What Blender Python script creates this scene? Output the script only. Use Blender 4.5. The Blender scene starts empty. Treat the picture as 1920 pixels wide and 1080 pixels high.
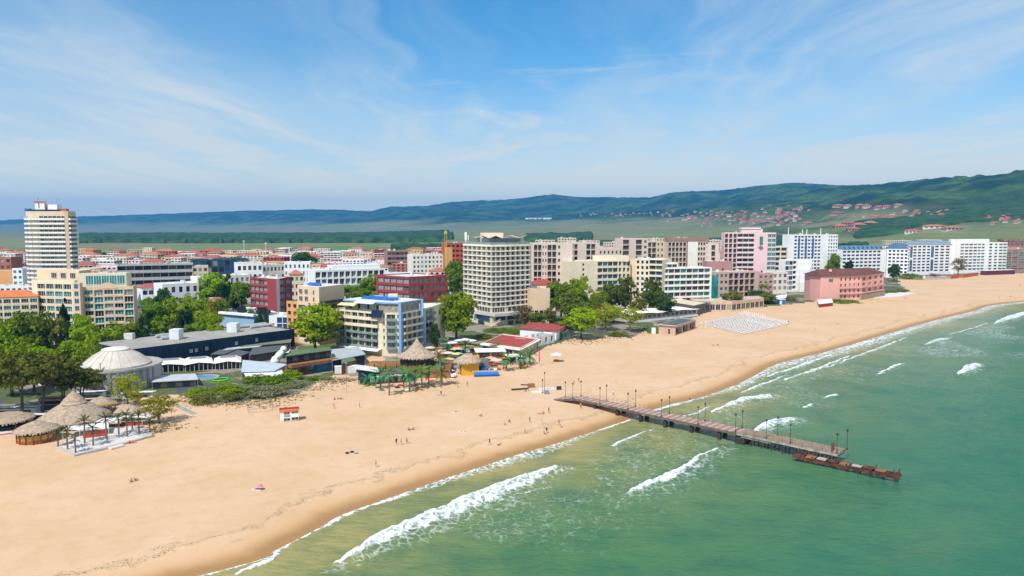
import bpy, bmesh, math, random
import numpy as np
from mathutils import Vector, Matrix
R=random.Random(7)
SC=bpy.context.scene
COL=SC.collection
# ---------------------------------------------------------------- camera
F=1350.; H=55.; TH=math.atan(115/F); CT,ST=math.cos(TH),math.sin(TH)
cam=bpy.data.cameras.new('camera'); cam.sensor_width=36; cam.lens=36*F/1920; cam.clip_start=1; cam.clip_end=60000
co=bpy.data.objects.new('camera',cam); COL.objects.link(co); co.location=(0,0,H); co.rotation_euler=(math.pi/2-TH,0,0)
SC.camera=co
def ray(px,py):
    a=(px-960)/F; b=(540-py)/F
    return a, CT+b*ST, -ST+b*CT
def P(px,py,z=0.):                       # ground point under a photo pixel
    x,y,w=ray(px,py); t=(z-H)/w
    return Vector((x*t,y*t,z))
def ppm(p):                              # photo pixels per metre at a point
    return F/(p[1]*CT-(p[2]-H)*ST)
def zat(y,py):                           # height that shows at row py when standing at depth y
    x,yy,w=ray(960,py); return H+w/yy*y
# ---------------------------------------------------------------- light
SUN_EL=math.radians(53); SUN_AZ=math.radians(209)   # azimuth from +Y clockwise
sd=Vector((math.sin(SUN_AZ)*math.cos(SUN_EL),math.cos(SUN_AZ)*math.cos(SUN_EL),math.sin(SUN_EL)))
sl=bpy.data.lights.new('sun','SUN'); sl.energy=4.4; sl.angle=math.radians(.5); sl.color=(1,.955,.88)
so=bpy.data.objects.new('sun',sl); COL.objects.link(so); so.rotation_euler=sd.to_track_quat('Z','Y').to_euler()
W=bpy.data.worlds.new('World'); SC.world=W; W.use_nodes=True
SC.view_settings.view_transform='Standard'; SC.view_settings.look='None'; SC.view_settings.gamma=1
SC.view_settings.use_curve_mapping=False; SC.view_settings.exposure=0.15
SC.cycles.use_denoising=True; SC.cycles.max_bounces=6; SC.cycles.diffuse_bounces=2; SC.cycles.glossy_bounces=2
SC.cycles.transmission_bounces=2; SC.cycles.volume_bounces=0; SC.cycles.transparent_max_bounces=6
SC.cycles.caustics_reflective=False; SC.cycles.caustics_refractive=False
class NT:                                # tiny node-tree writer
    def __init__(s,t): s.t=t; s.n=t.nodes; t.nodes.clear()
    def new(s,ty,**k):
        o=s.n.new(ty)
        for a,b in k.items():
            if a.startswith('i_'):
                key=a[2:]; key=int(key) if key.isdigit() else key.replace('_',' ')
                s.set(o.inputs[key],b)
            else: setattr(o,a,b)
        return o
    def set(s,inp,b):
        if isinstance(b,bpy.types.NodeSocket): s.t.links.new(b,inp)
        elif isinstance(b,bpy.types.Node): s.t.links.new(b.outputs[0],inp)
        else:
            if isinstance(b,(tuple,list)) and len(b)==3 and inp.type=='RGBA': b=(*b,1)
            inp.default_value=b
    def m(s,op,a,b=None,c=None,clamp=False):
        o=s.n.new('ShaderNodeMath'); o.operation=op; o.use_clamp=clamp; s.set(o.inputs[0],a)
        if b is not None: s.set(o.inputs[1],b)
        if c is not None: s.set(o.inputs[2],c)
        return o.outputs[0]
    def mix(s,f,a,b,mode='MIX'):
        o=s.n.new('ShaderNodeMix'); o.data_type='RGBA'; o.blend_type=mode
        s.set(o.inputs[0],f); s.set(o.inputs[6],a); s.set(o.inputs[7],b); return o.outputs[2]
    def ss(s,x,lo,hi,a=0.,b=1.):
        o=s.n.new('ShaderNodeMapRange'); o.interpolation_type='SMOOTHSTEP'; o.clamp=True
        s.set(o.inputs[0],x); s.set(o.inputs[1],lo); s.set(o.inputs[2],hi); s.set(o.inputs[3],a); s.set(o.inputs[4],b); return o.outputs[0]
    def noise(s,vec,scale,detail=3,rough=.55,dist=0.):
        o=s.n.new('ShaderNodeTexNoise'); o.inputs['Scale'].default_value=scale; o.inputs['Detail'].default_value=detail
        o.inputs['Roughness'].default_value=rough; o.inputs['Distortion'].default_value=dist
        if vec is not None: s.set(o.inputs['Vector'],vec)
        return o.outputs[0]
    def mapv(s,vec,scale=(1,1,1),loc=(0,0,0),rot=(0,0,0)):
        o=s.n.new('ShaderNodeMapping'); s.set(o.inputs[0],vec); o.inputs[1].default_value=loc; o.inputs[2].default_value=rot; o.inputs[3].default_value=scale; return o.outputs[0]
t=NT(W.node_tree)
sky=t.new('ShaderNodeTexSky',sky_type='NISHITA',sun_disc=False,sun_elevation=SUN_EL,sun_rotation=SUN_AZ,altitude=50,air_density=1.0,dust_density=.6,ozone_density=3.0)
hs=t.new('ShaderNodeHueSaturation',i_Hue=.493,i_Saturation=1.38,i_Value=1.0,i_Color=sky)
geo=t.new('ShaderNodeTexCoord'); dirv=geo.outputs['Generated']
sx=t.new('ShaderNodeSeparateXYZ',i_0=dirv)
zc=t.m('MAXIMUM',sx.outputs[2],.004)
zi=t.m('ADD',zc,.035)
cp=t.new('ShaderNodeCombineXYZ',i_0=t.m('DIVIDE',sx.outputs[0],zi),i_1=t.m('DIVIDE',sx.outputs[1],zi),i_2=0.)   # point on a flat cloud deck
warp=t.new('ShaderNodeTexNoise',i_Scale=.30,i_Detail=4.,i_Vector=cp)
wv=t.new('ShaderNodeVectorMath',operation='MULTIPLY_ADD'); t.set(wv.inputs[0],warp.outputs[1]); wv.inputs[1].default_value=(2.2,3.0,0); t.set(wv.inputs[2],cp)
streak=t.noise(t.mapv(wv,(1.15,.20,1),(3.1,.4,0),(0,0,-.14)),1.0,10,.60,.35)
wisp=t.noise(t.mapv(wv,(.55,.62,1),(8.3,1.4,0),(0,0,.75)),1.0,10,.60,.8)
veil=t.noise(t.mapv(cp,(.42,.12,1),(7.7,2.2,0),(0,0,-.2)),1.0,4,.5)
az=t.m('DIVIDE',sx.outputs[0],t.m('MAXIMUM',sx.outputs[1],.05)); el=sx.outputs[2]
side=t.m('ADD',t.m('MULTIPLY',t.ss(az,.10,-.35),t.ss(el,.25,.13)),t.m('MULTIPLY',t.ss(az,.0,.5),.8))       # veils lie to the west and east
mid=t.m('MULTIPLY',t.ss(az,-.42,-.12),t.ss(az,.42,.06))
c1=t.m('MULTIPLY',t.ss(streak,.40,.72),t.m('ADD',.30,t.m('MULTIPLY',side,.38)))
c2=t.m('MULTIPLY',t.ss(veil,.34,.66),t.m('ADD',.10,t.m('MULTIPLY',side,.22)))
c3=t.m('MULTIPLY',t.ss(wisp,.52,.72),t.m('MULTIPLY',t.ss(el,.30,.20),t.m('ADD',.16,t.m('MULTIPLY',mid,.34))))
cl=t.m('ADD',c1,t.m('ADD',c2,c3))
low=t.ss(el,.30,.01)                         # more veil towards the horizon
cl=t.m('ADD',cl,t.m('MULTIPLY',t.m('POWER',low,2.0),.72),clamp=True)
cl=t.m('MINIMUM',cl,.92)
cc=t.mix(t.ss(el,.13,.02),(5.2,5.5,5.35),(6.9,7.0,5.7))
skyc=t.mix(cl,hs,cc)
bg=t.new('ShaderNodeBackground',i_Color=skyc,i_Strength=.137)
t.new('ShaderNodeOutputWorld',i_Surface=bg)
# ---------------------------------------------------------------- materials
MATS={}
def mat(name,col,rough=.8,var=.12,scale=.35,spec=.3,metal=0.,streak=0.,fine=0.,obj=False,alpha=None,bump=0.):
    if name in MATS: return MATS[name]
    m=bpy.data.materials.new(name); m.use_nodes=True; t=NT(m.node_tree)
    if obj: v=t.new('ShaderNodeTexCoord').outputs['Object']
    else: v=t.new('ShaderNodeNewGeometry').outputs['Position']
    n=t.noise(v,scale,4,.6)
    f=t.ss(n,.3,.7,1-var,1+var)
    if fine: f=t.m('MULTIPLY',f,t.ss(t.noise(v,scale*14,2,.6),.3,.7,1-fine,1+fine))
    if streak: f=t.m('MULTIPLY',f,t.ss(t.noise(t.mapv(v,(1.2,1.2,.09)),1.0,3,.6),.35,.72,1.0,1-streak))
    vm=t.new('ShaderNodeVectorMath',operation='SCALE'); vm.inputs[0].default_value=col; t.set(vm.inputs['Scale'],f)
    b=t.new('ShaderNodeBsdfPrincipled',i_Base_Color=vm.outputs[0],i_Roughness=rough,i_Metallic=metal)
    b.inputs['Specular IOR Level'].default_value=spec
    if alpha: b.inputs['Alpha'].default_value=alpha
    if bump:
        bn=t.new('ShaderNodeBump',i_Strength=bump,i_Distance=.1,i_Height=t.noise(v,scale*20,3)); t.set(b.inputs['Normal'],bn)
    t.new('ShaderNodeOutputMaterial',i_Surface=b.outputs[0]); MATS[name]=m; return m
# ---------------------------------------------------------------- mesh building
class MB:
    def __init__(s): s.v=[]; s.f=[]; s.mi=[]
    def poly(s,pts,mi=0):
        n=len(s.v); s.v+= [tuple(p) for p in pts]; s.f.append(tuple(range(n,n+len(pts)))); s.mi.append(mi)
    def prism(s,pts,z0,z1,mi=0,mtop=None,bottom=True):
        n=len(s.v); k=len(pts)
        s.v+=[(p[0],p[1],z0) for p in pts]+[(p[0],p[1],z1) for p in pts]
        for i in range(k):
            j=(i+1)%k; s.f.append((n+i,n+j,n+k+j,n+k+i)); s.mi.append(mi)
        s.f.append(tuple(n+k+i for i in range(k))); s.mi.append(mi if mtop is None else mtop)
        if bottom: s.f.append(tuple(n+i for i in reversed(range(k)))); s.mi.append(mi)
    def box(s,c,d,rz=0.,mi=0,tilt=None):
        x,y,z=d[0]/2,d[1]/2,d[2]/2; M=Matrix.Rotation(rz,3,'Z')
        if tilt: M=M@Matrix.Rotation(tilt[0],3,tilt[1])
        n=len(s.v)
        for a in (-1,1):
            for b,cc in ((-1,-1),(1,-1),(1,1),(-1,1)):
                p=M@Vector((b*x,cc*y,a*z)); s.v.append((c[0]+p.x,c[1]+p.y,c[2]+p.z))
        for q in ((3,2,1,0),(4,5,6,7),(0,1,5,4),(1,2,6,5),(2,3,7,6),(3,0,4,7)): s.f.append(tuple(n+i for i in q)); s.mi.append(mi)
    def tube(s,pts,rad,k=6,mi=0,cap=True):
        pts=[Vector(p) for p in pts]; n=len(s.v)
        for i,p in enumerate(pts):
            d=(pts[min(i+1,len(pts)-1)]-pts[max(i-1,0)]).normalized()
            a=d.orthogonal().normalized() if abs(d.z)<.99 else Vector((1,0,0)); b=d.cross(a)
            r=rad[i] if isinstance(rad,(list,tuple)) else rad
            for j in range(k):
                an=2*math.pi*j/k; q=p+(a*math.cos(an)+b*math.sin(an))*r; s.v.append(tuple(q))
        for i in range(len(pts)-1):
            for j in range(k):
                j2=(j+1)%k; s.f.append((n+i*k+j,n+i*k+j2,n+(i+1)*k+j2,n+(i+1)*k+j)); s.mi.append(mi)
        if cap:
            s.f.append(tuple(n+j for j in reversed(range(k)))); s.mi.append(mi)
            m=n+(len(pts)-1)*k; s.f.append(tuple(m+j for j in range(k))); s.mi.append(mi)
    def lathe(s,prof,c=(0,0,0),k=16,mi=0,jit=0.,sx=1.,sy=1.):
        n=len(s.v)
        for r,z in prof:
            for j in range(k):
                an=2*math.pi*j/k; rr=r*(1+R.uniform(-jit,jit)); s.v.append((c[0]+rr*math.cos(an)*sx,c[1]+rr*math.sin(an)*sy,c[2]+z+R.uniform(-jit,jit)))
        for i in range(len(prof)-1):
            for j in range(k):
                j2=(j+1)%k; s.f.append((n+i*k+j,n+i*k+j2,n+(i+1)*k+j2,n+(i+1)*k+j)); s.mi.append(mi)
        if prof[-1][0]>.001: s.f.append(tuple(n+(len(prof)-1)*k+j for j in range(k))); s.mi.append(mi)
    def mesh(s,name,mats,smooth=False):
        me=bpy.data.meshes.new(name); me.from_pydata(s.v,[],s.f)
        for m in (mats if isinstance(mats,(list,tuple)) else [mats]): me.materials.append(m)
        if any(s.mi): me.polygons.foreach_set('material_index',s.mi)
        if smooth: me.polygons.foreach_set('use_smooth',[True]*len(s.f))
        me.update(); return me
    def obj(s,name,mats,parent=None,smooth=False):
        return link(name,s.mesh(name,mats,smooth),parent)
def link(name,me,parent=None):
    o=bpy.data.objects.new(name,me); COL.objects.link(o)
    if parent: o.parent=parent
    return o
def tag(o,label=None,cat=None,group=None,kind=None):
    if label: o['label']=label
    if cat: o['category']=cat
    if group: o['group']=group
    if kind: o['kind']=kind
    return o
def thing(name,label,cat,loc=(0,0,0),rz=0.,group=None,s=1.):
    o=bpy.data.objects.new(name,None); COL.objects.link(o); o.location=loc; o.rotation_euler=(0,0,rz); o.scale=(s,s,s)
    o.empty_display_size=.5
    return tag(o,label,cat,group)
def dup(root,loc,rz=0.,label=None,group=None,s=None):
    r=root.copy(); COL.objects.link(r); r.location=loc; r.rotation_euler=(0,0,rz)
    if s: r.scale=s if isinstance(s,tuple) else (s,s,s)
    if label: r['label']=label
    if group: r['group']=group
    for ch in root.children:
        c=ch.copy(); COL.objects.link(c); c.parent=r
        for g in ch.children:
            d=g.copy(); COL.objects.link(d); d.parent=c
    return r
def npmesh(name,V,Q,mats,attrs={},smooth=True):
    me=bpy.data.meshes.new(name); me.vertices.add(len(V)); me.vertices.foreach_set('co',V.astype(np.float32).ravel())
    k=Q.shape[1]; me.loops.add(Q.size); me.loops.foreach_set('vertex_index',Q.astype(np.int32).ravel())
    me.polygons.add(len(Q)); me.polygons.foreach_set('loop_start',np.arange(0,Q.size,k,dtype=np.int32))
    if smooth: me.polygons.foreach_set('use_smooth',np.ones(len(Q),dtype=bool))
    for a,d in attrs.items():
        at=me.attributes.new(a,'FLOAT','POINT'); at.data.foreach_set('value',d.astype(np.float32).ravel())
    for m in (mats if isinstance(mats,(list,tuple)) else [mats]): me.materials.append(m)
    me.update(calc_edges=True); return me
def compact(V,Q,attrs):
    used=np.unique(Q); mp=np.full(len(V),-1); mp[used]=np.arange(len(used))
    return V[used],mp[Q],{a:d[used] for a,d in attrs.items()}
def vnoise(x,y,seed=0):
    xi=np.floor(x).astype(np.int64); yi=np.floor(y).astype(np.int64); fx=x-xi; fy=y-yi
    fx=fx*fx*(3-2*fx); fy=fy*fy*(3-2*fy)
    def h(a,b):
        n=(a*374761393+b*668265263+seed*974634777)&0xffffffff; n=((n^(n>>13))*1274126177)&0xffffffff
        return ((n^(n>>16))&0xffff)/65535.
    return (h(xi,yi)*(1-fx)+h(xi+1,yi)*fx)*(1-fy)+(h(xi,yi+1)*(1-fx)+h(xi+1,yi+1)*fx)*fy
def fbm(x,y,o=4,seed=0):
    s=0;a=.5
    for i in range(o): s=s+a*vnoise(x*2**i,y*2**i,seed+i); a*=.5
    return s/(1-.5**o)
def smooth(a,b,x):
    t=np.clip((x-a)/(b-a),0,1); return t*t*(3-2*t)
# ---------------------------------------------------------------- shore line and ground
def catmull(p,n=8):
    p=[Vector(a) for a in p]; p=[2*p[0]-p[1]]+p+[2*p[-1]-p[-2]]; out=[]
    for i in range(1,len(p)-2):
        for k in range(n):
            t=k/n; a,b,c,d=p[i-1:i+3]
            out.append(.5*((2*b)+(c-a)*t+(2*a-5*b+4*c-d)*t*t+(3*b-a-3*c+d)*t**3))
    return out+[p[-2]]
SEA=-1.0
shore_px=[(400,1073),(517,1031),(600,989),(640,966),(733,933),(833,898),(900,876),(983,849),(1040,833),(1095,815),(1173,789),(1246,762),(1328,741),(1397,714),(1457,683),(1544,661),(1635,635),(1727,608),(1820,585),(1920,566)]
S=[P(a,b,SEA) for a,b in shore_px]
S=[Vector((-230,5,SEA)),Vector((-120,67,SEA))]+S+[Vector((640,640,SEA)),Vector((1100,760,SEA)),Vector((2200,900,SEA))]
S=catmull(S,5)
def sdist(X,Y,line,wid=None):
    """signed distance to a polyline, left side positive; with wid also the width interpolated along it"""
    best=np.full(X.shape,1e9); sg=np.ones(X.shape); wd=np.zeros(X.shape)
    for i in range(len(line)-1):
        ax,ay=line[i][0],line[i][1]; bx,by=line[i+1][0],line[i+1][1]; dx,dy=bx-ax,by-ay; L=dx*dx+dy*dy
        if L<1e-9: continue
        tt=np.clip(((X-ax)*dx+(Y-ay)*dy)/L,0,1); ex=X-ax-tt*dx; ey=Y-ay-tt*dy; d=ex*ex+ey*ey
        m=d<best; best=np.where(m,d,best); sg=np.where(m,np.sign(dx*ey-dy*ex+1e-12),sg)
        if wid is not None: wd=np.where(m,wid[i]*(1-tt)+wid[i+1]*tt,wd)
    d=np.sqrt(best)*sg
    return d if wid is None else (d,wd)
edge_px=[(-500,850),(-100,800),(0,792),(90,770),(150,765),(290,742),(330,738),(440,752),(540,745),(625,703),(740,715),(850,690),(900,690),(985,660),(1060,640),(1090,628),(1180,632),(1215,612),(1300,596),(1320,585),(1430,576),(1520,566),(1660,556),(1700,545),(1680,520),(1920,512),(2400,500)]
EDGE=[P(a,b) for a,b in edge_px]
def ygrid(u0,u1,nu,Ys):
    U,YY=np.meshgrid(np.linspace(u0,u1,nu),Ys); X=U*YY
    i=np.arange(len(Ys)-1)[:,None]*nu+np.arange(nu-1)[None,:]
    return X.ravel(),YY.ravel(),np.stack([i,i+1,i+nu+1,i+nu],-1).reshape(-1,4)
YN=55/np.linspace(.62,55/1260.,330)
X,Y,Q=ygrid(-1.05,1.05,620,YN)
sh=sdist(X,Y,S); ed=sdist(X,Y,EDGE)
n1=fbm(X*.05,Y*.05,4,3); n2=fbm(X*.6,Y*.6,3,9)
Z=np.where(sh<11,SEA+.095*np.clip(sh,-60,20),0.)
Z=np.where((sh>=0)&(sh<14),SEA+1.0*smooth(-2.5,14,sh)-.04,Z); Z=np.where(sh>=14,-.04+0*sh,Z)
Z=np.where(sh<0,SEA+.09*np.clip(sh,-60,0)-.02,Z)
dune=smooth(12,40,sh)*smooth(2,-20,ed)
Z=Z+dune*((n1-.5)*.5+(n2-.5)*.10)*(Y<420)
edn=ed+(n1-.5)*9+(n2-.5)*3
A={'shore':sh,'inl':edn}
V=np.stack([X,Y,Z],1)
fc=Q.mean(1).astype(int)
fs=sh[Q].max(1); fe=edn[Q].mean(1)
def sand_mat():
    m=bpy.data.materials.new('sand'); m.use_nodes=True; t=NT(m.node_tree)
    pos=t.new('ShaderNodeNewGeometry').outputs['Position']
    d=t.new('ShaderNodeAttribute',attribute_name='shore').outputs['Fac']
    il=t.new('ShaderNodeAttribute',attribute_name='inl').outputs['Fac']
    nb=t.noise(pos,.035,4,.6); nm=t.noise(pos,.22,5,.65); nf=t.noise(pos,1.6,4,.7); sp=t.noise(pos,2.6,5,.75)
    base=t.mix(t.ss(nb,.35,.65),(.62,.41,.235),(.675,.46,.29))
    base=t.mix(t.m('MULTIPLY',t.ss(nm,.45,.7),.35),base,(.50,.305,.15))
    base=t.mix(t.ss(nf,.3,.75,0,.30),base,(.52,.33,.18))
    # footprints: small pits
    vo=t.new('ShaderNodeTexVoronoi',i_Scale=1.1,i_Vector=pos); foot=t.m('MULTIPLY',t.ss(vo.outputs['Distance'],.26,.10),t.ss(nm,.46,.62))
    base=t.mix(t.m('MULTIPLY',foot,.22),base,(.42,.28,.17))
    # wet sand
    dn=t.m('ADD',d,t.m('MULTIPLY',t.m('SUBTRACT',nm,.5),4.0))
    wet=t.ss(dn,6.4,1.4); damp=t.ss(dn,10.5,5.0)
    base=t.mix(t.m('MULTIPLY',damp,.42),base,(.56,.32,.13))
    base=t.mix(wet,base,(.37,.20,.07))
    # weed line
    wl=t.m('ADD',t.m('ADD',d,t.m('MULTIPLY',t.m('SUBTRACT',t.noise(pos,.055,3,.6),.5),16.)),t.m('MULTIPLY',t.m('SUBTRACT',nm,.5),5.))
    band=t.m('MULTIPLY',t.ss(wl,9.4,10.2),t.ss(wl,12.0,11.0))
    weed=t.m('MULTIPLY',band,t.ss(sp,.50,.62)); 
    base=t.mix(t.m('MULTIPLY',band,.18),base,(.45,.32,.17))
    base=t.mix(t.m('MULTIPLY',weed,.9),base,(.14,.10,.045))
    # dune grass near the planted edge
    gr=t.m('MULTIPLY',t.ss(t.m('ADD',il,t.m('MULTIPLY',t.m('SUBTRACT',nm,.5),16.)),-5.,3.),.0)
    base=t.mix(gr,base,(.22,.22,.08))
    b=t.new('ShaderNodeBsdfPrincipled',i_Base_Color=base,i_Roughness=t.ss(wet,.5,1.,.95,.45))
    b.inputs['Specular IOR Level'].default_value=.25
    bm_=t.new('ShaderNodeBump',i_Strength=.3,i_Distance=.1,i_Height=t.m('SUBTRACT',t.m('ADD',nf,t.m('MULTIPLY',nm,.8)),t.m('MULTIPLY',foot,.6))); t.set(b.inputs['Normal'],bm_)
    t.new('ShaderNodeOutputMaterial',i_Surface=b.outputs[0]); return m
def ground_mat():
    m=bpy.data.materials.new('town_ground'); m.use_nodes=True; t=NT(m.node_tree)
    pos=t.new('ShaderNodeNewGeometry').outputs['Position']
    n=t.noise(pos,.045,3,.5); nf=t.noise(pos,.5,4,.65)
    pav=t.mix(t.ss(nf,.3,.7),(.22,.18,.14),(.32,.265,.205)); gr=t.mix(t.ss(nf,.3,.7),(.055,.085,.02),(.11,.13,.035)); asp=t.mix(t.ss(nf,.3,.7),(.06,.06,.062),(.09,.09,.09))
    c=t.mix(t.ss(n,.45,.50),pav,gr); c=t.mix(t.ss(t.noise(pos,.03,2),.56,.58),c,asp)
    b=t.new('ShaderNodeBsdfPrincipled',i_Base_Color=c,i_Roughness=.9); t.new('ShaderNodeOutputMaterial',i_Surface=b.outputs[0]); return m
sel=(fs>-45)&(fe<0)
v,q,a=compact(V,Q[sel],A); tag(link('sand_beach',npmesh('sand_beach',v,q,sand_mat(),a)),'pale golden sand beach curving along the green sea','beach',kind='structure')
sel=(fs>-45)&(fe>=0); V2=V.copy(); V2[:,2]=0.
v,q,a=compact(V2,Q[sel],A); tag(link('town_ground',npmesh('town_ground',v,q,ground_mat(),a)),'paved and planted ground between the hotels','ground',kind='structure')
# ---------------------------------------------------------------- sea
YS=55/np.concatenate([np.linspace(.64,.30,300),np.linspace(.299,.055,300),np.linspace(.0545,.0040,80)])
X,Y,Q=ygrid(-1.1,1.25,820,YS)
sh=sdist(X,Y,S)
foam=np.zeros(X.shape); lift=np.zeros(X.shape)
def pl(px,z=SEA): return catmull([P(a,b,z) for a,b in px],4)
def breaker(px,wid,tail,strength=1.,hgt=.8,lead=.4):
    """a breaking wave: px = its landward edge, photo left to right; wid = foam width at each point (m)"""
    global foam,lift
    ln=pl(px); k=len(ln); w=np.interp(np.linspace(0,1,k),np.linspace(0,1,len(wid)),wid)
    d,wd=sdist(X,Y,ln,list(w)); s=-d+(fbm(X*.25,Y*.25,3,5)-.5)*1.8      # seaward positive
    wd=wd*1.2; core=smooth(-lead,.25,s)*(1-smooth(wd*.55,wd*1.25+.3,s))*(.80+.42*(1-smooth(.3,1.3,s))); ta=smooth(0,.5,s)*(1-smooth(wd,wd+tail,s))*.46
    f=np.maximum(core,ta)*strength*smooth(.0,.5,wd)
    foam=np.maximum(foam,f); lift=np.maximum(lift,hgt*smooth(-1.2,.6,s)*np.exp(-np.clip(s-.6,0,99)**2/(2*(wd*.55+.8)**2))*smooth(0,2.,wd))
breaker([(632,1052),(720,1000),(850,945),(950,905),(1032,880)],[.6,3.6,5.2,5.2,4.5,2.],9.,1.,.9)
breaker([(1188,918),(1230,897),(1272,878),(1305,858),(1342,840)],[1.4,3.4,2.,.9,.4],13.,1.,.7)
breaker([(1120,980),(1188,918)],[0.2,.5],3.,.45,.3)
breaker([(1148,834),(1185,818),(1218,806)],[.6,1.2,.4],9.,.8,.3)
breaker([(1335,772),(1385,748),(1420,742)],[.8,3.5,5.],10.,.95,.4)
breaker([(1405,815),(1440,790),(1466,785)],[.8,5.,4.],7.,1.,.5)
breaker([(1225,795),(1300,775),(1330,762)],[.3,1.2,.3],8.,.7,.2)
breaker([(1470,712),(1530,690),(1590,668)],[1.,2.4,1.],12.,.8,.3)
breaker([(1440,705),(1500,684),(1560,664)],[.8,2.6,1.],9.,.85,.3)
breaker([(1580,655),(1650,634),(1730,611)],[.8,3.,1.],10.,.85,.3)
breaker([(1390,735),(1430,719),(1470,704)],[.5,1.6,.6],8.,.8,.3)
breaker([(1545,690),(1640,655),(1700,632)],[.5,2.,.6],10.,.75,.3)
breaker([(1645,700),(1680,684),(1692,681)],[.6,1.6,.4],6.,.9,.4)
breaker([(1733,646),(1760,636),(1780,634)],[1.,4.,1.],9.,.9,.6)
breaker([(1795,702),(1808,690),(1822,684)],[1.5,4.5,3.],5.,1.,.9)
breaker([(1862,607),(1890,594),(1930,583)],[1.5,6.,4.],12.,1.,.8)
breaker([(1780,627),(1815,617),(1850,606)],[.5,1.4,.4],8.,.7,.4)
breaker([(1505,763),(1516,758)],[.8,1.],2.,.9,.3); breaker([(1549,744),(1563,739)],[.8,1.],2.,.9,.3)
breaker([(445,1075),(480,1058),(514,1042)],[.5,1.,.5],.6,.9,.25)
breaker([(860,960),(980,925),(1060,905)],[.2,.5,.2],14.,.6,.2)
breaker([(1330,980),(1420,940),(1500,905)],[.1,.3,.1],16.,.35,.1)
# swash along the sand
run=sdist(X,Y,S,list(np.arange(len(S)).astype(float)))[1]
k=lambda px: min(range(len(S)),key=lambda i:(S[i]-P(px[0],px[1],SEA)).length)
sw=np.interp(run,[0,k((400,1073)),k((600,989)),k((733,933)),k((833,898)),k((983,849)),k((1040,833)),k((1173,789)),k((1300,750)),k((1457,683)),k((1544,661)),k((1700,615)),k((1900,570)),len(S)],[.6,.7,.8,1.8,4.2,7.,4.5,.9,2.2,10.,14.,13.,9.,6.])
s=-sh+(fbm(X*.3,Y*.3,3,21)-.5)*2.0
foam=np.maximum(foam,(1-smooth(sw*.25,sw*1.25+.2,s))*np.where(sw>2.,.62,.9))
foam=np.maximum(foam,(1-smooth(0.1,.9,np.abs(s)))*.8)
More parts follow.
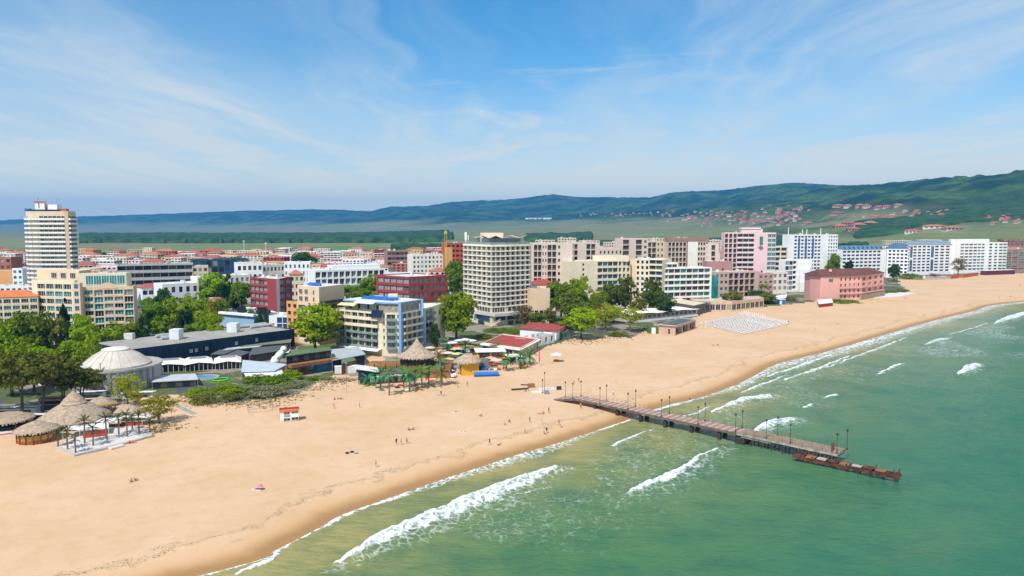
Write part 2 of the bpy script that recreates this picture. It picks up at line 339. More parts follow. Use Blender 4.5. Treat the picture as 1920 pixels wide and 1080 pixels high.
# thin torn streaks over the inner surf
foam=np.maximum(foam,.34*smooth(75,25,-sh)*smooth(4,12,-sh)*smooth(.52,.66,fbm(X*.022,Y*.022,3,31)))
foam=np.maximum(foam,.44*smooth(140,50,-sh)*smooth(10,30,-sh)*smooth(.40,.60,fbm(X*.02,Y*.02,3,55))*smooth(230,330,Y))
swell=np.sin(-sh*.36+fbm(X*.015,Y*.015,3,4)*14)*.10*smooth(3,25,-sh)*smooth(520,200,Y)
Zs=SEA+lift*.8*smooth(-2,4,-sh)+swell+(fbm(X*.5,Y*.5,3,8)-.5)*.22*smooth(2,12,-sh)*smooth(700,150,Y)+foam*(fbm(X*1.3,Y*1.3,3,77)-.4)*.55*(lift>.05)
def sea_mat():
    m=bpy.data.materials.new('sea_water'); m.use_nodes=True; t=NT(m.node_tree)
    pos=t.new('ShaderNodeNewGeometry').outputs['Position']
    d=t.m('MULTIPLY',t.new('ShaderNodeAttribute',attribute_name='shore').outputs['Fac'],-1.)
    fo=t.new('ShaderNodeAttribute',attribute_name='foam').outputs['Fac']
    nl=t.noise(pos,.013,4,.55); nm=t.noise(pos,.08,4,.6)
    dd=t.m('ADD',d,t.m('MULTIPLY',t.m('SUBTRACT',nl,.5),80.)); dd=t.m('ADD',dd,t.m('MULTIPLY',t.m('SUBTRACT',nm,.5),14.))
    cr=t.new('ShaderNodeValToRGB',i_Fac=t.m('DIVIDE',dd,150.)); e=cr.color_ramp.elements
    e[0].position=0.; e[0].color=(.33,.29,.105,1); e[1].position=1.; e[1].color=(.010,.125,.070,1)
    for p,c in ((.08,(.215,.235,.078)),(.20,(.115,.195,.075)),(.36,(.066,.172,.070)),(.62,(.026,.146,.076))):
        x=e.new(p); x.color=(*c,1)
    c=t.mix(t.ss(nm,.42,.66,0,.35),cr.outputs[0],(.012,.105,.065))
    c=t.mix(t.m('MULTIPLY',t.ss(t.noise(t.mapv(pos,(.02,.05,1),(4,4,0),(0,0,.5)),1.,4,.6),.52,.7),.30),c,(.11,.20,.085))
    # foam: torn lace where thin, solid where thick
    pw=t.new('ShaderNodeVectorMath',operation='MULTIPLY_ADD'); wn=t.new('ShaderNodeTexNoise',i_Scale=.5,i_Detail=3.,i_Vector=pos); t.set(pw.inputs[0],wn.outputs[1]); pw.inputs[1].default_value=(1.6,1.6,0); t.set(pw.inputs[2],pos)
    n1=t.noise(pw,.55,4,.62); n2=t.noise(t.mapv(pw,(1.,.35,1),(0,0,0),(0,0,-.6)),.9,4,.62)
    vo=t.new('ShaderNodeTexVoronoi',feature='DISTANCE_TO_EDGE',i_Scale=.62,i_Vector=pw); lace=t.ss(vo.outputs['Distance'],.22,.02)
    tx=t.m('ADD',t.m('MULTIPLY',n1,.55),t.m('ADD',t.m('MULTIPLY',n2,.4),t.m('MULTIPLY',lace,.17)))
    fm=t.m('MULTIPLY',t.ss(t.m('ADD',t.m('MULTIPLY',fo,.52),tx),.72,1.06),t.ss(fo,.03,.75,.0,1.))
    c2=t.mix(fm,c,t.mix(t.ss(n2,.36,.56),(.56,.66,.63),(.88,.89,.88)))
    r=t.ss(fm,0,1,.14,.75)
    b=t.new('ShaderNodeBsdfPrincipled',i_Base_Color=c2,i_Roughness=r); b.inputs['IOR'].default_value=1.33; b.inputs['Specular IOR Level'].default_value=.17
    w1=t.noise(t.mapv(pos,(.55,1.2,1),(0,0,0),(0,0,.62)),.55,5,.62); w2=t.noise(t.mapv(pos,(.35,1,1),(9,3,0),(0,0,.5)),.13,3,.5)
    bn=t.new('ShaderNodeBump',i_Strength=1.,i_Distance=.95,i_Height=t.m('ADD',t.m('MULTIPLY',w1,.6),t.m('ADD',t.m('MULTIPLY',w2,1.1),t.m('MULTIPLY',t.m('MULTIPLY',fm,n1),.6)))); t.set(b.inputs['Normal'],bn)
    t.new('ShaderNodeOutputMaterial',i_Surface=b.outputs[0]); return m
sel=sh[Q].min(1)<6
v,q,a=compact(np.stack([X,Y,Zs],1),Q[sel],{'shore':sh,'foam':foam})
tag(link('sea',npmesh('sea',v,q,sea_mat(),a)),'green shallow sea with white breaking waves','sea',kind='structure')
# ---------------------------------------------------------------- terrain beyond the town
PROF=[(-700,(9000,433),(10500,427),(12500,424)),(0,(9000,431.5),(10500,428),(12500,414)),(150,(9000,431.5),(10500,424),(12500,407)),(300,(8700,431.5),(10300,420),(12000,402)),(450,(8300,432),(10000,417),(12000,396)),(600,(7600,432),(9500,415),(11500,393)),(700,(7000,432),(9000,414),(11300,396)),(735,(6800,431),(8800,412),(11200,388)),(800,(6400,430),(8500,410),(11000,387)),(850,(6000,429),(8300,408),(10800,379)),(960,(5500,427),(7800,411),(10300,373)),(1035,(5200,426),(7600,411),(10000,365)),(1080,(5000,425),(7300,411),(9800,370)),(1150,(4600,425),(6800,406),(9400,371)),(1215,(4200,424),(6400,402),(9000,371)),(1260,(3900,424),(6000,400),(8600,360)),(1350,(3400,425),(5400,396),(8200,359)),(1420,(3000,426),(4900,393),(7700,350)),(1490,(2700,427),(4500,391),(7400,344)),(1550,(2400,427),(3800,389),(6300,348)),(1640,(2100,427),(3200,386),(4900,346)),(1720,(1900,426),(2800,385),(3900,339)),(1800,(1800,425),(2600,386),(3500,330)),(1860,(1750,424),(2450,386),(3250,326)),(1920,(1700,423),(2350,385),(3100,316)),(2300,(1650,420),(2300,380),(3000,290)),(2900,(1650,420),(2300,375),(3000,275))]
def py_el(py): x,y,w=ray(960,py); return w/y
PU=np.array([(p[0]-960)/F/CT for p in PROF]); PA=np.array([[p[1][0],H+p[1][0]*py_el(p[1][1]),p[2][0],H+p[2][0]*py_el(p[2][1]),p[3][0],H+p[3][0]*py_el(p[3][1])] for p in PROF])
def HT(x,y):
    x=np.asarray(x,float); y=np.asarray(y,float); u=x/y*(1+0*x)
    g=[np.interp(u,PU,PA[:,i]) for i in range(6)]
    y0=np.minimum(1350.,g[0]*.7); z1=np.maximum(g[1],0)
    z=z1*np.clip((y-y0)/(g[0]-y0),0,1)**1.5
    s2=np.clip((y-g[0])/(g[2]-g[0]),0,1); z=z+(g[3]-z1)*s2
    s3=np.clip((y-g[2])/(g[4]-g[2]),0,1); z=z+(g[5]-g[3])*(s3*s3*(3-2*s3)*.55+s3*.45)
    z=z-np.clip(y-g[4],0,9e9)*.12
    hl=np.clip(z/180,0,1)
    rg=1-np.abs(2*fbm(x*.0011,y*.0006,4,12)-1); amp=hl*np.clip((g[4]-y)/1500.,.12,1)
    z=z+amp*((rg-.62)*150+(fbm(x*.006,y*.004,3,19)-.5)*38)
    return z
def hit(px,py):
    rx,ry,rw=ray(px,py); Ys=np.linspace(1300,12500,3000); z=H+rw/ry*Ys; h=HT(rx/ry*Ys,Ys)
    i=int(np.argmax(h>z)) if (h>z).any() else 0
    y=Ys[i]; return Vector((rx/ry*y,y,float(h[i])))
YH=np.concatenate([55/np.linspace(55/1262.,55/3000.,60),np.linspace(3000,14500,330)[1:]])
X,Y,Q=ygrid(-1.25,1.25,640,YH)
Z=HT(X,Y); Z=np.where(Y<1300,0.,Z)
forest=smooth(60,135,Z+(fbm(X*.002,Y*.002,4,40)-.5)*110)
u=X/Y
forest=np.where(u>.33,np.maximum(forest*smooth(70,150,Z),.75*smooth(.46,.58,fbm(X*.004,Y*.004,4,44))*smooth(1500,2200,Y)*smooth(15,40,Z)),forest)
Z=Z+forest*(fbm(X*.02,Y*.02,2,3)-.5)*26*np.clip(Y/3000,.3,1)
def hill_mat():
    m=bpy.data.materials.new('hills'); m.use_nodes=True; t=NT(m.node_tree)
    pos=t.new('ShaderNodeNewGeometry').outputs['Position']; fo=t.new('ShaderNodeAttribute',attribute_name='forest').outputs['Fac']
    n1=t.noise(pos,.0035,5,.6); n2=t.noise(pos,.028,4,.65)
    fr=t.mix(t.ss(n1,.40,.62),(.008,.034,.010),(.072,.128,.018)); fr=t.mix(t.ss(n2,.40,.66,0,.8),fr,(.010,.028,.009))
    vo=t.new('ShaderNodeTexVoronoi',i_Scale=1.,i_Vector=t.mapv(pos,(.0026,.0007,1),(0,0,0),(0,0,.35)))
    cr=t.new('ShaderNodeValToRGB',i_Fac=t.new('ShaderNodeSeparateColor',i_0=vo.outputs['Color']).outputs[0]); cr.color_ramp.interpolation='CONSTANT'; e=cr.color_ramp.elements
    e[0].position=0; e[0].color=(.22,.22,.10,1); e[1].position=.84; e[1].color=(.30,.19,.13,1)
    for p,c in ((.2,(.14,.20,.06)),(.38,(.27,.19,.125)),(.52,(.11,.22,.05)),(.66,(.20,.23,.09))): x=e.new(p); x.color=(*c,1)
    fl=t.mix(t.ss(n2,.4,.7,0,.35),cr.outputs[0],(.07,.10,.03)); fl=t.mix(t.ss(n1,.35,.65,0,.5),fl,(.115,.15,.05))
    c=t.mix(fo,fl,fr)
    b=t.new('ShaderNodeBsdfPrincipled',i_Base_Color=c,i_Roughness=.95); b.inputs['Specular IOR Level'].default_value=.1
    t.new('ShaderNodeOutputMaterial',i_Surface=b.outputs[0]); return m
tag(link('hills',npmesh('hills',np.stack([X,Y,Z],1),Q,hill_mat(),{'forest':forest})),'fields and wooded blue green hills behind the resort','hills',kind='structure')
# air
def haze():
    b=MB(); x,y0,y1,z0,z1=19000,-400,15500,-9,620
    b.box((0,(y0+y1)/2,(z0+z1)/2),(2*x,y1-y0,z1-z0))
    m=bpy.data.materials.new('haze'); m.use_nodes=True; t=NT(m.node_tree)
    v=t.new('ShaderNodeVolumePrincipled',i_Color=(.09,.44,.97,1),i_Density=HAZE); o=t.new('ShaderNodeOutputMaterial'); t.t.links.new(v.outputs[0],o.inputs['Volume'])
    tag(b.obj('haze',m),'thin blue haze in the air over the bay','haze',kind='stuff')
HAZE=6.9e-5
haze()
# ================================================================ buildings
def wallm(n,c,v=.05,st=.05): return mat('wall_'+n,c,.85,v,.12,.2,streak=st,fine=.04)
GL={'dark':mat('glass_dark',(.016,.024,.036),.08,.35,.4,.5),'blue':mat('glass_blue',(.015,.075,.19),.08,.3,.4,.5),'teal':mat('glass_teal',(.02,.20,.20),.08,.3,.4,.5),
 'curtain':mat('curtain_glass',(.30,.26,.20),.25,.25,.5,.5),'shade':mat('shade_glass',(.085,.065,.055),.2,.3,.5,.5),'pale':mat('pale_glass',(.22,.26,.26),.15,.3,.5,.5)}
FR={'white':mat('frame_white',(.74,.74,.72),.5,.03),'brown':mat('frame_brown',(.20,.11,.06),.6,.1),'grey':mat('frame_grey',(.25,.26,.27),.5,.05),'cream':mat('frame_cream',(.70,.62,.47),.6,.05),'dark':mat('frame_dark',(.03,.03,.035),.5,.1)}
RL={'glass':mat('rail_glass',(.20,.30,.29),.1,.15,.5,.6),'bars':mat('rail_bars',(.33,.31,.28),.5,.1),'dark':mat('rail_dark',(.035,.06,.065),.25,.2,.5,.5),'cream':mat('rail_cream',(.70,.60,.44),.7,.06),'white':mat('rail_white',(.76,.75,.72),.6,.05),'blue':mat('rail_blue',(.03,.12,.38),.3,.1),'pink':mat('rail_pink',(.78,.38,.32),.7,.06),'red':mat('rail_red',(.40,.075,.075),.7,.06)}
_wc={}
def winmesh(g,f,k):
    key=(g,f,k)
    if key not in _wc:
        b=MB(); b.poly([(0,0,0),(1,0,0),(1,0,1),(0,0,1)],0); t=.045
        def bar(x0,x1,z0,z1): b.poly([(x0,-.05,z0),(x1,-.05,z0),(x1,-.05,z1),(x0,-.05,z1)],1)
        bar(0,t,0,1); bar(1-t,1,0,1); bar(t,1-t,0,t); bar(t,1-t,1-t,1)
        for i in range(1,k): bar(i/k-t*.4,i/k+t*.4,t,1-t)
        _wc[key]=b.mesh('window',[GL[g],FR[f]])
    return _wc[key]
def railmesh(m):
    key=('rail',m)
    if key not in _wc:
        b=MB()
        if m in ('bars',):
            b.box((.5,0,.97),(1,.06,.06)); b.box((.5,0,.06),(1,.05,.05))
            for i in range(9): b.box((i/8*.98+.01,0,.5),(.022,.03,.9))
        else: b.box((.5,0,.5),(1,.07,1)); b.box((.5,0,1.02),(1,.10,.05))
        _wc[key]=b.mesh('balcony_rail',RL[m])
    return _wc[key]
def foot(front,depth=None):
    f=[Vector((p[0],p[1],0)) for p in front]
    if len(f)==3 and depth is None: return f+[f[0]+f[2]-f[1]]
    a,b=f[0],f[-1]; e=(b-a).normalized(); n=Vector((e.y,-e.x,0)); return f+[b-n*depth,a-n*depth]
class Bld:
    def __init__(s,name,label,cat,pts,h,wall,group=None,single=True,mats2=()):
        s.pts=[Vector((p[0],p[1],0)) for p in pts]; s.o=sum(s.pts,Vector())/len(pts); s.h=h; s.wall=wall
        s.root=thing(name,label,cat,s.o,0,group); s.w=MB(); s.win=[MB(),{}]; s.single=single; s.mats=[wall,*mats2]; s.extra=MB(); s.done=set(); s.wm=[]
        s.rnd=random.Random(int(abs(s.o.x*13+s.o.y*7)))
    def fr(s,i):
        a=s.pts[i]; b=s.pts[(i+1)%len(s.pts)]; e=(b-a); L=e.length; e/=L; return a-s.o,e,Vector((e.y,-e.x,0)),L
    def q(s,i,u0,u1,z0,z1,d=0,mi=0):
        if u1-u0<1e-4 or z1-z0<1e-4: return
        a,e,n,L=s.fr(i); A=a+e*u0+n*d; B=a+e*u1+n*d
        s.w.poly([(A.x,A.y,z0),(B.x,B.y,z0),(B.x,B.y,z1),(A.x,A.y,z1)],mi)
    def blank(s,i,mi=0): s.done.add(i); s.q(i,0,s.fr(i)[3],0,s.h,0,mi)
    def facade(s,i,*strips):
        s.done.add(i); a,e,n,L=s.fr(i); cur=0.
        for f0,f1 in sorted(st.get('f',(0,1)) for st in strips):
            if f0>cur+1e-4: s.q(i,cur*L,f0*L,0,s.h)
            cur=max(cur,f1)
        if cur<1-1e-4: s.q(i,cur*L,L,0,s.h)
        for st in strips:
            f0,f1=st.get('f',(0,1)); U0,U1=f0*L,f1*L; mi=st.get('mi',0)
            nf=st.get('nf',0); nb=st.get('nb',1)
            if not nf: s.q(i,U0,U1,0,s.h,0,mi); continue
            z0=st.get('z0',0); zt=st.get('zt',s.h); fh=(zt-z0)/nf
            s.q(i,U0,U1,0,z0,0,mi); s.q(i,U0,U1,zt,s.h,0,mi)
            m=st.get('m',0); s.q(i,U0,U0+m,z0,zt,0,mi); s.q(i,U1-m,U1,z0,zt,0,mi); u0=U0+m; cw=(U1-U0-2*m)/nb
            w=st.get('w',.6); sl=st.get('sill',.3); hd=st.get('head',.85); rc=st.get('rec',.25)
            for j in range(nf):
                za=z0+j*fh; zs,zh=za+sl*fh,za+hd*fh
                for k in range(nb):
                    ua=u0+k*cw; ub=ua+cw; x0,x1=ua+cw*(1-w)/2,ub-cw*(1-w)/2
                    if st.get('skip') and st['skip'](j,k): s.q(i,ua,ub,za,za+fh,0,mi); continue
                    s.q(i,ua,x0,za,za+fh,0,mi); s.q(i,x1,ub,za,za+fh,0,mi); s.q(i,x0,x1,za,zs,0,mi); s.q(i,x0,x1,zh,za+fh,0,mi)
                    A=[a+e*x+n*0 for x in (x0,x1)]; Bk=[a+e*x-n*rc for x in (x0,x1)]
                    pf=lambda p,z:(p.x,p.y,z)
                    s.w.poly([pf(A[0],zs),pf(A[1],zs),pf(Bk[1],zs),pf(Bk[0],zs)],mi); s.w.poly([pf(Bk[0],zh),pf(Bk[1],zh),pf(A[1],zh),pf(A[0],zh)],mi)
                    s.w.poly([pf(A[0],zs),pf(Bk[0],zs),pf(Bk[0],zh),pf(A[0],zh)],mi); s.w.poly([pf(A[1],zh),pf(Bk[1],zh),pf(Bk[1],zs),pf(A[1],zs)],mi)
                    gs=st.get('glass',('dark','dark','curtain')); g=s.rnd.choice(gs); kk=st.get('k',2); fm=st.get('frame','white')
                    if s.single:
                        ob=link('window',winmesh(g,fm,kk),s.root); ob.location=Bk[0]+Vector((0,0,zs)); ob.rotation_euler=(0,0,math.atan2(e.y,e.x)); ob.scale=((x1-x0),1,zh-zs)
                    else:
                        gi=s.win[1].setdefault(g,len(s.win[1])); s.win[0].poly([pf(Bk[0],zs),pf(Bk[1],zs),pf(Bk[1],zh),pf(Bk[0],zh)],gi)
                    rl=st.get('rail')
                    if rl and (not st.get('rskip') or not st['rskip'](j,k)):
                        rh=st.get('rh',1.0)
                        if s.single:
                            ob=link('balcony_rail',railmesh(rl),s.root); ob.location=a+e*x0+n*.02+Vector((0,0,zs)); ob.rotation_euler=(0,0,math.atan2(e.y,e.x)); ob.scale=((x1-x0),1,rh)
                        else:
                            p0=a+e*x0+n*.02; p1=a+e*x1+n*.02; gi=s.win[1].setdefault('R'+rl,len(s.win[1])); s.win[0].poly([pf(p0,zs),pf(p1,zs),pf(p1,zs+rh),pf(p0,zs+rh)],gi)
    def balcony(s,i,f0,f1,zs,proj=1.3,parh=1.0,mat=None,thick=.22,name='balcony',label=None):
        """projecting slab with parapet along part of an edge, one object per floor sharing one mesh"""
        a,e,n,L=s.fr(i); u0,u1=f0*L,f1*L; b=MB(); rz=math.atan2(e.y,e.x); w=u1-u0
        b.box((w/2,-proj/2,-thick/2),(w,proj-.01,thick))
        if parh:
            b.box((w/2,-proj+.06,parh/2+.001),(w,.12,parh)); b.box((.06,-proj/2,parh/2+.001),(.12,proj-.26,parh)); b.box((w-.06,-proj/2,parh/2+.001),(.12,proj-.26,parh))
        me=b.mesh(name,mat or s.wall)
        for z in zs:
            ob=link(name,me,s.root); ob.location=a+e*u0+n*.01+Vector((0,0,z)); ob.rotation_euler=(0,0,rz)
            if label: ob['label']=label
    def finish(s,roof='flat',rm=None,par=.6,rise=3.,over=.6,clutter=0):
        for i in range(len(s.pts)):
            if i not in s.done: s.blank(i)
        L=[p-s.o for p in s.pts]; k=len(L); rm=rm or mat('roof_grey',(.33,.32,.31),.9,.15,.2,fine=.08)
        if roof=='flat':
            ins=[]
            for i in range(k):
                c=-L[i]; c.z=0; ins.append(L[i]+c.normalized()*.45)
            for i in range(k):
                j=(i+1)%k; h=s.h
                s.w.poly([(L[i].x,L[i].y,h),(L[j].x,L[j].y,h),(ins[j].x,ins[j].y,h),(ins[i].x,ins[i].y,h)])
                s.w.poly([(ins[i].x,ins[i].y,h),(ins[j].x,ins[j].y,h),(ins[j].x,ins[j].y,h-par),(ins[i].x,ins[i].y,h-par)])
            b=MB(); b.poly([(p.x,p.y,s.h-par) for p in ins]); s.roof=b.obj('roof',rm,s.root)
        elif roof=='hip':
            b=MB(); c=sum(L,Vector())/k; E=[p+(p-c).normalized()*over for p in L]; h=s.h
            e1=(L[1]-L[0]).length; e2=(L[2]-L[1]).length
            if e1>=e2: m1=(E[0]+E[3])/2; m2=(E[1]+E[2])/2; order=[(0,1,'b','a'),(1,2,'b'),(2,3,'a','b'),(3,0,'a')]
            else: m1=(E[0]+E[1])/2; m2=(E[2]+E[3])/2; order=[(1,2,'b','a'),(2,3,'b'),(3,0,'a','b'),(0,1,'a')]
            d=(m2-m1); ra=m1+d*.28; rb=m1+d*.72; Z=lambda p,z:(p.x,p.y,z)
            rp={'a':Z(ra,h+rise),'b':Z(rb,h+rise)}
            for od in order: b.poly([Z(E[od[0]],h),Z(E[od[1]],h)]+[rp[x] for x in od[2:]])
            b.poly([Z(p,h-.05) for p in reversed(E)])
            s.roof=b.obj('roof',rm,s.root)
        for c in range(clutter):
            i=s.rnd.randrange(k); p=L[i]*s.rnd.uniform(.1,.6); b=MB(); z=s.h-par if roof=='flat' else s.h
            d=(s.rnd.uniform(1.2,3),s.rnd.uniform(1.2,2.6),s.rnd.uniform(.9,2.2)); b.box((p.x,p.y,z+d[2]/2),d,s.rnd.uniform(0,1.5)); b.obj('roof_unit',mat('unit_white',(.62,.62,.6),.6,.1),s.roof)
        s.w.obj('wall',s.mats,s.root)
        if s.win[0].f:
            mm=[RL[g[1:]] if g[0]=='R' else GL[g] for g in s.win[1]]; s.win[0].obj('window',mm,s.root)['kind']='stuff'
        return s
    def part(s,name,b,mats,label=None,smooth=False):
        o=b.obj(name,mats,s.root,smooth)
        if label: o['label']=label
        return o
    def lp(s,i,f,d,z):
        a,e,n,L=s.fr(i); return a+e*f*L+n*d+Vector((0,0,z))
def hz(g,py): return zat(g[1],py)          # height above ground at point g showing at row py
def solar(bd,i,f0,f1,d,z,n,m=None,rows=1,tilt=.5):
    m=m or mat('solar_blue',(.02,.14,.46),.18,.2,.6,.6)
    a,e,nn,L=bd.fr(i); rz=math.atan2(e.y,e.x); w=(f1-f0)*L/n
    me=None
    for r in range(rows):
        for k in range(n):
            if me is None:
                b=MB(); b.box((0,0,.9),(w*.93,2.1,.08),0,0,(tilt,'X')); b.box((0,.7,.45),(w*.5,.1,.9)); me=b.mesh('solar_panel',m)
            ob=link('solar_panel',me,bd.root); ob.location=a+e*((f0*L)+(k+.5)*w)+nn*(d-r*2.6)+Vector((0,0,z)); ob.rotation_euler=(0,0,rz)
M=lambda n:MATS[n]
tile=mat('terracotta',(.42,.15,.08),.85,.18,.3,fine=.15); redroof=mat('red_roof',(.36,.065,.05),.7,.12,.3,fine=.08); brownroof=mat('brown_roof',(.15,.06,.04),.8,.15,.3,fine=.15)
whiteroof=mat('white_roof',(.66,.66,.63),.8,.1,.15,fine=.06); bluegrey=mat('blue_roof',(.06,.13,.22),.5,.12,.3); greyr=mat('roof_grey',(.36,.35,.34),.9,.15,.2,fine=.08)
cream=wallm('cream',(.78,.68,.49)); peach=wallm('peach',(.76,.56,.37)); white=wallm('white',(.84,.84,.83)); tan=wallm('tan',(.58,.45,.32)); pink=wallm('pink',(.82,.57,.56)); coral=wallm('coral',(.88,.45,.38)); beige=wallm('beige',(.68,.555,.455)); red=wallm('red',(.33,.055,.06)); ltan=wallm('ltan',(.66,.55,.40)); brown=wallm('brown',(.34,.20,.17)); navy=wallm('navy',(.012,.03,.06),.2,.2); yellow=wallm('yellow',(.68,.52,.22)); skyb=wallm('sky_blue',(.22,.42,.70)); orange=wallm('orange',(.70,.36,.14)); grey=wallm('grey',(.45,.45,.44)); darkw=wallm('dark',(.045,.045,.05)); rust=wallm('rust_red',(.50,.10,.05)); white2=wallm('ivory',(.82,.78,.69))
# --- round ended tower -------------------------------------------------------
g=P(100,590); yy=g.y; sc=1/ppm(g)
X0=lambda px:(px-960)/F*(yy*CT+H*ST)
h=hz(g,396); xl,xr=X0(43),X0(147)
arc=[(xl+13*(1-math.cos(a)),yy+10-9.4*math.sin(a)) for a in [i*math.pi/2/5 for i in range(6)]]
pts=[(xl+1,yy+13)]+arc+[(X0(131),yy+.6),(X0(131.5),yy-.6),(X0(138),yy-.4),(X0(138),yy+7.5)]
b=Bld('tower_hotel','tall cream round-ended tower with white balcony bands above all other roofs','hotel',pts,h,ltan,mats2=(tan,))
nf=20; zt=h-2.4; fh=(zt-6)/nf; st=dict(z0=6,zt=zt,nf=nf,w=.9,sill=.02,head=.78,rec=.5,glass=('dark','dark','dark','shade','pale'),k=2,frame='white')
b.facade(0,dict(st,nb=3)); b.facade(1,dict(st,nb=1)); b.facade(2,dict(st,nb=1)); b.facade(3,dict(st,nb=1,w=.3)); b.facade(4,dict(mi=0)); b.facade(5,dict(mi=0)); b.facade(6,dict(st,nb=6)); b.blank(8,1); b.facade(9,dict(st,nb=4))
for i in (0,1,2,3,4,5,6,9): b.balcony(i,0,1,[6+fh*j for j in range(nf)],1.25,.95,RL['white'])
b.finish(rm=greyr)
c=MB(); c.lathe([(8.5,h-.5),(9,h+.4),(9,h+1.0),(7.5,h+1.1)],(-1,2,0),20,0,0.,1.15,.6); b.part('roof_ring',c,darkw)
c=MB(); c.box((-2,2,h+3.2),(6,5,5)); c.box((5,3,h+2.4),(6,5,3.6)); b.part('penthouse',c,white)
c=MB(); c.box((-2,-.9,h+5.9),(7,.3,.5)); c.box((-2.6,-.62,h+3.6),(.5,.2,3)); c.box((1.3,-.62,h+3.6),(.5,.2,3)); b.part('trim',c,mat('trim_red',(.45,.04,.04),.6))
c=MB(); [c.tube([(x,1,h),(x,1,h+z)],.12,4) for x,z in ((-4,9),(7.5,8),(1,7))]; b.part('antenna',c,FR['grey'])
c=MB(); c.box((-11.8,3,h+.9),(3,2.5,1.8)); b.part('roof_unit',c,mat('tank_blue',(.03,.15,.45),.5))
c=MB(); c.box((13,0,h+.9),(4,2.5,1.4)); b.part('roof_unit',c,rust)
# --- peach and cream stepped hotel, left ------------------------------------
def teal(**k): return dict(dict(w=.88,sill=.03,head=.90,rec=.55,glass=('teal','teal','pale','dark'),frame='white',k=3,rail='cream',rh=.8),**k)
g0=P(146,657); h=hz(g0,537); A,Bp=P(146,660),P(255,655)
b=Bld('stepped_hotel','cream hotel with teal windows and arched cornice behind the navy long building','hotel',foot([A,Bp],8),h,peach)
b.facade(0,dict(f=(0,.14)),teal(f=(.14,1),z0=3,zt=h-1.2,nf=8,nb=5,rskip=lambda j,k:k in (1,4)))
b.facade(1,dict()); b.finish(clutter=0,rm=greyr)
c=MB(); a,e,n,L=b.fr(0)
for f0,f1,hh in ((.40,.72,2.2),):
    p=[a+e*(f0+(f1-f0)*t)*L+n*.15+Vector((0,0,h+hh*math.sin(math.pi*t)*.8)) for t in [i/10 for i in range(11)]]
    c.poly([(q.x,q.y,q.z) for q in [a+e*f1*L+n*.15+Vector((0,0,h-1.0)),*reversed(p),a+e*f0*L+n*.15+Vector((0,0,h-1.0))]][::-1])
    c.poly([(q.x-n.x*.4,q.y-n.y*.4,q.z) for q in [a+e*f0*L+Vector((0,0,h-1.0)),*p,a+e*f1*L+Vector((0,0,h-1.0))]][::-1])
b.part('cornice',c,peach)
s2=Vector((0,4.0,0)); h2=hz(A+s2,513)
c=MB(); a0=b.lp(0,.02,-3.2,0); a1=b.lp(0,.86,-3.2,0); c.prism([a0,a1,a1+Vector((0,4.5,0)),a0+Vector((0,4.5,0))],h-.6,h2); b.part('penthouse',c,cream)
for k in range(5):
    ob=link('window',winmesh('teal','white',3),b.root); ob.rotation_euler=(0,0,math.atan2(b.fr(0)[1].y,b.fr(0)[1].x)); ob.location=b.lp(0,.16+.135*k,-3.1,h+.7); ob.scale=(3.1,1,h2-h-1.6)
# stair tower strip
c=MB(); a0=b.lp(0,-.001,.9,0); c.box((a0.x+1.6,a0.y,h/2+1),(3.2,2.2,h+2)); b.part('stair_tower',c,peach)
for j in range(9):
    ob=link('window',winmesh('blue','white',2),b.root); ob.location=(a0.x+.7,a0.y-1.13,2.5+j*3.2); ob.scale=(1.9,1,2.2)
A,Bp=P(66,652),P(146,656); h1=hz(A,524)
b=Bld('stepped_hotel','cream and peach hotel wing with loggias left of the stair tower','hotel',foot([A,Bp],9),h1,cream)
b.facade(0,dict(f=(0,.12)),dict(teal(f=(.12,.93),z0=3,zt=h1-1.5,nf=8,nb=4,glass=('dark','dark','teal'))),dict(f=(.93,1))); b.finish(rm=greyr)
h2=hz(A+Vector((0,4,0)),506); c=MB(); a0=b.lp(0,0,-3,0); a1=b.lp(0,.99,-3,0); c.prism([a0,a1,a1+Vector((0,9,0)),a0+Vector((0,9,0))],h1-.6,h2); b.part('penthouse',c,peach)
for k in range(3):
    ob=link('window',winmesh('dark','white',3),b.root); ob.rotation_euler=(0,0,math.atan2(b.fr(0)[1].y,b.fr(0)[1].x)); ob.location=b.lp(0,.34+.22*k,-2.9,h1+.6); ob.scale=(3.0,1,h2-h1-1.6)
A,Bp=P(-40,660),P(76,654); h1=hz(A,559)
b=Bld('hotel_wing','low cream hotel wing with bright orange tiled roof','hotel',foot([A,Bp],13),h1,cream)
b.facade(0,dict(teal(z0=2.5,zt=h1-.6,nf=7,nb=7,w=.82,glass=('dark','dark','teal')))); b.finish('hip',mat('orange_tile',(.62,.17,.055),.8,.12,.3,fine=.12),rise=2.6)
# --- long navy building with flat grey roof ----------------------------------
A,Bp,Cc=P(170,642,8),P(238,656,8),P(552,617,8)
b=Bld('entertainment_hall','long dark navy hall with wide flat grey roof','hall',foot([A,Bp,Cc]),8.,navy)
b.finish(rm=mat('roof_felt',(.34,.32,.28),.9,.14,.12,fine=.1),par=.35)
c=MB()
for k in range(26): p=b.lp(1,(k+.5)/26,.06,4.0); c.box((p.x,p.y,3.8),(.16,.16,7.2))
b.part('rib',c,navy)['kind']='stuff'
for f,zz in ((.33,3.6),(.36,3.6),(.42,3.8),(.60,4.3),(.73,4.6),(.10,3)):
    ob=link('window',winmesh('pale','white',2),b.root); a,e,n,L=b.fr(1); ob.location=b.lp(1,f,.15,zz); ob.rotation_euler=(0,0,math.atan2(e.y,e.x)); ob.scale=(1.2,1,1.4)
for px,py,w,d,hh in ((331,634,4,4.5,4.2),(438,621,4.4,4.5,4.0)):
    q=P(px,py,8)-b.o; c=MB(); c.box((q.x,q.y,7.7+hh/2),(w,d,hh)); b.part('vent_house',c,mat('vent_white',(.66,.70,.70),.6,.08))
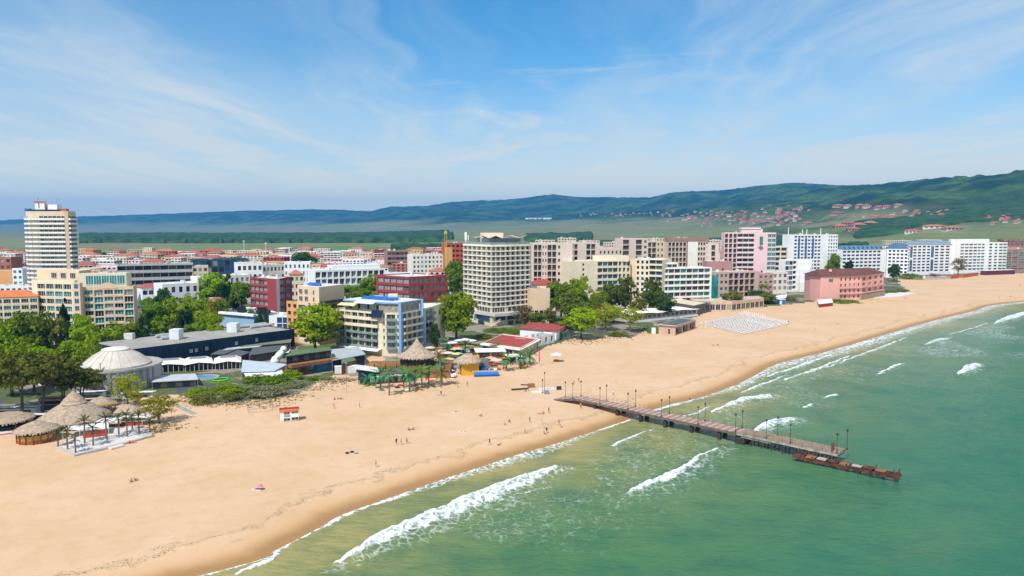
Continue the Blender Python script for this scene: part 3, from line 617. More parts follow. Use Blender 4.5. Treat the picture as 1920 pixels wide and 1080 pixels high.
for px,py,L_ in ((312,630,9),(318,634,7),(470,612,16),(492,612,12)):
    q=P(px,py,8)-b.o; e=b.fr(1)[1]; c=MB(); c.tube([q-e*L_/2+Vector((0,0,.5)),q+e*L_/2+Vector((0,0,.5))],.75,7); c.box((q.x,q.y,7.9),(1,1,.6)); b.part('duct',c,mat('duct_metal',(.55,.57,.58),.35,.1,metal=.3))
c=MB(); q=P(243,634,8)-b.o; c.box((q.x,q.y,8.9),(3.6,2.4,2.4)); b.part('roof_unit',c,mat('unit_white',(.62,.62,.6),.6,.1))
c=MB()
for k in range(14): p=b.lp(1,.66+k*.022,-3,8); c.tube([p-Vector((0,0,.4)),p+Vector((0,0,1.1))],.08,4)
c.tube([b.lp(1,.66,-3,9.1),b.lp(1,.95,-3,9.1)],.08,4); b.part('roof_railing',c,FR['white'])
# --- round pavilion with conical dome ----------------------------------------
cx,cy=-137.5,247.; rt=thing('round_pavilion','round grey pavilion under a ribbed white conical dome','pavilion',(cx,cy,0))
c=MB(); c.lathe([(14.2,0),(14.2,7.0),(14.6,7.0),(14.6,7.7),(14.1,7.7),(14.1,7.2),(9,7.25)],k=48); c.obj('wall',mat('pav_wall',(.42,.40,.36),.8,.1,.2,streak=.15),rt)
c=MB(); c.lathe([(10.9,7.3),(10.9,7.8),(7.4,10.7),(4.2,12.5),(3.9,12.6)],k=40); c.obj('dome',mat('dome_white',(.60,.54,.46),.7,.08,.3,streak=.1),rt)
me=None
for k in range(20):
    an=k*math.pi/10
    if me is None: c=MB(); c.tube([(10.9,0,7.85),(7.4,0,10.75),(4.1,0,12.6)],.09,4); me=c.mesh('dome_rib',mat('dome_rib',(.50,.45,.38),.6))
    link('dome_rib',me,rt).rotation_euler=(0,0,an)
c=MB(); c.lathe([(4.3,12.3),(4.4,12.8),(3.8,13.1),(0,13.7)],k=24); c.obj('dome_cap',mat('dome_white2',(.68,.63,.56),.6,.05),rt)
me=None
for k in range(16):
    an=math.radians(200+k*10)
    if me is None: c=MB(); c.box((14.35,0,3.5),(.35,.9,6.9)); me=c.mesh('pilaster',mat('pav_dark',(.24,.24,.25),.7,.1))
    link('pilaster',me,rt).rotation_euler=(0,0,an)
c=MB(); c.box((-4,-11.5,8.2),(3,1.6,1.2)); c.tube([(1,-11.5,7.2),(1,-11.5,10)],.3,6); c.obj('roof_unit',mat('unit_white',(.62,.62,.6),.6,.1),rt)
# --- orange-peach balcony hotel ---------------------------------------------
A,Bp,Cc=P(539,639),P(599,648),P(652,636); h=hz(Bp,570)
b=Bld('peach_hotel','peach and orange hotel block with set-back cream top floors behind the big tree','hotel',foot([A,Bp,Cc]),h,orange,mats2=(peach,))
ws=dict(nf=5,z0=1.5,zt=h-.5,w=.55,sill=.25,head=.8,rec=.5,glass=('dark','shade','curtain'),frame='brown',k=2)
b.facade(0,dict(ws,f=(0,.35),nb=2),dict(ws,f=(.35,.62),nb=1,rail='white',sill=.05,w=.8,mi=1,rec=1.0),dict(ws,f=(.62,1),nb=2,w=.4,mi=1)); b.facade(1,dict(ws,nb=3,w=.8,rail='dark',sill=.05,rec=1.2))
b.finish(rm=greyr); h2=hz(Bp,539)
c=MB(); q=[b.lp(0,.25,-2,0),b.lp(0,.96,-1.2,0),b.lp(1,.97,-1.2,0),b.lp(1,.97,-14,0)]; c.prism(q,h-.5,h2,0,1); b.part('penthouse',c,[peach,whiteroof])
for fi,ed,f,zz in [(0,0,.32,.6),(1,0,.5,.6),(2,0,.76,.6),(0,0,.32,4.0),(1,0,.5,4.0),(2,0,.76,3.8),(3,1,.12,4.2),(4,1,.42,4.2),(5,1,.72,4.2)]:
    a,e,n,L=b.fr(ed); ob=link('window',winmesh('shade','white',3),b.root); p=b.lp(ed,f,-1.12 if ed else -1.75+.5*f,h+zz); ob.location=p; ob.rotation_euler=(0,0,math.atan2(e.y,e.x)); ob.scale=(2.4,1,2.2)
solar(b,0,.42,.82,-5,h2,5)
b.balcony(1,.05,.95,[h+.3],2.6,1.0,RL['dark'],name='terrace')
# --- cream hotel with blue penthouse ------------------------------------------
A,B1,B2,C1,C2=P(631,657),P(717,668),P(751,668),P(797,656),P(816,648)
h=hz(A,579); nrm=Vector((.25,1,0)).normalized(); pts=[A,B1,B2,C1,C2,C2+nrm*14,A+nrm*16]
b=Bld('blue_roof_hotel','cream balcony hotel with sky blue penthouse and rooftop solar panels','hotel',pts,h,cream,mats2=(skyb,orange))
bs=dict(z0=3.2,zt=h-.3,nf=5,w=.88,sill=.02,head=.84,rec=.7,glass=('curtain','pale','shade','curtain','dark'),frame='cream',k=2)
b.facade(0,dict(f=(0,.05),mi=2),dict(bs,f=(.05,.92),nb=6),dict(f=(.92,1)))
b.facade(1,dict(bs,f=(0,.22),nb=1,w=.35,sill=.3),dict(bs,f=(.22,.78),nb=1,w=.85),dict(bs,f=(.78,1),nb=1,w=.35,sill=.3))
b.facade(2,dict(f=(0,.10),mi=1),dict(bs,f=(.10,.88),nb=4,glass=('curtain','pale','shade','pale','blue'),w=.93),dict(f=(.88,1),mi=1))
b.facade(3,dict(bs,nb=1,w=.8)); fh=(h-3.5)/5
zs=[3.2+fh*j for j in range(5)]
b.balcony(0,.05,.92,zs[:3],1.0,.8,RL['glass']); b.balcony(0,.04,.94,zs[3:],1.2,1.15,cream); b.balcony(1,.26,.80,zs,1.2,.95,RL['glass']); b.balcony(2,.12,.86,zs,1.0,.75,cream); b.balcony(3,.1,.9,zs,1.2,.95,RL['glass'])
b.finish(rm=whiteroof); h2=h+3.6
P1=[b.lp(0,.12,-2.6,0),b.lp(0,.96,-2.6,0),b.lp(1,.7,-2.0,0),b.lp(2,.05,-1.,0),b.lp(2,.86,-1.,0),b.lp(3,.1,-11,0),b.lp(0,.12,-13,0)]
c=MB(); c.prism(P1,h-.5,h2); b.part('penthouse',c,mat('pent_glass',(.30,.27,.22),.2,.4,.8,.5))
E=[p+Vector((p.x,p.y,0)).normalized()*.9 for p in P1]; c=MB(); c.prism(E,h2,h2+.7,0,1); b.part('penthouse_roof',c,[skyb,whiteroof])
c=MB(); p=b.lp(2,.02,-.3,0); c.box((p.x,p.y,h/2+2.2),(1.1,1.1,h+4.6)); b.part('corner_pier',c,skyb)
c=MB(); p=b.lp(2,.9,-.3,0); c.box((p.x,p.y,h/2+2.2),(1.4,1.4,h+4.4)); b.part('corner_pier',c,skyb)
for k in range(12):
    p=b.lp(0,.14+.066*k,-2.55,h+.3); a,e,n,L=b.fr(0); ob=link('window',winmesh(('pale','dark','curtain')[k%3],'white',1),b.root); ob.location=p; ob.rotation_euler=(0,0,math.atan2(e.y,e.x)); ob.scale=(L*.06,1,2.6)
for k in range(4):
    p=b.lp(2,.08+.19*k,-.94,h+.3); a,e,n,L=b.fr(2); ob=link('window',winmesh('pale','cream',1),b.root); ob.location=p; ob.rotation_euler=(0,0,math.atan2(e.y,e.x)); ob.scale=(L*.17,1,2.8)
solar(b,0,.30,.98,-8.2,h2+.5,9,tilt=.5); solar(b,0,.34,.98,-11.0,h2+.5,9,tilt=.5)
c=MB()
for k in range(9): p=b.lp(0,.42+.035*k+(.15 if k>4 else 0),-13.2,h2+1.4); c.tube([p-Vector((.6,0,0)),p+Vector((.6,0,0))],.5,7)
b.part('water_tank',c,mat('unit_white2',(.72,.72,.70),.5))['kind']='stuff'
c=MB(); p=b.lp(0,.80,-13.5,h2+1.6); c.box(p,(4,3,3)); b.part('stair_head',c,cream)
for f0,f1,zz,col in ((.04,.42,h+2.2,mat('awning_lime',(.62,.60,.28),.8)),(.40,.82,h+5.0-1.3,mat('awning_white',(.74,.72,.68),.8))):
    c=MB(); p0,p1=b.lp(0,f0,-2.4,zz+.6),b.lp(0,f1,-2.4,zz+.6); q0,q1=b.lp(0,f0,.3,zz-.3),b.lp(0,f1,.3,zz-.3); c.poly([q0,q1,p1,p0]); c.poly([p0-Vector((0,0,.08)),p1-Vector((0,0,.08)),q1-Vector((0,0,.08)),q0-Vector((0,0,.08))]); b.part('awning',c,col)
c=MB(); p=b.lp(0,.93,1.1,h-.5); c.box((p.x,p.y,p.z),(6.2,.25,3.4),math.atan2(b.fr(0)[1].y,b.fr(0)[1].x),0,(-.5,'X')); b.part('dark_panel',c,mat('panel_dark',(.015,.025,.045),.2))
c=MB(); p0,p1=b.lp(0,.18,.2,3.3),b.lp(0,1.0,.2,3.3); q0,q1=b.lp(0,.18,3.4,2.5),b.lp(0,1.0,3.4,2.5); c.poly([q0,q1,p1,p0]); c.poly([p0-Vector((0,0,.1)),p1-Vector((0,0,.1)),q1-Vector((0,0,.1)),q0-Vector((0,0,.1))]); b.part('shop_awning',c,mat('awning_white',(.74,.72,.68),.8))
c=MB(); q0,q1=b.lp(0,0,.1,3.0),b.lp(0,.95,.1,3.0); e=(q1-q0); c.box((q0+q1)/2,(e.length,.2,.55),math.atan2(e.y,e.x)); b.part('sign_band',c,mat('trim_red',(.45,.04,.04),.6))
# --- central white grid tower --------------------------------------------------
A,B1,B2,C1=P(869,600),P(921,611),P(948,609),P(994,603); h=hz(B1,459); bk=Vector((.05,1,0))
pts=[A,B1,B2,C1,C1+bk*20,A+bk*24]
gridm=wallm('grid_ivory',(.80,.72,.58))
b=Bld('grid_hotel','white twelve-storey grid hotel with zigzag rooftop restaurant','hotel',pts,h,gridm,mats2=(cream,))
z0=hz(B1,576); gs=dict(z0=z0,zt=h-.7,nf=12,sill=.08,head=.86,rec=1.1,glass=('pale','curtain','dark','dark','blue','shade'),frame='white',k=2,rail='bars',rh=.95)
b.facade(0,dict(gs,nb=6,w=.84)); b.facade(1,dict(gs,nb=3,w=.84)); b.facade(2,dict(gs,nb=5,w=.72,sill=.12,rail=None,glass=('blue','dark','dark'),k=2)); b.facade(3,dict(gs,nb=4,w=.8,rail=None))
for i in (0,1,2): b.balcony(i,0,1,[z0+(h-.7-z0)/12*j for j in range(13)],.35,0,gridm,.42,'floor_band')
b.finish(rm=greyr)
c=MB()      # glazed roof deck rail and restaurant
for i in (0,1,2):
    p0,p1=b.lp(i,0,-.3,h),b.lp(i,1,-.3,h); e=p1-p0; c.box((p0+p1)/2+Vector((0,0,.65)),(e.length,.06,1.3),math.atan2(e.y,e.x))
b.part('roof_rail',c,RL['glass'])
c=MB(); c.prism([b.lp(0,.35,-3,0),b.lp(1,.0,-4.,0),b.lp(1,.95,-4.5,0),b.lp(2,.8,-4,0),b.lp(2,.8,-11,0),b.lp(0,.35,-12,0)],h-.5,h+3.4); b.part('restaurant',c,mat('pent_glass2',(.14,.16,.16),.15,.4,.8,.5))
z=h+3.5; c=MB(); pa=[b.lp(0,.30,-2,0),b.lp(0,.62,-2,0),b.lp(1,.02,-2.6,0),b.lp(1,.5,-3.0,0),b.lp(2,.0,-2.8,0),b.lp(2,.3,-2.4,0),b.lp(2,.62,-2.,0),b.lp(2,.95,-2.,0)]
for k in range(7):
    z1,z2=z+(1.3 if k%2 else 0),z+(0 if k%2 else 1.3); p,q=pa[k],pa[k+1]; v=bk*9
    for dz in (0,.3): c.poly([(p.x,p.y,z1+dz),(q.x,q.y,z2+dz),(q.x+v.x,q.y+v.y,z2+dz),(p.x+v.x,p.y+v.y,z1+dz)])
    c.poly([(p.x,p.y,z1),(q.x,q.y,z2),(q.x,q.y,z2+.3),(p.x,p.y,z1+.3)])
b.part('folded_roof',c,cream)
c=MB(); p=b.lp(1,.8,-13,0); c.box((p.x,p.y,h+3),(13,6,7)); b.part('lift_house',c,mat('lift_house',(.62,.53,.44),.8,.06))
c=MB(); p=b.lp(0,.02,-1.5,h); c.box((p.x,p.y,h+1),(.8,.8,2)); c.box((p.x,p.y,h+4.5),(1.3,1.0,4.5)); c.box((p.x+1.5,p.y,h+3.5),(.5,.5,3)); b.part('antenna_mast',c,white)
c=MB(); c.prism([b.lp(0,.45,3,0),b.lp(1,0,4.5,0),b.lp(1,1,4.5,0),b.lp(2,1.0,4.0,0),b.lp(2,1.7,4.0,0),b.lp(2,1.7,-8,0),b.lp(0,.45,-6,0)],5.6,7.3); b.part('podium_roof',c,mat('podium',(.55,.53,.48),.8,.08))
c=MB(); c.prism([b.lp(0,.5,.8,0),b.lp(1,0,1.,0),b.lp(1,1,1.,0),b.lp(2,1.6,1.,0),b.lp(2,1.6,-6,0),b.lp(0,.5,-5,0)],0,5.6); b.part('podium',c,ltan)
for ed,f0,f1,z1,z2 in ((0,.55,.98,2.9,5.3),(1,.25,.9,2.9,5.3),(2,.03,.5,2.9,5.2),(2,.55,.98,2.9,5.2),(2,.05,.25,.3,2.2),(2,.35,.6,.3,2.2),(0,.6,.8,.3,2.2)):
    a,e,n,L=b.fr(ed); ob=link('window',winmesh('blue','dark',6),b.root); ob.location=b.lp(ed,f0,1.08,z1); ob.rotation_euler=(0,0,math.atan2(e.y,e.x)); ob.scale=((f1-f0)*L,1,z2-z1)
for ed,f0,f1 in ((0,.5,.98),(1,.05,.95),(2,.05,.98)):
    a,e,n,L=b.fr(ed); ob=link('window',winmesh('shade','cream',5),b.root); ob.location=b.lp(ed,f0,.12,7.4); ob.rotation_euler=(0,0,math.atan2(e.y,e.x)); ob.scale=((f1-f0)*L,1,z0-7.7)
c=MB(); p=b.lp(1,.2,2.2,0)
for k in range(9): c.box((p.x-2.5+k*.6,p.y-2,.3+k*.35),(.6,1.8,.12))
for dy in (-2.9,-1.1): c.tube([(p.x-2.7,p.y+dy,1.1),(p.x+2.6,p.y+dy,4.2)],.07,4)
b.part('outside_stair',c,white2)
# --- cream terraced hotel right of centre --------------------------------------
def band(**k): return dict(dict(w=.975,sill=.30,head=.97,rec=1.0,glass=('blue','dark','teal','dark'),frame='grey',k=3,rail=None),**k)
A,Bp=P(1068,582),P(1181,577); h=hz(A,490)
b=Bld('terraced_hotel','cream hotel with blank end wall and dark band windows behind the pines','hotel',foot([A,Bp],16),h,cream)
n6=dict(z0=h-6*((h-2)/7),zt=h-.6,nf=6)
b.facade(0,dict(f=(0,.20)),dict(f=(.20,.235),z0=h-14,zt=h-.8,nf=4,nb=1,w=.9,sill=.25,head=.8,glass=('dark',),k=1),dict(f=(.235,.45)),band(f=(.45,.79),nb=4,**n6),dict(band(f=(.79,1),nb=3,w=.6,**n6))); b.finish(clutter=3,rm=whiteroof)
c=MB(); p=b.lp(0,.72,-5,0); c.box((p.x,p.y,h+1.2),(24,6,4)); b.part('penthouse',c,cream)
A0,B0=P(1122,596),P(1166,592); 
A,Bp=P(1181,576),P(1240,580); h=hz(A,485)
b=Bld('terraced_hotel','pale cream hotel tower wing with small square windows in a grid beside the terraces','hotel',foot([A,Bp],16),h,cream,mats2=(peach,))
b.facade(0,dict(f=(0,.17),mi=1),dict(f=(.17,.60),z0=3,zt=h-.4,nf=8,nb=3,w=.55,sill=.25,head=.85,glass=('dark','blue'),k=1),dict(band(f=(.60,1),z0=3,zt=h-.4,nf=8,nb=2))); b.finish(clutter=2,rm=whiteroof)
A,Bp=P(1239,579),P(1333,576); h=hz(A,503)
b=Bld('terraced_hotel','long low white and cream hotel wing with teal glass end by the beach pavilions','hotel',foot([A,Bp],15),h,white2)
b.facade(0,dict(f=(0,.02)),band(f=(.02,.97),nb=8,z0=3.,zt=h-.5,nf=6),dict(f=(.97,1))); b.finish(clutter=2,rm=whiteroof)
c=MB(); p=b.lp(0,1.0,-6,0); c.prism([b.lp(0,1.0,.3,0),b.lp(0,1.13,.3,0),b.lp(0,1.13,-12,0),b.lp(0,1.0,-12,0)],0,h-5.5); b.part('glass_end',c,GL['teal'])
h2=h+3.4; c=MB(); c.prism([b.lp(0,.0,-1.5,0),b.lp(0,.34,-1.5,0),b.lp(0,.34,-12,0),b.lp(0,0,-12,0)],h-.5,h2); b.part('top_floor',c,white2)
for k in range(3):
    ob=link('window',winmesh('dark','grey',2),b.root); ob.location=b.lp(0,.03+.1*k,-1.48,h+.6); ob.rotation_euler=(0,0,math.atan2(b.fr(0)[1].y,b.fr(0)[1].x)); ob.scale=(b.fr(0)[3]*.09,1,1.9)
# --- beige resort complex ----------------------------------------------------
GC='beige blocks of the resort complex'
def blk(name,label,cat,l,r,top,wall,depth,*st,roof='flat',rm=None,clutter=2,group=None,rise=3,single=True,mats2=(),side=None):
    A,Bp=P(*l),P(*r); h=hz(A,top)
    b=Bld(name,label,cat,foot([A,Bp],depth),h,wall,group,single,mats2)
    for k in st: k.setdefault('zt',h-.7)
    if st: b.facade(0,*st)
    if side: side.setdefault('zt',h-.7); b.facade(1,dict(side)); b.facade(3,dict(side))
    b.finish(roof,rm,clutter=clutter,rise=rise); return b
log=lambda **k:dict(dict(z0=3,w=.86,sill=.06,head=.9,rec=1.3,glass=('dark','shade'),frame='brown',k=1,rail='bars'),**k)
sm=lambda **k:dict(dict(z0=3,w=.45,sill=.3,head=.8,rec=.2,glass=('dark','shade'),frame='white',k=1),**k)
blk('resort_block','beige resort block with dark loggias just behind the white grid hotel','apartment block',(994,578),(1073,577),456,beige,18,dict(f=(0,.08)),log(f=(.08,.27),nf=9,nb=2),sm(f=(.27,.40),nf=9,nb=2),log(f=(.40,.62),nf=9,nb=2),sm(f=(.62,.74),nf=9,nb=1),dict(f=(.74,1)),rm=mat('roof_beige',(.52,.42,.35),.9,.1),clutter=4)
blk('resort_block','beige resort block rising behind the blank cream end wall','apartment block',(1062,556),(1122,555),455,beige,20,sm(f=(0,.1),nf=8,nb=1),log(f=(.1,.35),nf=8,nb=2),dict(f=(.35,.6)),log(f=(.6,.9),nf=8,nb=2),dict(f=(.9,1)),rm=M('roof_beige'),clutter=4)
blk('resort_block','beige resort block with shallow roof terraces between its taller neighbours','apartment block',(1122,550),(1166,549),466,beige,22,sm(f=(0,1),nf=6,nb=6),rm=M('roof_beige'),clutter=4)
blk('resort_block','tall beige stair block of the resort with balcony stacks','apartment block',(1166,548),(1214,547),447,beige,18,log(f=(0,.28),nf=9,nb=1),dict(f=(.28,.5)),log(f=(.5,.78),nf=9,nb=1),sm(f=(.78,1),nf=9,nb=1),rm=M('roof_beige'))
blk('resort_block','yellowish beige resort block touching the brown balcony hotel','apartment block',(1208,545),(1251,544),452,ltan,18,log(f=(.1,.5),nf=8,nb=2),sm(f=(.5,1),nf=8,nb=3),rm=M('roof_beige'))
b=blk('balcony_hotel','brown hotel with white centre stripe and rows of balconies','hotel',(1251,546),(1326,545),452,beige,11,log(f=(0,.46),nf=9,nb=5,rail='bars',w=.8),dict(f=(.46,.485),mi=1),dict(f=(.5,.74),mi=2),log(f=(.74,1),nf=9,nb=4,w=.7,rail='cream'),mats2=(red,white2),rm=greyr,clutter=3)
c=MB(); c.prism([b.lp(0,-.01,.4,0),b.lp(0,1.01,.4,0),b.lp(0,1.01,-8,0),b.lp(0,-.01,-8,0)],b.h,b.h+2.6); b.part('attic_band',c,brown)
blk('resort_block','slim beige block between the brown hotel and the pink hotel','apartment block',(1322,545),(1346,545),457,beige,16,log(f=(.4,.75),nf=7,nb=1),clutter=1,rm=M('roof_beige'))
blk('villa','small peach block with red hipped roof beside the roof pool','building',(1000,583),(1041,582),534,white2,14,log(f=(.3,1),nf=2,nb=3,rail='red'),roof='hip',rm=redroof,rise=3)
b=blk('pool_house','peach terrace building with blue roof pool beside the white grid hotel','building',(994,607),(1031,606),541,peach,16,dict(f=(0,.2)),dict(f=(.2,.95),z0=1,zt=8,nf=2,nb=3,w=.75,sill=.1,head=.85,rec=1.,glass=('shade','dark'),frame='cream'),clutter=0,rm=ltan)
c=MB(); p=b.lp(0,.35,-7,b.h-.45); c.box(p,(7,9,.2)); b.part('pool_water',c,mat('pool_water',(.05,.32,.55),.1,.1))
for l,r,tp,lb,nf in ((1004,1040,450,'flat topped pale beige block behind the first dark loggia block',8),(1046,1080,446,'taller pale beige block peeping between the loggia blocks',9),(1086,1124,451,'wide pale beige block behind the blank end wall hotel',8),(1132,1160,454,'low beige block behind the roof terraces',7),(1214,1246,447,'beige block behind the yellowish resort block',9),(1262,1300,446,'pale block peeping over the brown hotel attic',9),(1326,1356,450,'pale block peeping beside the pink hotel',8)):
    blk('resort_block',lb,'apartment block',(l,492),(r,492),tp,ltan if nf==9 else beige,12,sm(nf=nf,nb=6,w=.55),clutter=4,rm=M('roof_beige'),single=False)
# --- pink hotel --------------------------------------------------------------
b=blk('pink_hotel','pink hotel tower with green glass corner and white ribbon balconies','hotel',(1356,545),(1452,545),436,pink,9,log(f=(0,.08),nf=11,nb=1,rail=None,w=.8),log(f=(.08,.25),nf=11,nb=2,rail=None,w=.75),log(f=(.25,.58),nf=11,nb=3,w=.97,rail='white',rh=.9),dict(f=(.58,.84)),dict(f=(.84,1),z0=2,nf=12,nb=2,w=.96,sill=.06,head=.82,rec=.4,glass=('teal',),frame='white',k=2),clutter=2,rm=greyr)
c=MB(); c.prism([b.lp(0,.35,-3,0),b.lp(0,.76,-3,0),b.lp(0,.76,-8,0),b.lp(0,.35,-8,0)],b.h-.5,b.h+3.2); b.part('penthouse',c,pink)
c=MB(); c.prism([b.lp(0,.34,-2.4,0),b.lp(0,.72,-2.4,0),b.lp(0,.72,-8.6,0),b.lp(0,.34,-8.6,0)],b.h+3.2,b.h+4.2); b.part('penthouse_roof',c,white)
c=MB(); p0=b.lp(0,.71,.12,b.h-13); c.box((p0.x,p0.y,p0.z),(3.6,.2,3.2),0,0,(.785,'Y')); b.part('wall_emblem',c,mat('emblem',(.30,.16,.22),.6))
ob=link('window',winmesh('teal','white',1),b.root); ob.location=b.lp(0,.68,.05,b.h-11); ob.scale=(3.2,1,8)
# --- white and blue hotel -----------------------------------------------------
b=blk('white_blue_hotel','white hotel tower with vertical blue panels and roof antennas','hotel',(1475,533),(1568,531),440,white,9,dict(f=(0,.12)),dict(f=(.12,.66),z0=3,nf=13,nb=8,w=.78,sill=.28,head=.85,rec=.5,glass=('dark','blue','dark','blue'),k=1),dict(f=(.66,.80)),dict(f=(.80,1),z0=3,nf=13,nb=4,w=.6,sill=.3,head=.85,glass=('dark','pale','blue'),k=1),clutter=5,rm=whiteroof)
bp=mat('blue_panel',(.02,.10,.34),.4,.1)
for f,z1,z2 in ((.19,.55,.93),(.33,.55,.93),(.47,.55,.93),(.26,.1,.3),(.40,.05,.5),(.56,.05,.3)):
    c=MB(); p=b.lp(0,f+.02,.06,b.h*(z1+z2)/2); c.box(p,(2.4,.12,b.h*(z2-z1))); b.part('blue_panel',c,bp)
c=MB(); [c.tube([b.lp(0,f,-4,b.h),b.lp(0,f,-4,b.h+z)],.35,5) for f,z in ((.05,7),(.33,5),(.42,5),(.70,6))]; b.part('antenna',c,white)
# --- blue mansard white hotels --------------------------------------------------
def mans(b,f0,f1,rise,mt,dep=12,dorm=0,o=.4):
    c=MB(); a=[b.lp(0,f0,o,b.h),b.lp(0,f1,o,b.h),b.lp(0,f1,-dep,b.h),b.lp(0,f0,-dep,b.h)]; t=[b.lp(0,f0+.02,-3,b.h+rise),b.lp(0,f1-.02,-3,b.h+rise),b.lp(0,f1-.02,-dep+3,b.h+rise),b.lp(0,f0+.02,-dep+3,b.h+rise)]
    for i in range(4): j=(i+1)%4; c.poly([a[i],a[j],t[j],t[i]])
    c.poly(t); c.poly(a[::-1]); b.part('mansard_roof',c,mt)
    for k in range(dorm):
        c=MB(); p=b.lp(0,f0+(f1-f0)*(k+.5)/dorm,-.8,b.h+rise*.45); c.box(p,(1.8,2.2,rise*.6)); b.part('dormer',c,bluegrey)
W6=lambda **k:dict(dict(z0=3,w=.82,sill=.22,head=.80,rec=.6,glass=('dark','dark','blue'),k=1),**k)
b=blk('blue_roof_block','long white hotel with blue mansard roof behind the coral building','hotel',(1578,521),(1660,519),468,white,10,W6(nf=7,nb=9,f=(0,.88)),dict(f=(.88,1)),clutter=0,rm=bluegrey); mans(b,0,.93,4.0,mat('roof_blue2',(.10,.22,.36),.45,.1),9.5,9)
b=blk('blue_roof_block','short white hotel wing with deep blue hipped roof','hotel',(1661,518),(1701,519),466,white,13,W6(nf=7,nb=5,f=(.05,1),w=.7),clutter=0,rm=bluegrey,roof='hip',rise=6)
b=blk('blue_strip_hotel','white hotel with tall blue glass strips and curved grey blue roof','hotel',(1700,516),(1786,514),459,white,9,W6(nf=9,nb=1,f=(0,.05)),dict(f=(.05,.11),z0=3,nf=2,nb=1,w=.95,sill=.04,head=.97,glass=('blue',),k=2),W6(nf=9,nb=4,f=(.11,.50),w=.75),dict(f=(.50,.57),z0=3,nf=2,nb=1,w=.95,sill=.04,head=.97,glass=('blue',),k=2),W6(nf=9,nb=3,f=(.57,.93),w=.75,glass=('dark','blue')),dict(f=(.93,1)),clutter=0,rm=bluegrey)
mans(b,-.02,.98,4.,mat('roof_bluegrey',(.20,.27,.34),.45,.1),9); c=MB(); p=b.lp(0,.98,-2,b.h/2+3); c.box(p,(4.5,5,b.h+6)); b.part('corner_tower',c,white)
b=blk('white_hotel','white hotel with wide pale balconies behind the bare tree','hotel',(1786,513),(1886,511),455,white,9,W6(nf=9,nb=4,f=(.12,.44),w=.9,glass=('pale','shade')),W6(nf=9,nb=2,f=(.44,.58),w=.9,glass=('teal','pale')),dict(f=(.58,.64)),W6(nf=9,nb=2,f=(.64,.84),w=.6,glass=('teal','dark')),W6(nf=9,nb=2,f=(.84,1),w=.9,rail='glass',rec=1.),clutter=3,rm=whiteroof)
c=MB(); c.prism([b.lp(0,.12,-2,0),b.lp(0,.68,-2,0),b.lp(0,.68,-8,0),b.lp(0,.12,-8,0)],b.h-.5,b.h+4); b.part('penthouse',c,white)
blk('glass_front_hotel','brown framed hotel with green glass front at the far end of the beach','hotel',(1883,511),(1990,508),467,wallm('brick_tan',(.42,.24,.17)),20,dict(nf=9,z0=3,nb=9,w=.85,sill=.1,head=.8,glass=('teal','teal','pale','shade'),frame='brown',k=2),clutter=2)
# --- coral building on the beach ------------------------------------------------
A,Bp,Cc,D=P(1518,562),P(1537,566),P(1613,562),P(1656,555); h=hz(Bp,519)
b=Bld('coral_hotel','coral pink three-storey hotel with dark brown hipped roof on the sand','hotel',[A,Bp,Cc,D,D+Vector((1,16,0)),A+Vector((3,18,0))],h,coral)
cw=lambda **k:dict(dict(z0=.6,zt=h-.4,nf=4,w=.42,sill=.22,head=.78,rec=.4,glass=('shade','dark','pale'),frame='cream',k=2),**k)
b.facade(0,dict()); b.facade(1,dict(f=(0,.45)),cw(f=(.45,1),nb=5)); b.facade(2,cw(nb=4,w=.5)); fh=(h-1)/4
b.balcony(1,.46,.99,[.6+fh,.6+2*fh],1.1,.9,RL['pink']); b.balcony(2,.03,.97,[.6+fh,.6+2*fh],1.1,.9,RL['pink']); b.finish(rm=brownroof)
L=[p-b.o for p in b.pts]; c=MB(); zr=h+5.; r0=b.lp(1,.12,-7,zr); r1=b.lp(1,.95,-8,zr); r2=b.lp(2,.75,-7,zr-.6)
E=[p+p.normalized()*1.2 for p in L]; e0,e1,e2,e3,e4,e5=[(p.x,p.y,h+.05) for p in E]; r0,r1,r2=tuple(r0),tuple(r1),tuple(r2)
for f in ((e0,e1,r0),(e1,e2,r1,r0),(e2,e3,r2,r1),(e3,e4,r2),(e4,e5,r0,r1,r2),(e5,e0,r0)): c.poly(f)
c.poly([(p.x,p.y,h) for p in E][::-1]); b.part('hip_roof',c,brownroof)
c=MB(); p=b.lp(1,.33,-4,h+4.2); c.box(p,(1.6,1.4,2)); b.part('chimney',c,coral)
ob=link('window',winmesh('teal','white',2),b.root); ob.location=b.lp(1,.20,.05,h-4.2); ob.rotation_euler=(0,0,math.atan2(b.fr(1)[1].y,b.fr(1)[1].x)); ob.scale=(4.2,1,2.6)
c=MB(); c.prism([b.lp(2,-.02,1.,0),b.lp(2,1.02,1.,0),b.lp(2,1.02,-4,0),b.lp(2,-.02,-4,0)],0,fh*.9); b.part('ground_floor',c,mat('shutter_tan',(.34,.27,.17),.7,.15,.5))
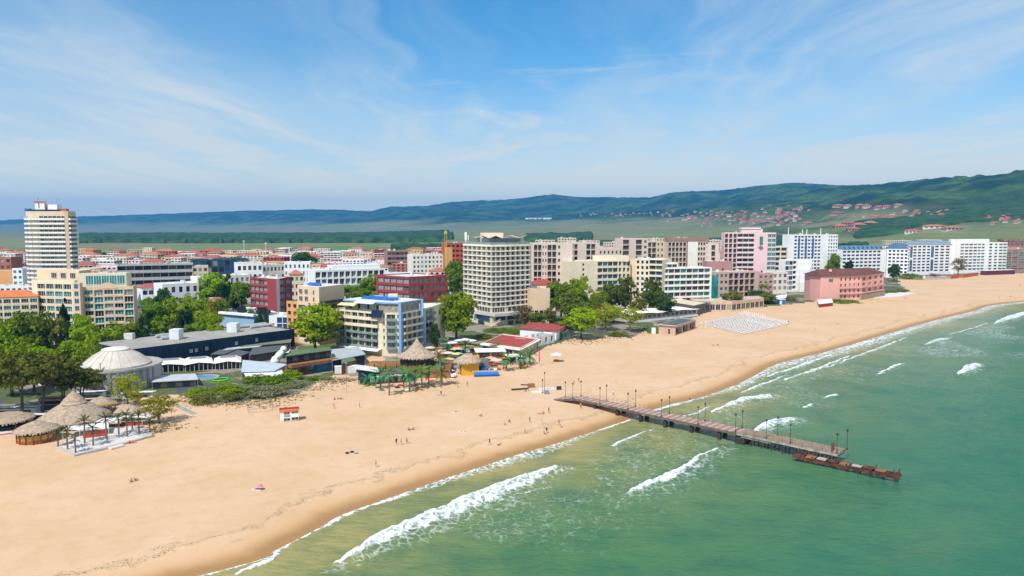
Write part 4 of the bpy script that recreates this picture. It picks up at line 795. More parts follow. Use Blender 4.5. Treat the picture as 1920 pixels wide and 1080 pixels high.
# --- smaller buildings in front of them -------------------------------------------
b=blk('white_villa','white stepped modern block with grey curtain wall','building',(1471,547),(1521,546),487,white,10,dict(f=(0,.28),z0=1,nf=6,nb=2,w=.92,sill=.12,head=.9,glass=('pale','dark','pale'),frame='grey'),dict(f=(.28,.42),z0=1,nf=6,nb=1,w=.9,sill=.3,head=.9,glass=('dark',),k=1,rec=1.2),dict(f=(.42,1)),clutter=2,rm=whiteroof)
for k in range(4):
    c=MB(); p=b.lp(0,.70,1.2+k*1.0,0); zz=b.h*(.92-.2*k); c.box((p.x-.8*k,p.y,zz/2),(9-k*.6,2.,zz)); b.part('terrace',c,white)
blk('brown_block','brown concrete block with three rows of framed loggias','building',(1340,566),(1421,563),510,wallm('brick_pink',(.58,.39,.32)),14,dict(f=(0,.3),z0=2,nf=4,nb=3,w=.6,sill=.3,head=.8,glass=('dark','shade')),log(f=(.3,.92),nf=4,nb=5,rail=None,w=.8,z0=2,glass=('blue','shade','dark')),dict(f=(.92,1)),rm=beige,clutter=5)
blk('brown_block','flat pinkish block above the brown loggias','building',(1325,548),(1372,548),490,wallm('pink_brown',(.46,.25,.23)),16,clutter=3)
blk('cream_block','small cream balcony block tucked beside the pink hotel','building',(1450,533),(1474,533),462,cream,14,log(nf=7,nb=2,rail='cream'),clutter=1)
blk('brown_block','brown end block behind the dark spruce','building',(1421,560),(1449,559),513,wallm('pink_brown'.replace('_','2'),(.48,.31,.27)),13,dict(z0=2,nf=4,nb=3,w=.5,sill=.3,head=.8,glass=('dark','shade')),clutter=1)
blk('cream_block','low cream flat with peach base behind the spruce','building',(1448,551),(1476,550),510,white2,13,dict(z0=2,nf=3,nb=3,w=.6,sill=.2,head=.8,glass=('curtain','shade')),clutter=1)
# --- red banded hotels and town blocks named one by one ------------------------------
def rb(label,l,r,top,wall,*st,**k): return blk('town_block',label,'building',l,r,top,wall,k.pop('depth',16),*st,single=k.pop('single',False),**k)
A,Bp,Cc=P(471,590),P(511,599),P(548,588); h=hz(Bp,521)
for nm,lab,(A,Bp,Cc),tp in (('red_band_hotel','red banded hotel with white balconies left of the peach hotel',(P(471,590),P(520,597),P(549,590)),523),('red_band_hotel','long red banded hotel with flat white roof behind the blue penthouse',(P(706,590),P(768,597),P(838,590)),519)):
    h=hz(Bp,tp); b=Bld(nm,lab,'hotel',foot([A,Bp,Cc]),h,red,mats2=(white2,))
    rs=dict(z0=2,zt=h-.3,nf=5,w=.93,sill=.04,head=.80,rec=.8,glass=('pale','curtain','pale','dark'),frame='white',k=3,rail='red',rh=.55)
    if 'long' in lab: b.facade(0,dict(f=(0,.05)),dict(rs,f=(.05,1),nb=5)); b.facade(1,dict(f=(0,.04)),dict(rs,f=(.04,.5),nb=4),dict(f=(.5,.56)),dict(rs,f=(.56,.95),nb=4),dict(f=(.95,1)))
    else: b.facade(0,dict(rs,f=(0,.66),nb=4),dict(f=(.66,1))); b.facade(1,dict(f=(0,.2),mi=1),dict(rs,f=(.2,1),nb=2))
    b.finish(rm=whiteroof,clutter=3)
wg=lambda **k:dict(dict(z0=1,w=.6,sill=.3,head=.8,glass=('dark','pale','shade'),k=2),**k)
rb('long grey flat roofed block with white bands and a dark parking deck look',(222,556),(364,551),497,grey,wg(nf=4,nb=9,w=.97,sill=.35,head=.95,rec=2.,glass=('dark','shade')),depth=20,clutter=3,rm=mat('roof_moss',(.28,.28,.22),.9,.15,.15))
rb('cream end block joined to the long grey block',(362,551),(392,550),499,ltan,wg(nf=4,nb=3),clutter=1)
rb('dark glass building under a navy flat roof',(363,540),(468,536),487,wallm('slate',(.05,.085,.12)),wg(nf=4,nb=9,w=.75,sill=.1,head=.9,glass=('blue','dark','curtain')),rm=mat('roof_navy',(.03,.06,.10),.5),clutter=2,depth=22)
rb('white block with arched windows and grey sloping roof',(446,563),(494,561),494,white,wg(nf=4,nb=5),rm=greyr,depth=22)
rb('white block with pink trim beside the arched windows',(494,560),(535,556),497,white2,wg(nf=4,nb=6),rm=greyr,depth=20)
rb('white sculpted block with a blue screen on its roof',(534,560),(583,559),492,white,wg(nf=5,nb=6,w=.4),rm=whiteroof,depth=16)
b=rb('white hotel with framed square balconies behind the peach hotel',(592,567),(722,560),507,white,wg(nf=4,nb=12,w=.78,sill=.1,head=.88,rec=1.0,glass=('shade','dark','pale'),k=2),single=True,rm=whiteroof,clutter=8,depth=20)
c=MB(); c.prism([b.lp(0,.25,-3,0),b.lp(0,.95,-3,0),b.lp(0,.95,-14,0),b.lp(0,.25,-14,0)],b.h-.5,b.h+3); b.part('penthouse',c,white)
rb('cream small hotel with orange hipped roof behind the red hotel',(545,575),(571,574),515,cream,wg(nf=4,nb=3),roof='hip',rm=tile,depth=12)
rb('white flat roofed pavilion with red front and red tiled side roof',(268,577),(312,574),540,white,wg(nf=2,nb=4,w=.8),roof='hip',rm=mat('faded_red',(.38,.10,.07),.8,.15),depth=14,rise=2.5)
rb('white L-shaped low block with flat white roof',(306,580),(374,575),533,white,wg(nf=2,nb=5,w=.5,glass=('brown' if 0 else 'shade','dark')),rm=whiteroof,clutter=4,depth=18)
rb('cream low hotel row with red cornice behind the round tree',(372,573),(470,566),519,white2,wg(nf=3,nb=10,w=.5),rm=whiteroof,clutter=3,depth=14)
b=rb('venue with slanted white roof and pale blue side',(416,612),(477,618),587,wallm('pale_blue',(.30,.45,.62)),rm=whiteroof,depth=18,clutter=0)
for f,d_ in ((.45,-4),(.98,-6)):
    c=MB(); p=b.lp(0,f,d_,b.h+2); c.box(p,(5,.5,4),0,0,(-.35 if f<.6 else 0,'Y')); b.part('screen',c,mat('screen_dark',(.02,.022,.03),.3))
c=MB(); p=b.lp(0,.5,.3,b.h+.3); c.box(p,(b.fr(0)[3]+2,2,1.2),math.atan2(b.fr(0)[1].y,b.fr(0)[1].x)); b.part('roof_edge',c,white)
for f,d_ in ((.2,-14),(.32,-15),(1.15,-8),(1.3,-6)):
    c=MB(); p=b.lp(0,f,d_,b.h+1.6); c.lathe([(0,-.5),(1.0,-.25),(1.7,.35),(1.55,.35),(0,-.3)],p,12); c.tube([p-Vector((0,0,1.9)),p-Vector((0,0,.4))],.12,5); b.part('satellite_dish',c,white)
rb('low white and blue panelled block beside the peach hotel',(505,622),(541,622),592,white,wg(f=(.4,1),nf=2,nb=2,w=.9,sill=.05,head=.95,glass=('blue',)),rm=whiteroof,depth=16)
rb('small brown tiled pavilion behind the satellite dishes',(382,596),(424,594),566,rust,roof='hip',rm=mat('brown_tile',(.34,.14,.06),.85,.2,.4),depth=12,rise=2)
b=rb('orange red apartment block under construction beside the crane',(838,532),(871,531),456,rust,wg(nf=8,nb=4,w=.7,rec=1.,glass=('dark','shade')),depth=18,rm=greyr)
c=MB(); c.prism([b.lp(0,-.02,.3,0),b.lp(0,.32,.3,0),b.lp(0,.32,-5,0),b.lp(0,-.02,-5,0)],0,b.h*.9); b.part('orange_bay',c,orange)
rb('grey white block with small windows left of the crane',(774,532),(838,530),478,white2,wg(nf=6,nb=9,w=.5),depth=20,clutter=4)
rb('dark brown banded block by the low white roofs',(727,520),(766,519),470,brown,wg(nf=5,nb=5,w=.9,glass=('dark','shade')),depth=18)
rb('orange yellow cube building at the edge of the town',(-30,560),(26,560),508,orange,clutter=2,depth=16)
rb('white narrow block with blue glazing beside the tower',(26,560),(45,560),503,white,wg(nf=5,nb=2,glass=('teal','blue')),clutter=1,depth=12)
rb('low blue and white shop row before the orange roof wing',(-20,590),(66,588),536,white,wg(nf=3,nb=8,glass=('blue','pale')),clutter=2,depth=10)
rb('brick red block with dark windows by the tower',(-20,545),(24,545),482,wallm('brick2',(.40,.15,.09)),wg(nf=5,nb=4,w=.6),roof='flat',depth=14)
# ================================================================ vegetation
def leafmat(name,c1,c2,tr=.35):
    m=bpy.data.materials.new('leaf_'+name); m.use_nodes=True; t=NT(m.node_tree)
    v=t.new('ShaderNodeTexCoord').outputs['Object']; n=t.noise(v,4.5,3,.6); oi=t.new('ShaderNodeObjectInfo').outputs['Random']
    c=t.mix(t.ss(n,.32,.68),c1,c2); c=t.new('ShaderNodeHueSaturation',i_Hue=t.m('ADD',.488,t.m('MULTIPLY',oi,.024)),i_Saturation=1.,i_Value=t.m('ADD',.8,t.m('MULTIPLY',oi,.4)),i_Color=c)
    d=t.new('ShaderNodeBsdfDiffuse',i_Color=c); tl=t.new('ShaderNodeBsdfTranslucent',i_Color=c); mx=t.new('ShaderNodeMixShader',i_0=tr); t.t.links.new(d.outputs[0],mx.inputs[1]); t.t.links.new(tl.outputs[0],mx.inputs[2])
    t.new('ShaderNodeOutputMaterial',i_Surface=mx.outputs[0]); return m
LM={'b':leafmat('bright',(.17,.28,.006),(.34,.43,.016),.42),'v':leafmat('vivid',(.20,.34,.005),(.38,.50,.014),.42),'g':leafmat('green',(.11,.19,.008),(.22,.30,.02),.4),'o':leafmat('olive',(.12,.15,.02),(.23,.24,.035)),
 'd':leafmat('dark',(.03,.08,.014),(.07,.13,.022),.3),'c':leafmat('cypress',(.008,.024,.010),(.022,.045,.018),.1),'p':leafmat('pine',(.085,.10,.014),(.19,.19,.03),.3),'y':leafmat('yellow',(.24,.26,.010),(.40,.40,.03)),'r':leafmat('russet',(.13,.085,.035),(.22,.15,.06)),'s':leafmat('silver',(.22,.23,.10),(.36,.35,.19),.4),'k':leafmat('olivedark',(.075,.115,.015),(.15,.19,.026),.3)}
bark=mat('bark',(.10,.075,.055),.95,.2,2.,obj=True); barkl=mat('bark_light',(.20,.15,.11),.95,.2,2.,obj=True)
def crown(kind,seed,n=2600):
    g=np.random.default_rng(seed); k=60
    if kind=='cone':
        z=g.beta(1.2,1.9,k)*.88+.06; a=g.uniform(0,6.283,k); r=.40*(1-z)**.75*np.sqrt(g.uniform(.3,1,k)); C=np.stack([r*np.cos(a),r*np.sin(a),z],1); rad=.05+.09*(1-z)
    elif kind=='pine':
        a=g.uniform(0,6.283,k); r=.40*np.sqrt(g.uniform(.05,1,k)); z=.86-.30*g.beta(1.,1.7,k)-.55*r**2+.05*g.normal(size=k)*0; C=np.stack([r*np.cos(a),r*np.sin(a),z],1); rad=g.uniform(.07,.12,k)
    elif kind=='bush':
        a=g.uniform(0,6.283,k); r=.42*np.sqrt(g.uniform(0,1,k)); z=.10+.62*g.uniform(0,1,k)*(1-(r/.5)**2); C=np.stack([r*np.cos(a),r*np.sin(a),z],1); rad=g.uniform(.09,.17,k)
    else:
        v=g.normal(size=(k,3)); v/=np.linalg.norm(v,axis=1)[:,None]; rr=g.uniform(.45,1,k)[:,None]; C=v*rr*np.array([.37,.37,.38])+[0,0,.53]; C[:,2]=np.maximum(C[:,2],.13); C[:,:2]*=(1+.12*g.normal(size=(k,1))); rad=g.uniform(.09,.155,k)
        if kind=='sparse': rad*=.8
    i=g.integers(0,k,n); d=g.normal(size=(n,3)); d/=np.linalg.norm(d,axis=1)[:,None]; d[:,2]=np.where(d[:,2]<-.3,-d[:,2]*.6,d[:,2])
    p=C[i]+d*(rad[i]*g.uniform(.75,1.08,n))[:,None]*np.array([1,1,.85])
    nn=d+g.normal(size=(n,3))*.42; nn/=np.linalg.norm(nn,axis=1)[:,None]
    h=np.where(np.abs(nn[:,2:3])<.9,np.array([[0,0,1.]]),np.array([[1.,0,0]])); a=np.cross(nn,h); a/=np.linalg.norm(a,axis=1)[:,None]; b=np.cross(nn,a)
    th=g.uniform(0,3.14,n)[:,None]; a,b=a*np.cos(th)+b*np.sin(th),b*np.cos(th)-a*np.sin(th)
    s=(g.uniform(.016,.030,n) if kind!='sparse' else g.uniform(.012,.02,n))[:,None]
    V=np.stack([p-a*s*1.3,p-b*s,p+a*s*1.3,p+b*s],1).reshape(-1,3); return V,np.arange(4*n).reshape(n,4)
def trunkmesh(kind,seed,m):
    r=random.Random(seed); b=MB()
    if kind=='pine':
        for q in range(2):
            x=r.uniform(-.05,.05); lx,ly=r.uniform(-.16,.16),r.uniform(-.1,.1)
            b.tube([(x,0,-.01),(x+lx*.4,ly*.4,.3),(x+lx,ly,.62)],[.018,.014,.008],6)
            for j in range(3): an=r.uniform(0,6.28); b.tube([(x+lx*.5,ly*.5,.36+.06*j),(x+lx*.5+.22*math.cos(an),ly*.5+.22*math.sin(an),.62)],[.009,.003],4)
    elif kind=='bush': 
        for j in range(3): an=r.uniform(0,6.28); b.tube([(0,0,0),(.2*math.cos(an),.2*math.sin(an),.4)],[.02,.008],4)
    elif kind=='cone': b.tube([(0,0,-.01),(0,0,.9)],[.03,.005],6)
    else:
        b.tube([(0,0,-.01),(.01,0,.2),(0,.01,.45)],[.028,.022,.012],7)
        for j in range(6): an=j*1.05+r.uniform(0,.5); z=r.uniform(.2,.34); b.tube([(.005,0,z),(.13*math.cos(an),.13*math.sin(an),z+.14),(.27*math.cos(an),.27*math.sin(an),z+.30)],[.013,.008,.003],5)
    return b.mesh('trunk',m)
_tp={}
def protos(kind,shape,leaf,n,cnt=2):
    key=(kind,)
    if key not in _tp:
        _tp[key]=[]
        for i in range(cnt):
            sd=hash_(kind)+i*17; V,Q=crown(shape,sd,n); _tp[key].append((npmesh('crown',V,Q,LM[leaf],smooth=False),trunkmesh(shape,sd,bark if shape!='sparse' else barkl)))
    return _tp[key]
def hash_(s): return sum(ord(c)*(i+3) for i,c in enumerate(s))
KINDS={'b':('broad','b',3200,3),'v':('broad','v',3400,2),'g':('broad','g',3000,3),'o':('broad','o',2800,2),'d':('broad','d',2800,2),'c':('cone','c',2600,2),'f':('cone','d',2600,2),'p':('pine','p',3600,3),'q':('broad','k',2800,2),'y':('sparse','y',1900,2),'r':('sparse','r',1300,2),
 'B':('bush','g',1900,2),'S':('bush','s',1600,2),'O':('bush','o',1700,2),'V':('bush','b',1900,2)}
NAMES={'b':'broadleaf_tree','v':'broadleaf_tree','g':'broadleaf_tree','o':'broadleaf_tree','d':'broadleaf_tree','c':'cypress_tree','f':'fir_tree','p':'pine_tree','q':'pine_tree','y':'willow_tree','r':'bare_tree','B':'shrub','S':'shrub','O':'shrub','V':'shrub'}
def tree(kind,loc,w,h,label,group=None):
    shape,leaf,n,cnt=KINDS[kind]; ps=protos(kind,shape,leaf,n,cnt); me,tk=ps[R.randrange(len(ps))]
    t=thing(NAMES[kind],label,'shrub' if kind in 'BSOV' else 'tree',loc,R.uniform(0,6.28),group); t.scale=(w,w,h)
    link('crown',me,t); link('trunk',tk,t); return t
def ptree(kind,px,pyb,pyt,pw,label,group=None,z=0):
    g=P(px,pyb,z); return tree(kind,g,pw/ppm(g)*1.22,(zat(g.y,pyt)-z)*1.05,label,group)
TREES=[('b',12,700,594,82,'tall bright green tree at the edge of the park, by the orange roof wing'),('g',52,694,585,78,'broad mid green tree in front of the orange roof wing'),('o',100,688,586,64,'olive green tree next to the dark cypress'),('b',22,742,634,92,'bright green tree just above the umbrella pines'),('v',64,735,648,72,'vivid green round tree behind the umbrella pines'),
('c',125,672,561,30,'tall dark cypress in front of the cream stair tower'),('b',162,676,583,46,'slim green tree before the teal windows'),('b',160,704,606,72,'bushy green tree at the corner of the navy hall'),('g',174,716,642,46,'dark low green tree between navy hall and round pavilion'),('b',238,655,597,66,'round green tree before the cream hotel lower windows'),('c',248,650,582,20,'narrow cypress by the cream hotel right corner'),('f',270,655,576,26,'dark fir against the tan end wall of the cream hotel'),
('d',307,612,538,36,'dark tree in front of the white L-shaped block'),('g',292,640,560,48,'green tree beside the tan end wall'),('b',326,634,558,70,'light green tree behind the navy hall roof'),('c',349,648,573,46,'wide dark cypress among the light green trees'),('b',372,630,549,60,'light green tree right of the wide dark cypress'),('b',388,640,578,58,'bright bushy tree left of the slanted roof venue'),('o',318,645,600,50,'olive bushy tree behind the white vent house'),
('v',401,572,511,62,'big round bright green tree in the middle of the town'),('f',429,572,505,24,'dark fir right of the big round tree'),('g',453,585,522,42,'green tree touching the red banded hotel'),('c',438,585,530,22,'dark cypress in the gap before the red banded hotel'),('f',486,620,577,20,'thinner dark fir before the venue side wall'),('f',504,620,576,22,'fuller dark fir before the venue side wall'),
('v',592,664,571,96,'large bright green tree in front of the peach hotel'),('o',510,590,563,40,'small olive tree at the foot of the red banded hotel'),('g',662,566,531,46,'dark green tree behind the blue penthouse'),('b',697,566,514,48,'green tree rising between blue penthouse and framed white hotel'),('b',727,564,530,30,'small green tree next to the long red banded hotel'),('b',752,562,538,40,'low green tree before the long red banded hotel'),('g',640,560,528,26,'small tree by the peach hotel roof'),
('v',856,640,548,76,'big vivid green tree left of the white grid hotel'),('g',853,562,489,42,'tall green tree between orange block and white grid hotel'),('d',815,660,605,22,'dark small tree at the corner of the blue roof hotel'),
('g',1052,603,519,64,'tall mixed green tree right of the roof pool'),('b',1084,594,514,46,'tall green tree with open crown before the blank cream wall'),('o',1068,612,545,50,'olive green tree below the tall pair by the blank wall'),('q',1172,588,520,44,'tall pine before the terraced hotel tower wing'),('q',1146,590,526,42,'pine in front of the band windows'),('b',1120,592,542,50,'pale green tree left of the pines'),('q',1222,592,524,50,'big pine beside the wavy roof pavilion'),('d',1247,598,549,36,'dark low pine at the wavy roof pavilion'),
('v',1090,636,576,64,'bright green tree standing on the sand by the white beach house'),('y',1135,620,566,46,'yellow green bare-stemmed tree by the wavy roof'),('y',1181,622,571,50,'yellow willow in front of the wavy roof'),('r',1125,612,560,32,'leafless brown tree behind the yellow willows'),('r',985,622,565,50,'leafless pinkish tree before the podium of the white grid hotel'),('o',1030,610,577,26,'russet olive bush tree by the podium corner'),('g',1005,615,583,40,'low green tree at the podium'),
('b',1308,566,542,44,'round green tree before the white hotel ground floor'),('g',1270,570,550,24,'slim green tree before the white hotel ground floor'),('c',1353,562,504,18,'thin tall cypress by the teal glass end'),('o',1374,579,544,40,'olive yellow tree growing through the beige beach roof'),('g',1397,562,534,34,'green tree behind the beige beach roof'),('v',1421,558,522,42,'bright lime tree in front of the dark spruce'),('c',1428,548,507,28,'dark spruce before the brown end block'),('d',1420,566,544,44,'dark low tree under the lime tree'),
('o',1534,530,484,30,'brownish olive tree between white villa and blue white hotel'),('g',1563,532,476,28,'feathery green tree by the blue mansard hotel'),('c',1591,530,484,28,'dark spruce before the blue mansard hotel'),('d',1676,528,493,22,'dark tree between the two white blue roofed wings'),('r',1541,562,536,40,'russet bush tree before the coral facade'),('r',1796,520,478,30,'bare white-branched tree before the white hotel'),('g',1832,510,492,34,'round green tree before the white hotel'),
('B',1705,523,508,40,'grey green shrub row at the foot of the blue strip hotel'),('r',1752,523,511,24,'brown shrub by the beach wall'),
('d',570,512,471,50,'lone dark round tree between the pale town blocks'),('g',598,530,500,22,'slim tree by the framed white hotel'),('c',182,515,484,8,'thin cypress by the yellowish low blocks'),('b',540,545,502,34,'green tree before the white sculpted block'),('o',255,545,514,22,'dark tree at the end of the long grey block'),('d',243,545,514,20,'small dark tree left of the long grey block')]
TREES+=[('g',-8,664,598,60,'green tree at the frame edge below the orange roof wing'),('b',36,676,600,56,'rounded tree in the second row under the orange roof wing'),('o',80,668,594,44,'thin olive tree between the park trees and the dark cypress'),('v',-6,722,650,70,'vivid tree at the frame edge above the pines'),('g',92,722,660,50,'green tree right of the vivid round tree'),('b',112,706,650,44,'smaller bright tree under the dark cypress'),('g',142,655,606,36,'green tree hiding the base of the stair tower'),('b',205,668,612,50,'light tree before the cream hotel middle windows'),('g',222,640,602,36,'green tree close to the cream hotel facade'),('g',283,600,556,36,'green tree right of the tan end wall'),('b',300,648,592,44,'bright tree above the navy hall roof edge'),('b',346,602,556,40,'bright tree above the wide dark cypress'),('g',366,650,600,44,'green tree at the back edge of the navy hall'),('b',404,650,606,40,'bright low tree left of the slanted venue roof'),('d',336,618,574,40,'dark tree in the middle of the park grove'),('g',415,604,560,34,'green tree under the big round tree'),('o',470,612,580,30,'olive shrub tree at the red banded hotel base'),('g',680,572,540,40,'green tree left of the framed hotel gap'),('b',712,574,544,36,'bright tree in the gap by the long red hotel'),('g',538,556,520,26,'green tree beside the cream small hotel'),('b',1064,628,590,36,'bright bush tree behind the white beach house'),('g',1112,600,560,36,'green tree between the bright tree and the pines'),('o',1198,600,556,34,'olive tree between the two larger pines'),('b',1150,606,572,36,'yellow green tree under the pines'),('g',1290,575,553,30,'green tree at the glass pavilion back'),('o',1440,570,548,34,'brownish scrub tree by the green beach hut')]
for t_ in TREES: ptree(*t_)
for px,pyb,pyt,pw,lb in [(-4,780,664,120,'umbrella pine cut by the frame edge above the thatched huts'),(42,784,658,112,'tall umbrella pine with leaning trunks behind the thatched huts'),(84,782,664,96,'umbrella pine with wide flat crown by the thatched bar'),(150,764,690,84,'smaller umbrella pine beside the round pavilion'),(116,768,676,80,'umbrella pine right behind the tall thatched roof'),(176,742,702,36,'small outer pine close to the round pavilion wall')]:
    ptree('p',px,pyb,pyt,pw,lb)
for px,pyb,pyt,pw,lb in [(240,762,697,62,'tall yellow willow between round pavilion and thatch'),(298,793,734,74,'wide yellow green willow on the sand by the white deck'),(255,770,725,30,'thin yellow willow leaning by the thatched pergola')]: ptree('y',px,pyb,pyt,pw,lb)
SHR=[('V',372,742,716,52,'low green shrub at the dune edge nearest the stone path'),('O',382,756,728,50,'olive shrub at the lower left of the dune'),('V',418,738,706,50,'bright dune shrub below the green play ring'),('V',448,745,708,54,'round bright shrub in the middle of the dune'),('S',470,744,714,56,'silvery shrub in the middle of the dune'),('B',482,718,692,52,'green shrub before the white event tents'),('S',500,744,712,58,'wide silvery shrub at the dune front'),('B',520,722,690,52,'green shrub below the white canvas roof'),('V',545,712,684,44,'bright shrub by the blue containers'),('S',528,738,710,46,'silvery shrub beside the wire cage'),('S',556,726,706,36,'small silver shrub at the end of the dune'),('B',590,712,700,26,'small dark shrub by the blue containers'),('O',430,752,728,40,'olive shrub at the sand edge'),('S',610,712,702,30,'flat grey shrub before the white containers'),
('B',1672,549,540,22,'shrub on the white beach terrace, nearest the coral hotel'),('B',1688,548,538,22,'larger shrub on the white beach terrace'),('B',1698,546,540,14,'small shrub at the end of the white beach terrace'),('B',1245,618,609,10,'small bush by the beige kiosk'),('O',1210,620,611,12,'small brown bush left of the beige kiosk'),('O',1160,630,615,36,'yellowish scrub on the sand by the willows'),
('B',930,622,611,50,'clipped hedge by the white grid hotel stairs'),('B',965,625,614,44,'clipped hedge behind the red roofed beach house'),('B',1045,612,600,46,'hedge at the foot of the podium'),('V',905,634,622,36,'bright hedge beside the restaurant roof'),('O',1480,563,552,30,'dark hedge at the beach playground'),('O',1440,568,556,34,'scrub behind the beach huts'),('B',1575,566,559,70,'long clipped hedge before the coral hotel'),('B',1400,575,560,40,'green shrubs behind the beige beach roof'),('B',1345,575,560,36,'green shrubs by the teal glass end')]
for k_,px,pyb,pyt,pw,lb in SHR: ptree(k_,px,pyb,pyt+(pyb-pyt)*.12,pw*.88,lb)
def tufts(label,areas,n,m):
    V=[];Q=[]; g=np.random.default_rng(5)
    for (px,py,rx,ry) in areas:
        for k in range(n):
            p=P(px+g.normal()*rx,py+g.normal()*ry); h=g.uniform(.08,.32)
            for j in range(3):
                an=g.uniform(0,6.28); w=g.uniform(.12,.35); dx,dy=w*math.cos(an),w*math.sin(an); lx,ly=g.uniform(-.5,.5,2); i=len(V)
                V+=[(p.x-dx,p.y-dy,-.05),(p.x+dx,p.y+dy,-.05),(p.x+dx*.3+lx,p.y+dy*.3+ly,h),(p.x-dx*.3+lx,p.y-dy*.3+ly,h)]; Q.append((i,i+1,i+2,i+3))
    tag(link('dune_grass',npmesh('dune_grass',np.array(V),np.array(Q),m,smooth=False)),label,kind='stuff')
dgm=leafmat('dune',(.30,.27,.10),(.46,.40,.20),.45)
tufts('dry tufts of dune grass along the edge of the shrubs',[(400,757,26,4),(360,748,14,6),(450,757,24,4),(500,752,24,5),(545,742,22,5),(585,726,22,4),(620,716,16,3),(310,800,20,4),(650,712,14,2)],130,dgm)
tufts('dry scrub grass on the sand under the willows',[(1110,632,22,4),(1150,628,26,5),(1190,622,20,4),(1085,640,24,3),(1225,612,16,3)],130,dgm)
tufts('low scrub along the far beach edge',[(1480,560,40,3),(1420,572,30,3),(1690,549,16,2),(1600,562,50,1.5)],110,dgm)
# distant woods as masses
def wood(name,label,px0,px1,y0,y1,h,seed,thr=.0,n=(420,60),fromz=False):
    ys=np.linspace(y0,y1,n[1]); us=np.linspace((px0-960)/F,(px1-960)/F,n[0]); U,Yg=np.meshgrid(us,ys); Xg=U*Yg
    Xg=Xg+(fbm(Xg*.03,Yg*.03,2,seed)-.5)*18; base=np.where(Yg<1350,0,HT(Xg,Yg))
    bump=fbm(Xg*.045,Yg*.03,3,seed+3); edge=np.minimum(np.minimum((Yg-y0)/(y1-y0),(y1-Yg)/(y1-y0))*14,np.minimum((U-us[0]),(us[-1]-U))/(us[-1]-us[0])*25); ragged=edge+(fbm(Xg*.012,Yg*.008,3,seed+9)-.5)*2.6
    hh=np.where(ragged>.25,h*(.55+.75*bump),-2.0); hh[0,:]=hh[-1,:]=-2; hh[:,0]=hh[:,-1]=-2
    V=np.stack([Xg.ravel(),Yg.ravel(),(base+hh).ravel()],1); i=np.arange(n[1]-1)[:,None]*n[0]+np.arange(n[0]-1)[None,:]; Q=np.stack([i,i+1,i+n[0]+1,i+n[0]],-1).reshape(-1,4)
    ok=(hh.ravel()[Q].max(1)>0); V,Q,_=compact(V,Q[ok],{})
    tag(link(name,npmesh(name,V,Q,WM,smooth=False)),label,kind='stuff')
WM=mat('far_leaves',(.030,.070,.018),.95,.5,.03,.1,fine=.35)
wood('distant_wood','dark green wood stretching across the plain behind the town',150,850,2350,4300,17,5,n=(520,70))
wood('distant_wood','green grove at the near edge of the fields behind the town',735,850,1500,1800,13,15,n=(150,40))
wood('distant_wood','pale green grove beyond the white grid hotel',985,1110,2300,3000,15,25,n=(150,40))
wood('distant_wood','scrub along the foot of the hill fields',1100,1500,1800,2150,9,35,n=(300,30))
wood('distant_wood','dark grove between white hotel and hillside complex',1555,1625,1450,1560,17,45,n=(90,30))
wood('distant_wood','scrubby wood on the slope above the far beach hotels',1600,2050,1900,2500,7,55,n=(240,40))
# ================================================================ palms
palm_t=mat('palm_trunk',(.22,.13,.07),.95,.25,3.,obj=True); fr1=leafmat('frond',(.08,.17,.03),(.17,.30,.06)); fr2=leafmat('frond_teal',(.03,.22,.09),(.08,.36,.18)); fr3=leafmat('frond_dusty',(.07,.085,.03),(.12,.13,.05)); fr4=leafmat('frond_dry',(.22,.14,.06),(.32,.22,.10))
def frondmesh(m,L=1.,droop=.8,w=.16):
    b=MB(); n=7; pts=[]
    for i in range(n+1):
        t=i/n; pts.append(Vector((L*t*(1-.18*t*droop),0,L*(.34*t-.62*droop*t*t))))
    for i in range(n):
        for sg in (-1,1):
            p=pts[i]; q=pts[i+1]; ww=w*L*math.sin(math.pi*min(1,(i+.9)/(n+.6)))*1.0; mid=(p+q)/2
            b.poly([p,q,(mid.x+.08*L,sg*ww,mid.z-.45*ww)])
            b.poly([p,mid,(mid.x+.0*L,sg*ww*.9,mid.z-.55*ww)])
    return b.mesh('frond',m)
FR_={k:frondmesh(m,1,d,w) for k,m,d,w in (('g',fr1,.75,.17),('t',fr2,1.0,.20),('d',fr3,.7,.15),('x',fr4,1.1,.14))}
def palm(loc,h,r,label,top='g',low='t',nt=9,nl=6,tr=.2,group=None):
    t=thing('palm_tree',label,'palm tree',loc,R.uniform(0,6.28),group); b=MB()
    lean=R.uniform(-.05,.05); b.tube([(0,0,-.1),(lean*h*.3,0,h*.5),(lean*h*.5,0,h)],[tr*1.2,tr,tr*.9],7); b.obj('trunk',palm_t,t)
    for i in range(nt+nl):
        lo=i>=nt; ob=link('frond',FR_[low if lo else top],t); ob.location=(lean*h*.5,0,h-(.25*r if lo else 0))
        ob.rotation_euler=(R.uniform(-.15,.15),R.uniform(.05,.5) if lo else R.uniform(-.85,.15),i*2.4+R.uniform(-.2,.2)); ob.scale=(r*R.uniform(.85,1.1),)*3
    return t
def ppalm(px,pyb,pyt,pw,label,big=1.,**k):
    g=P(px,pyb); s=ppm(g); return palm(g,(pyb-pyt)/s-.42*pw/s*.5,pw/s*.62*big,label,**k)
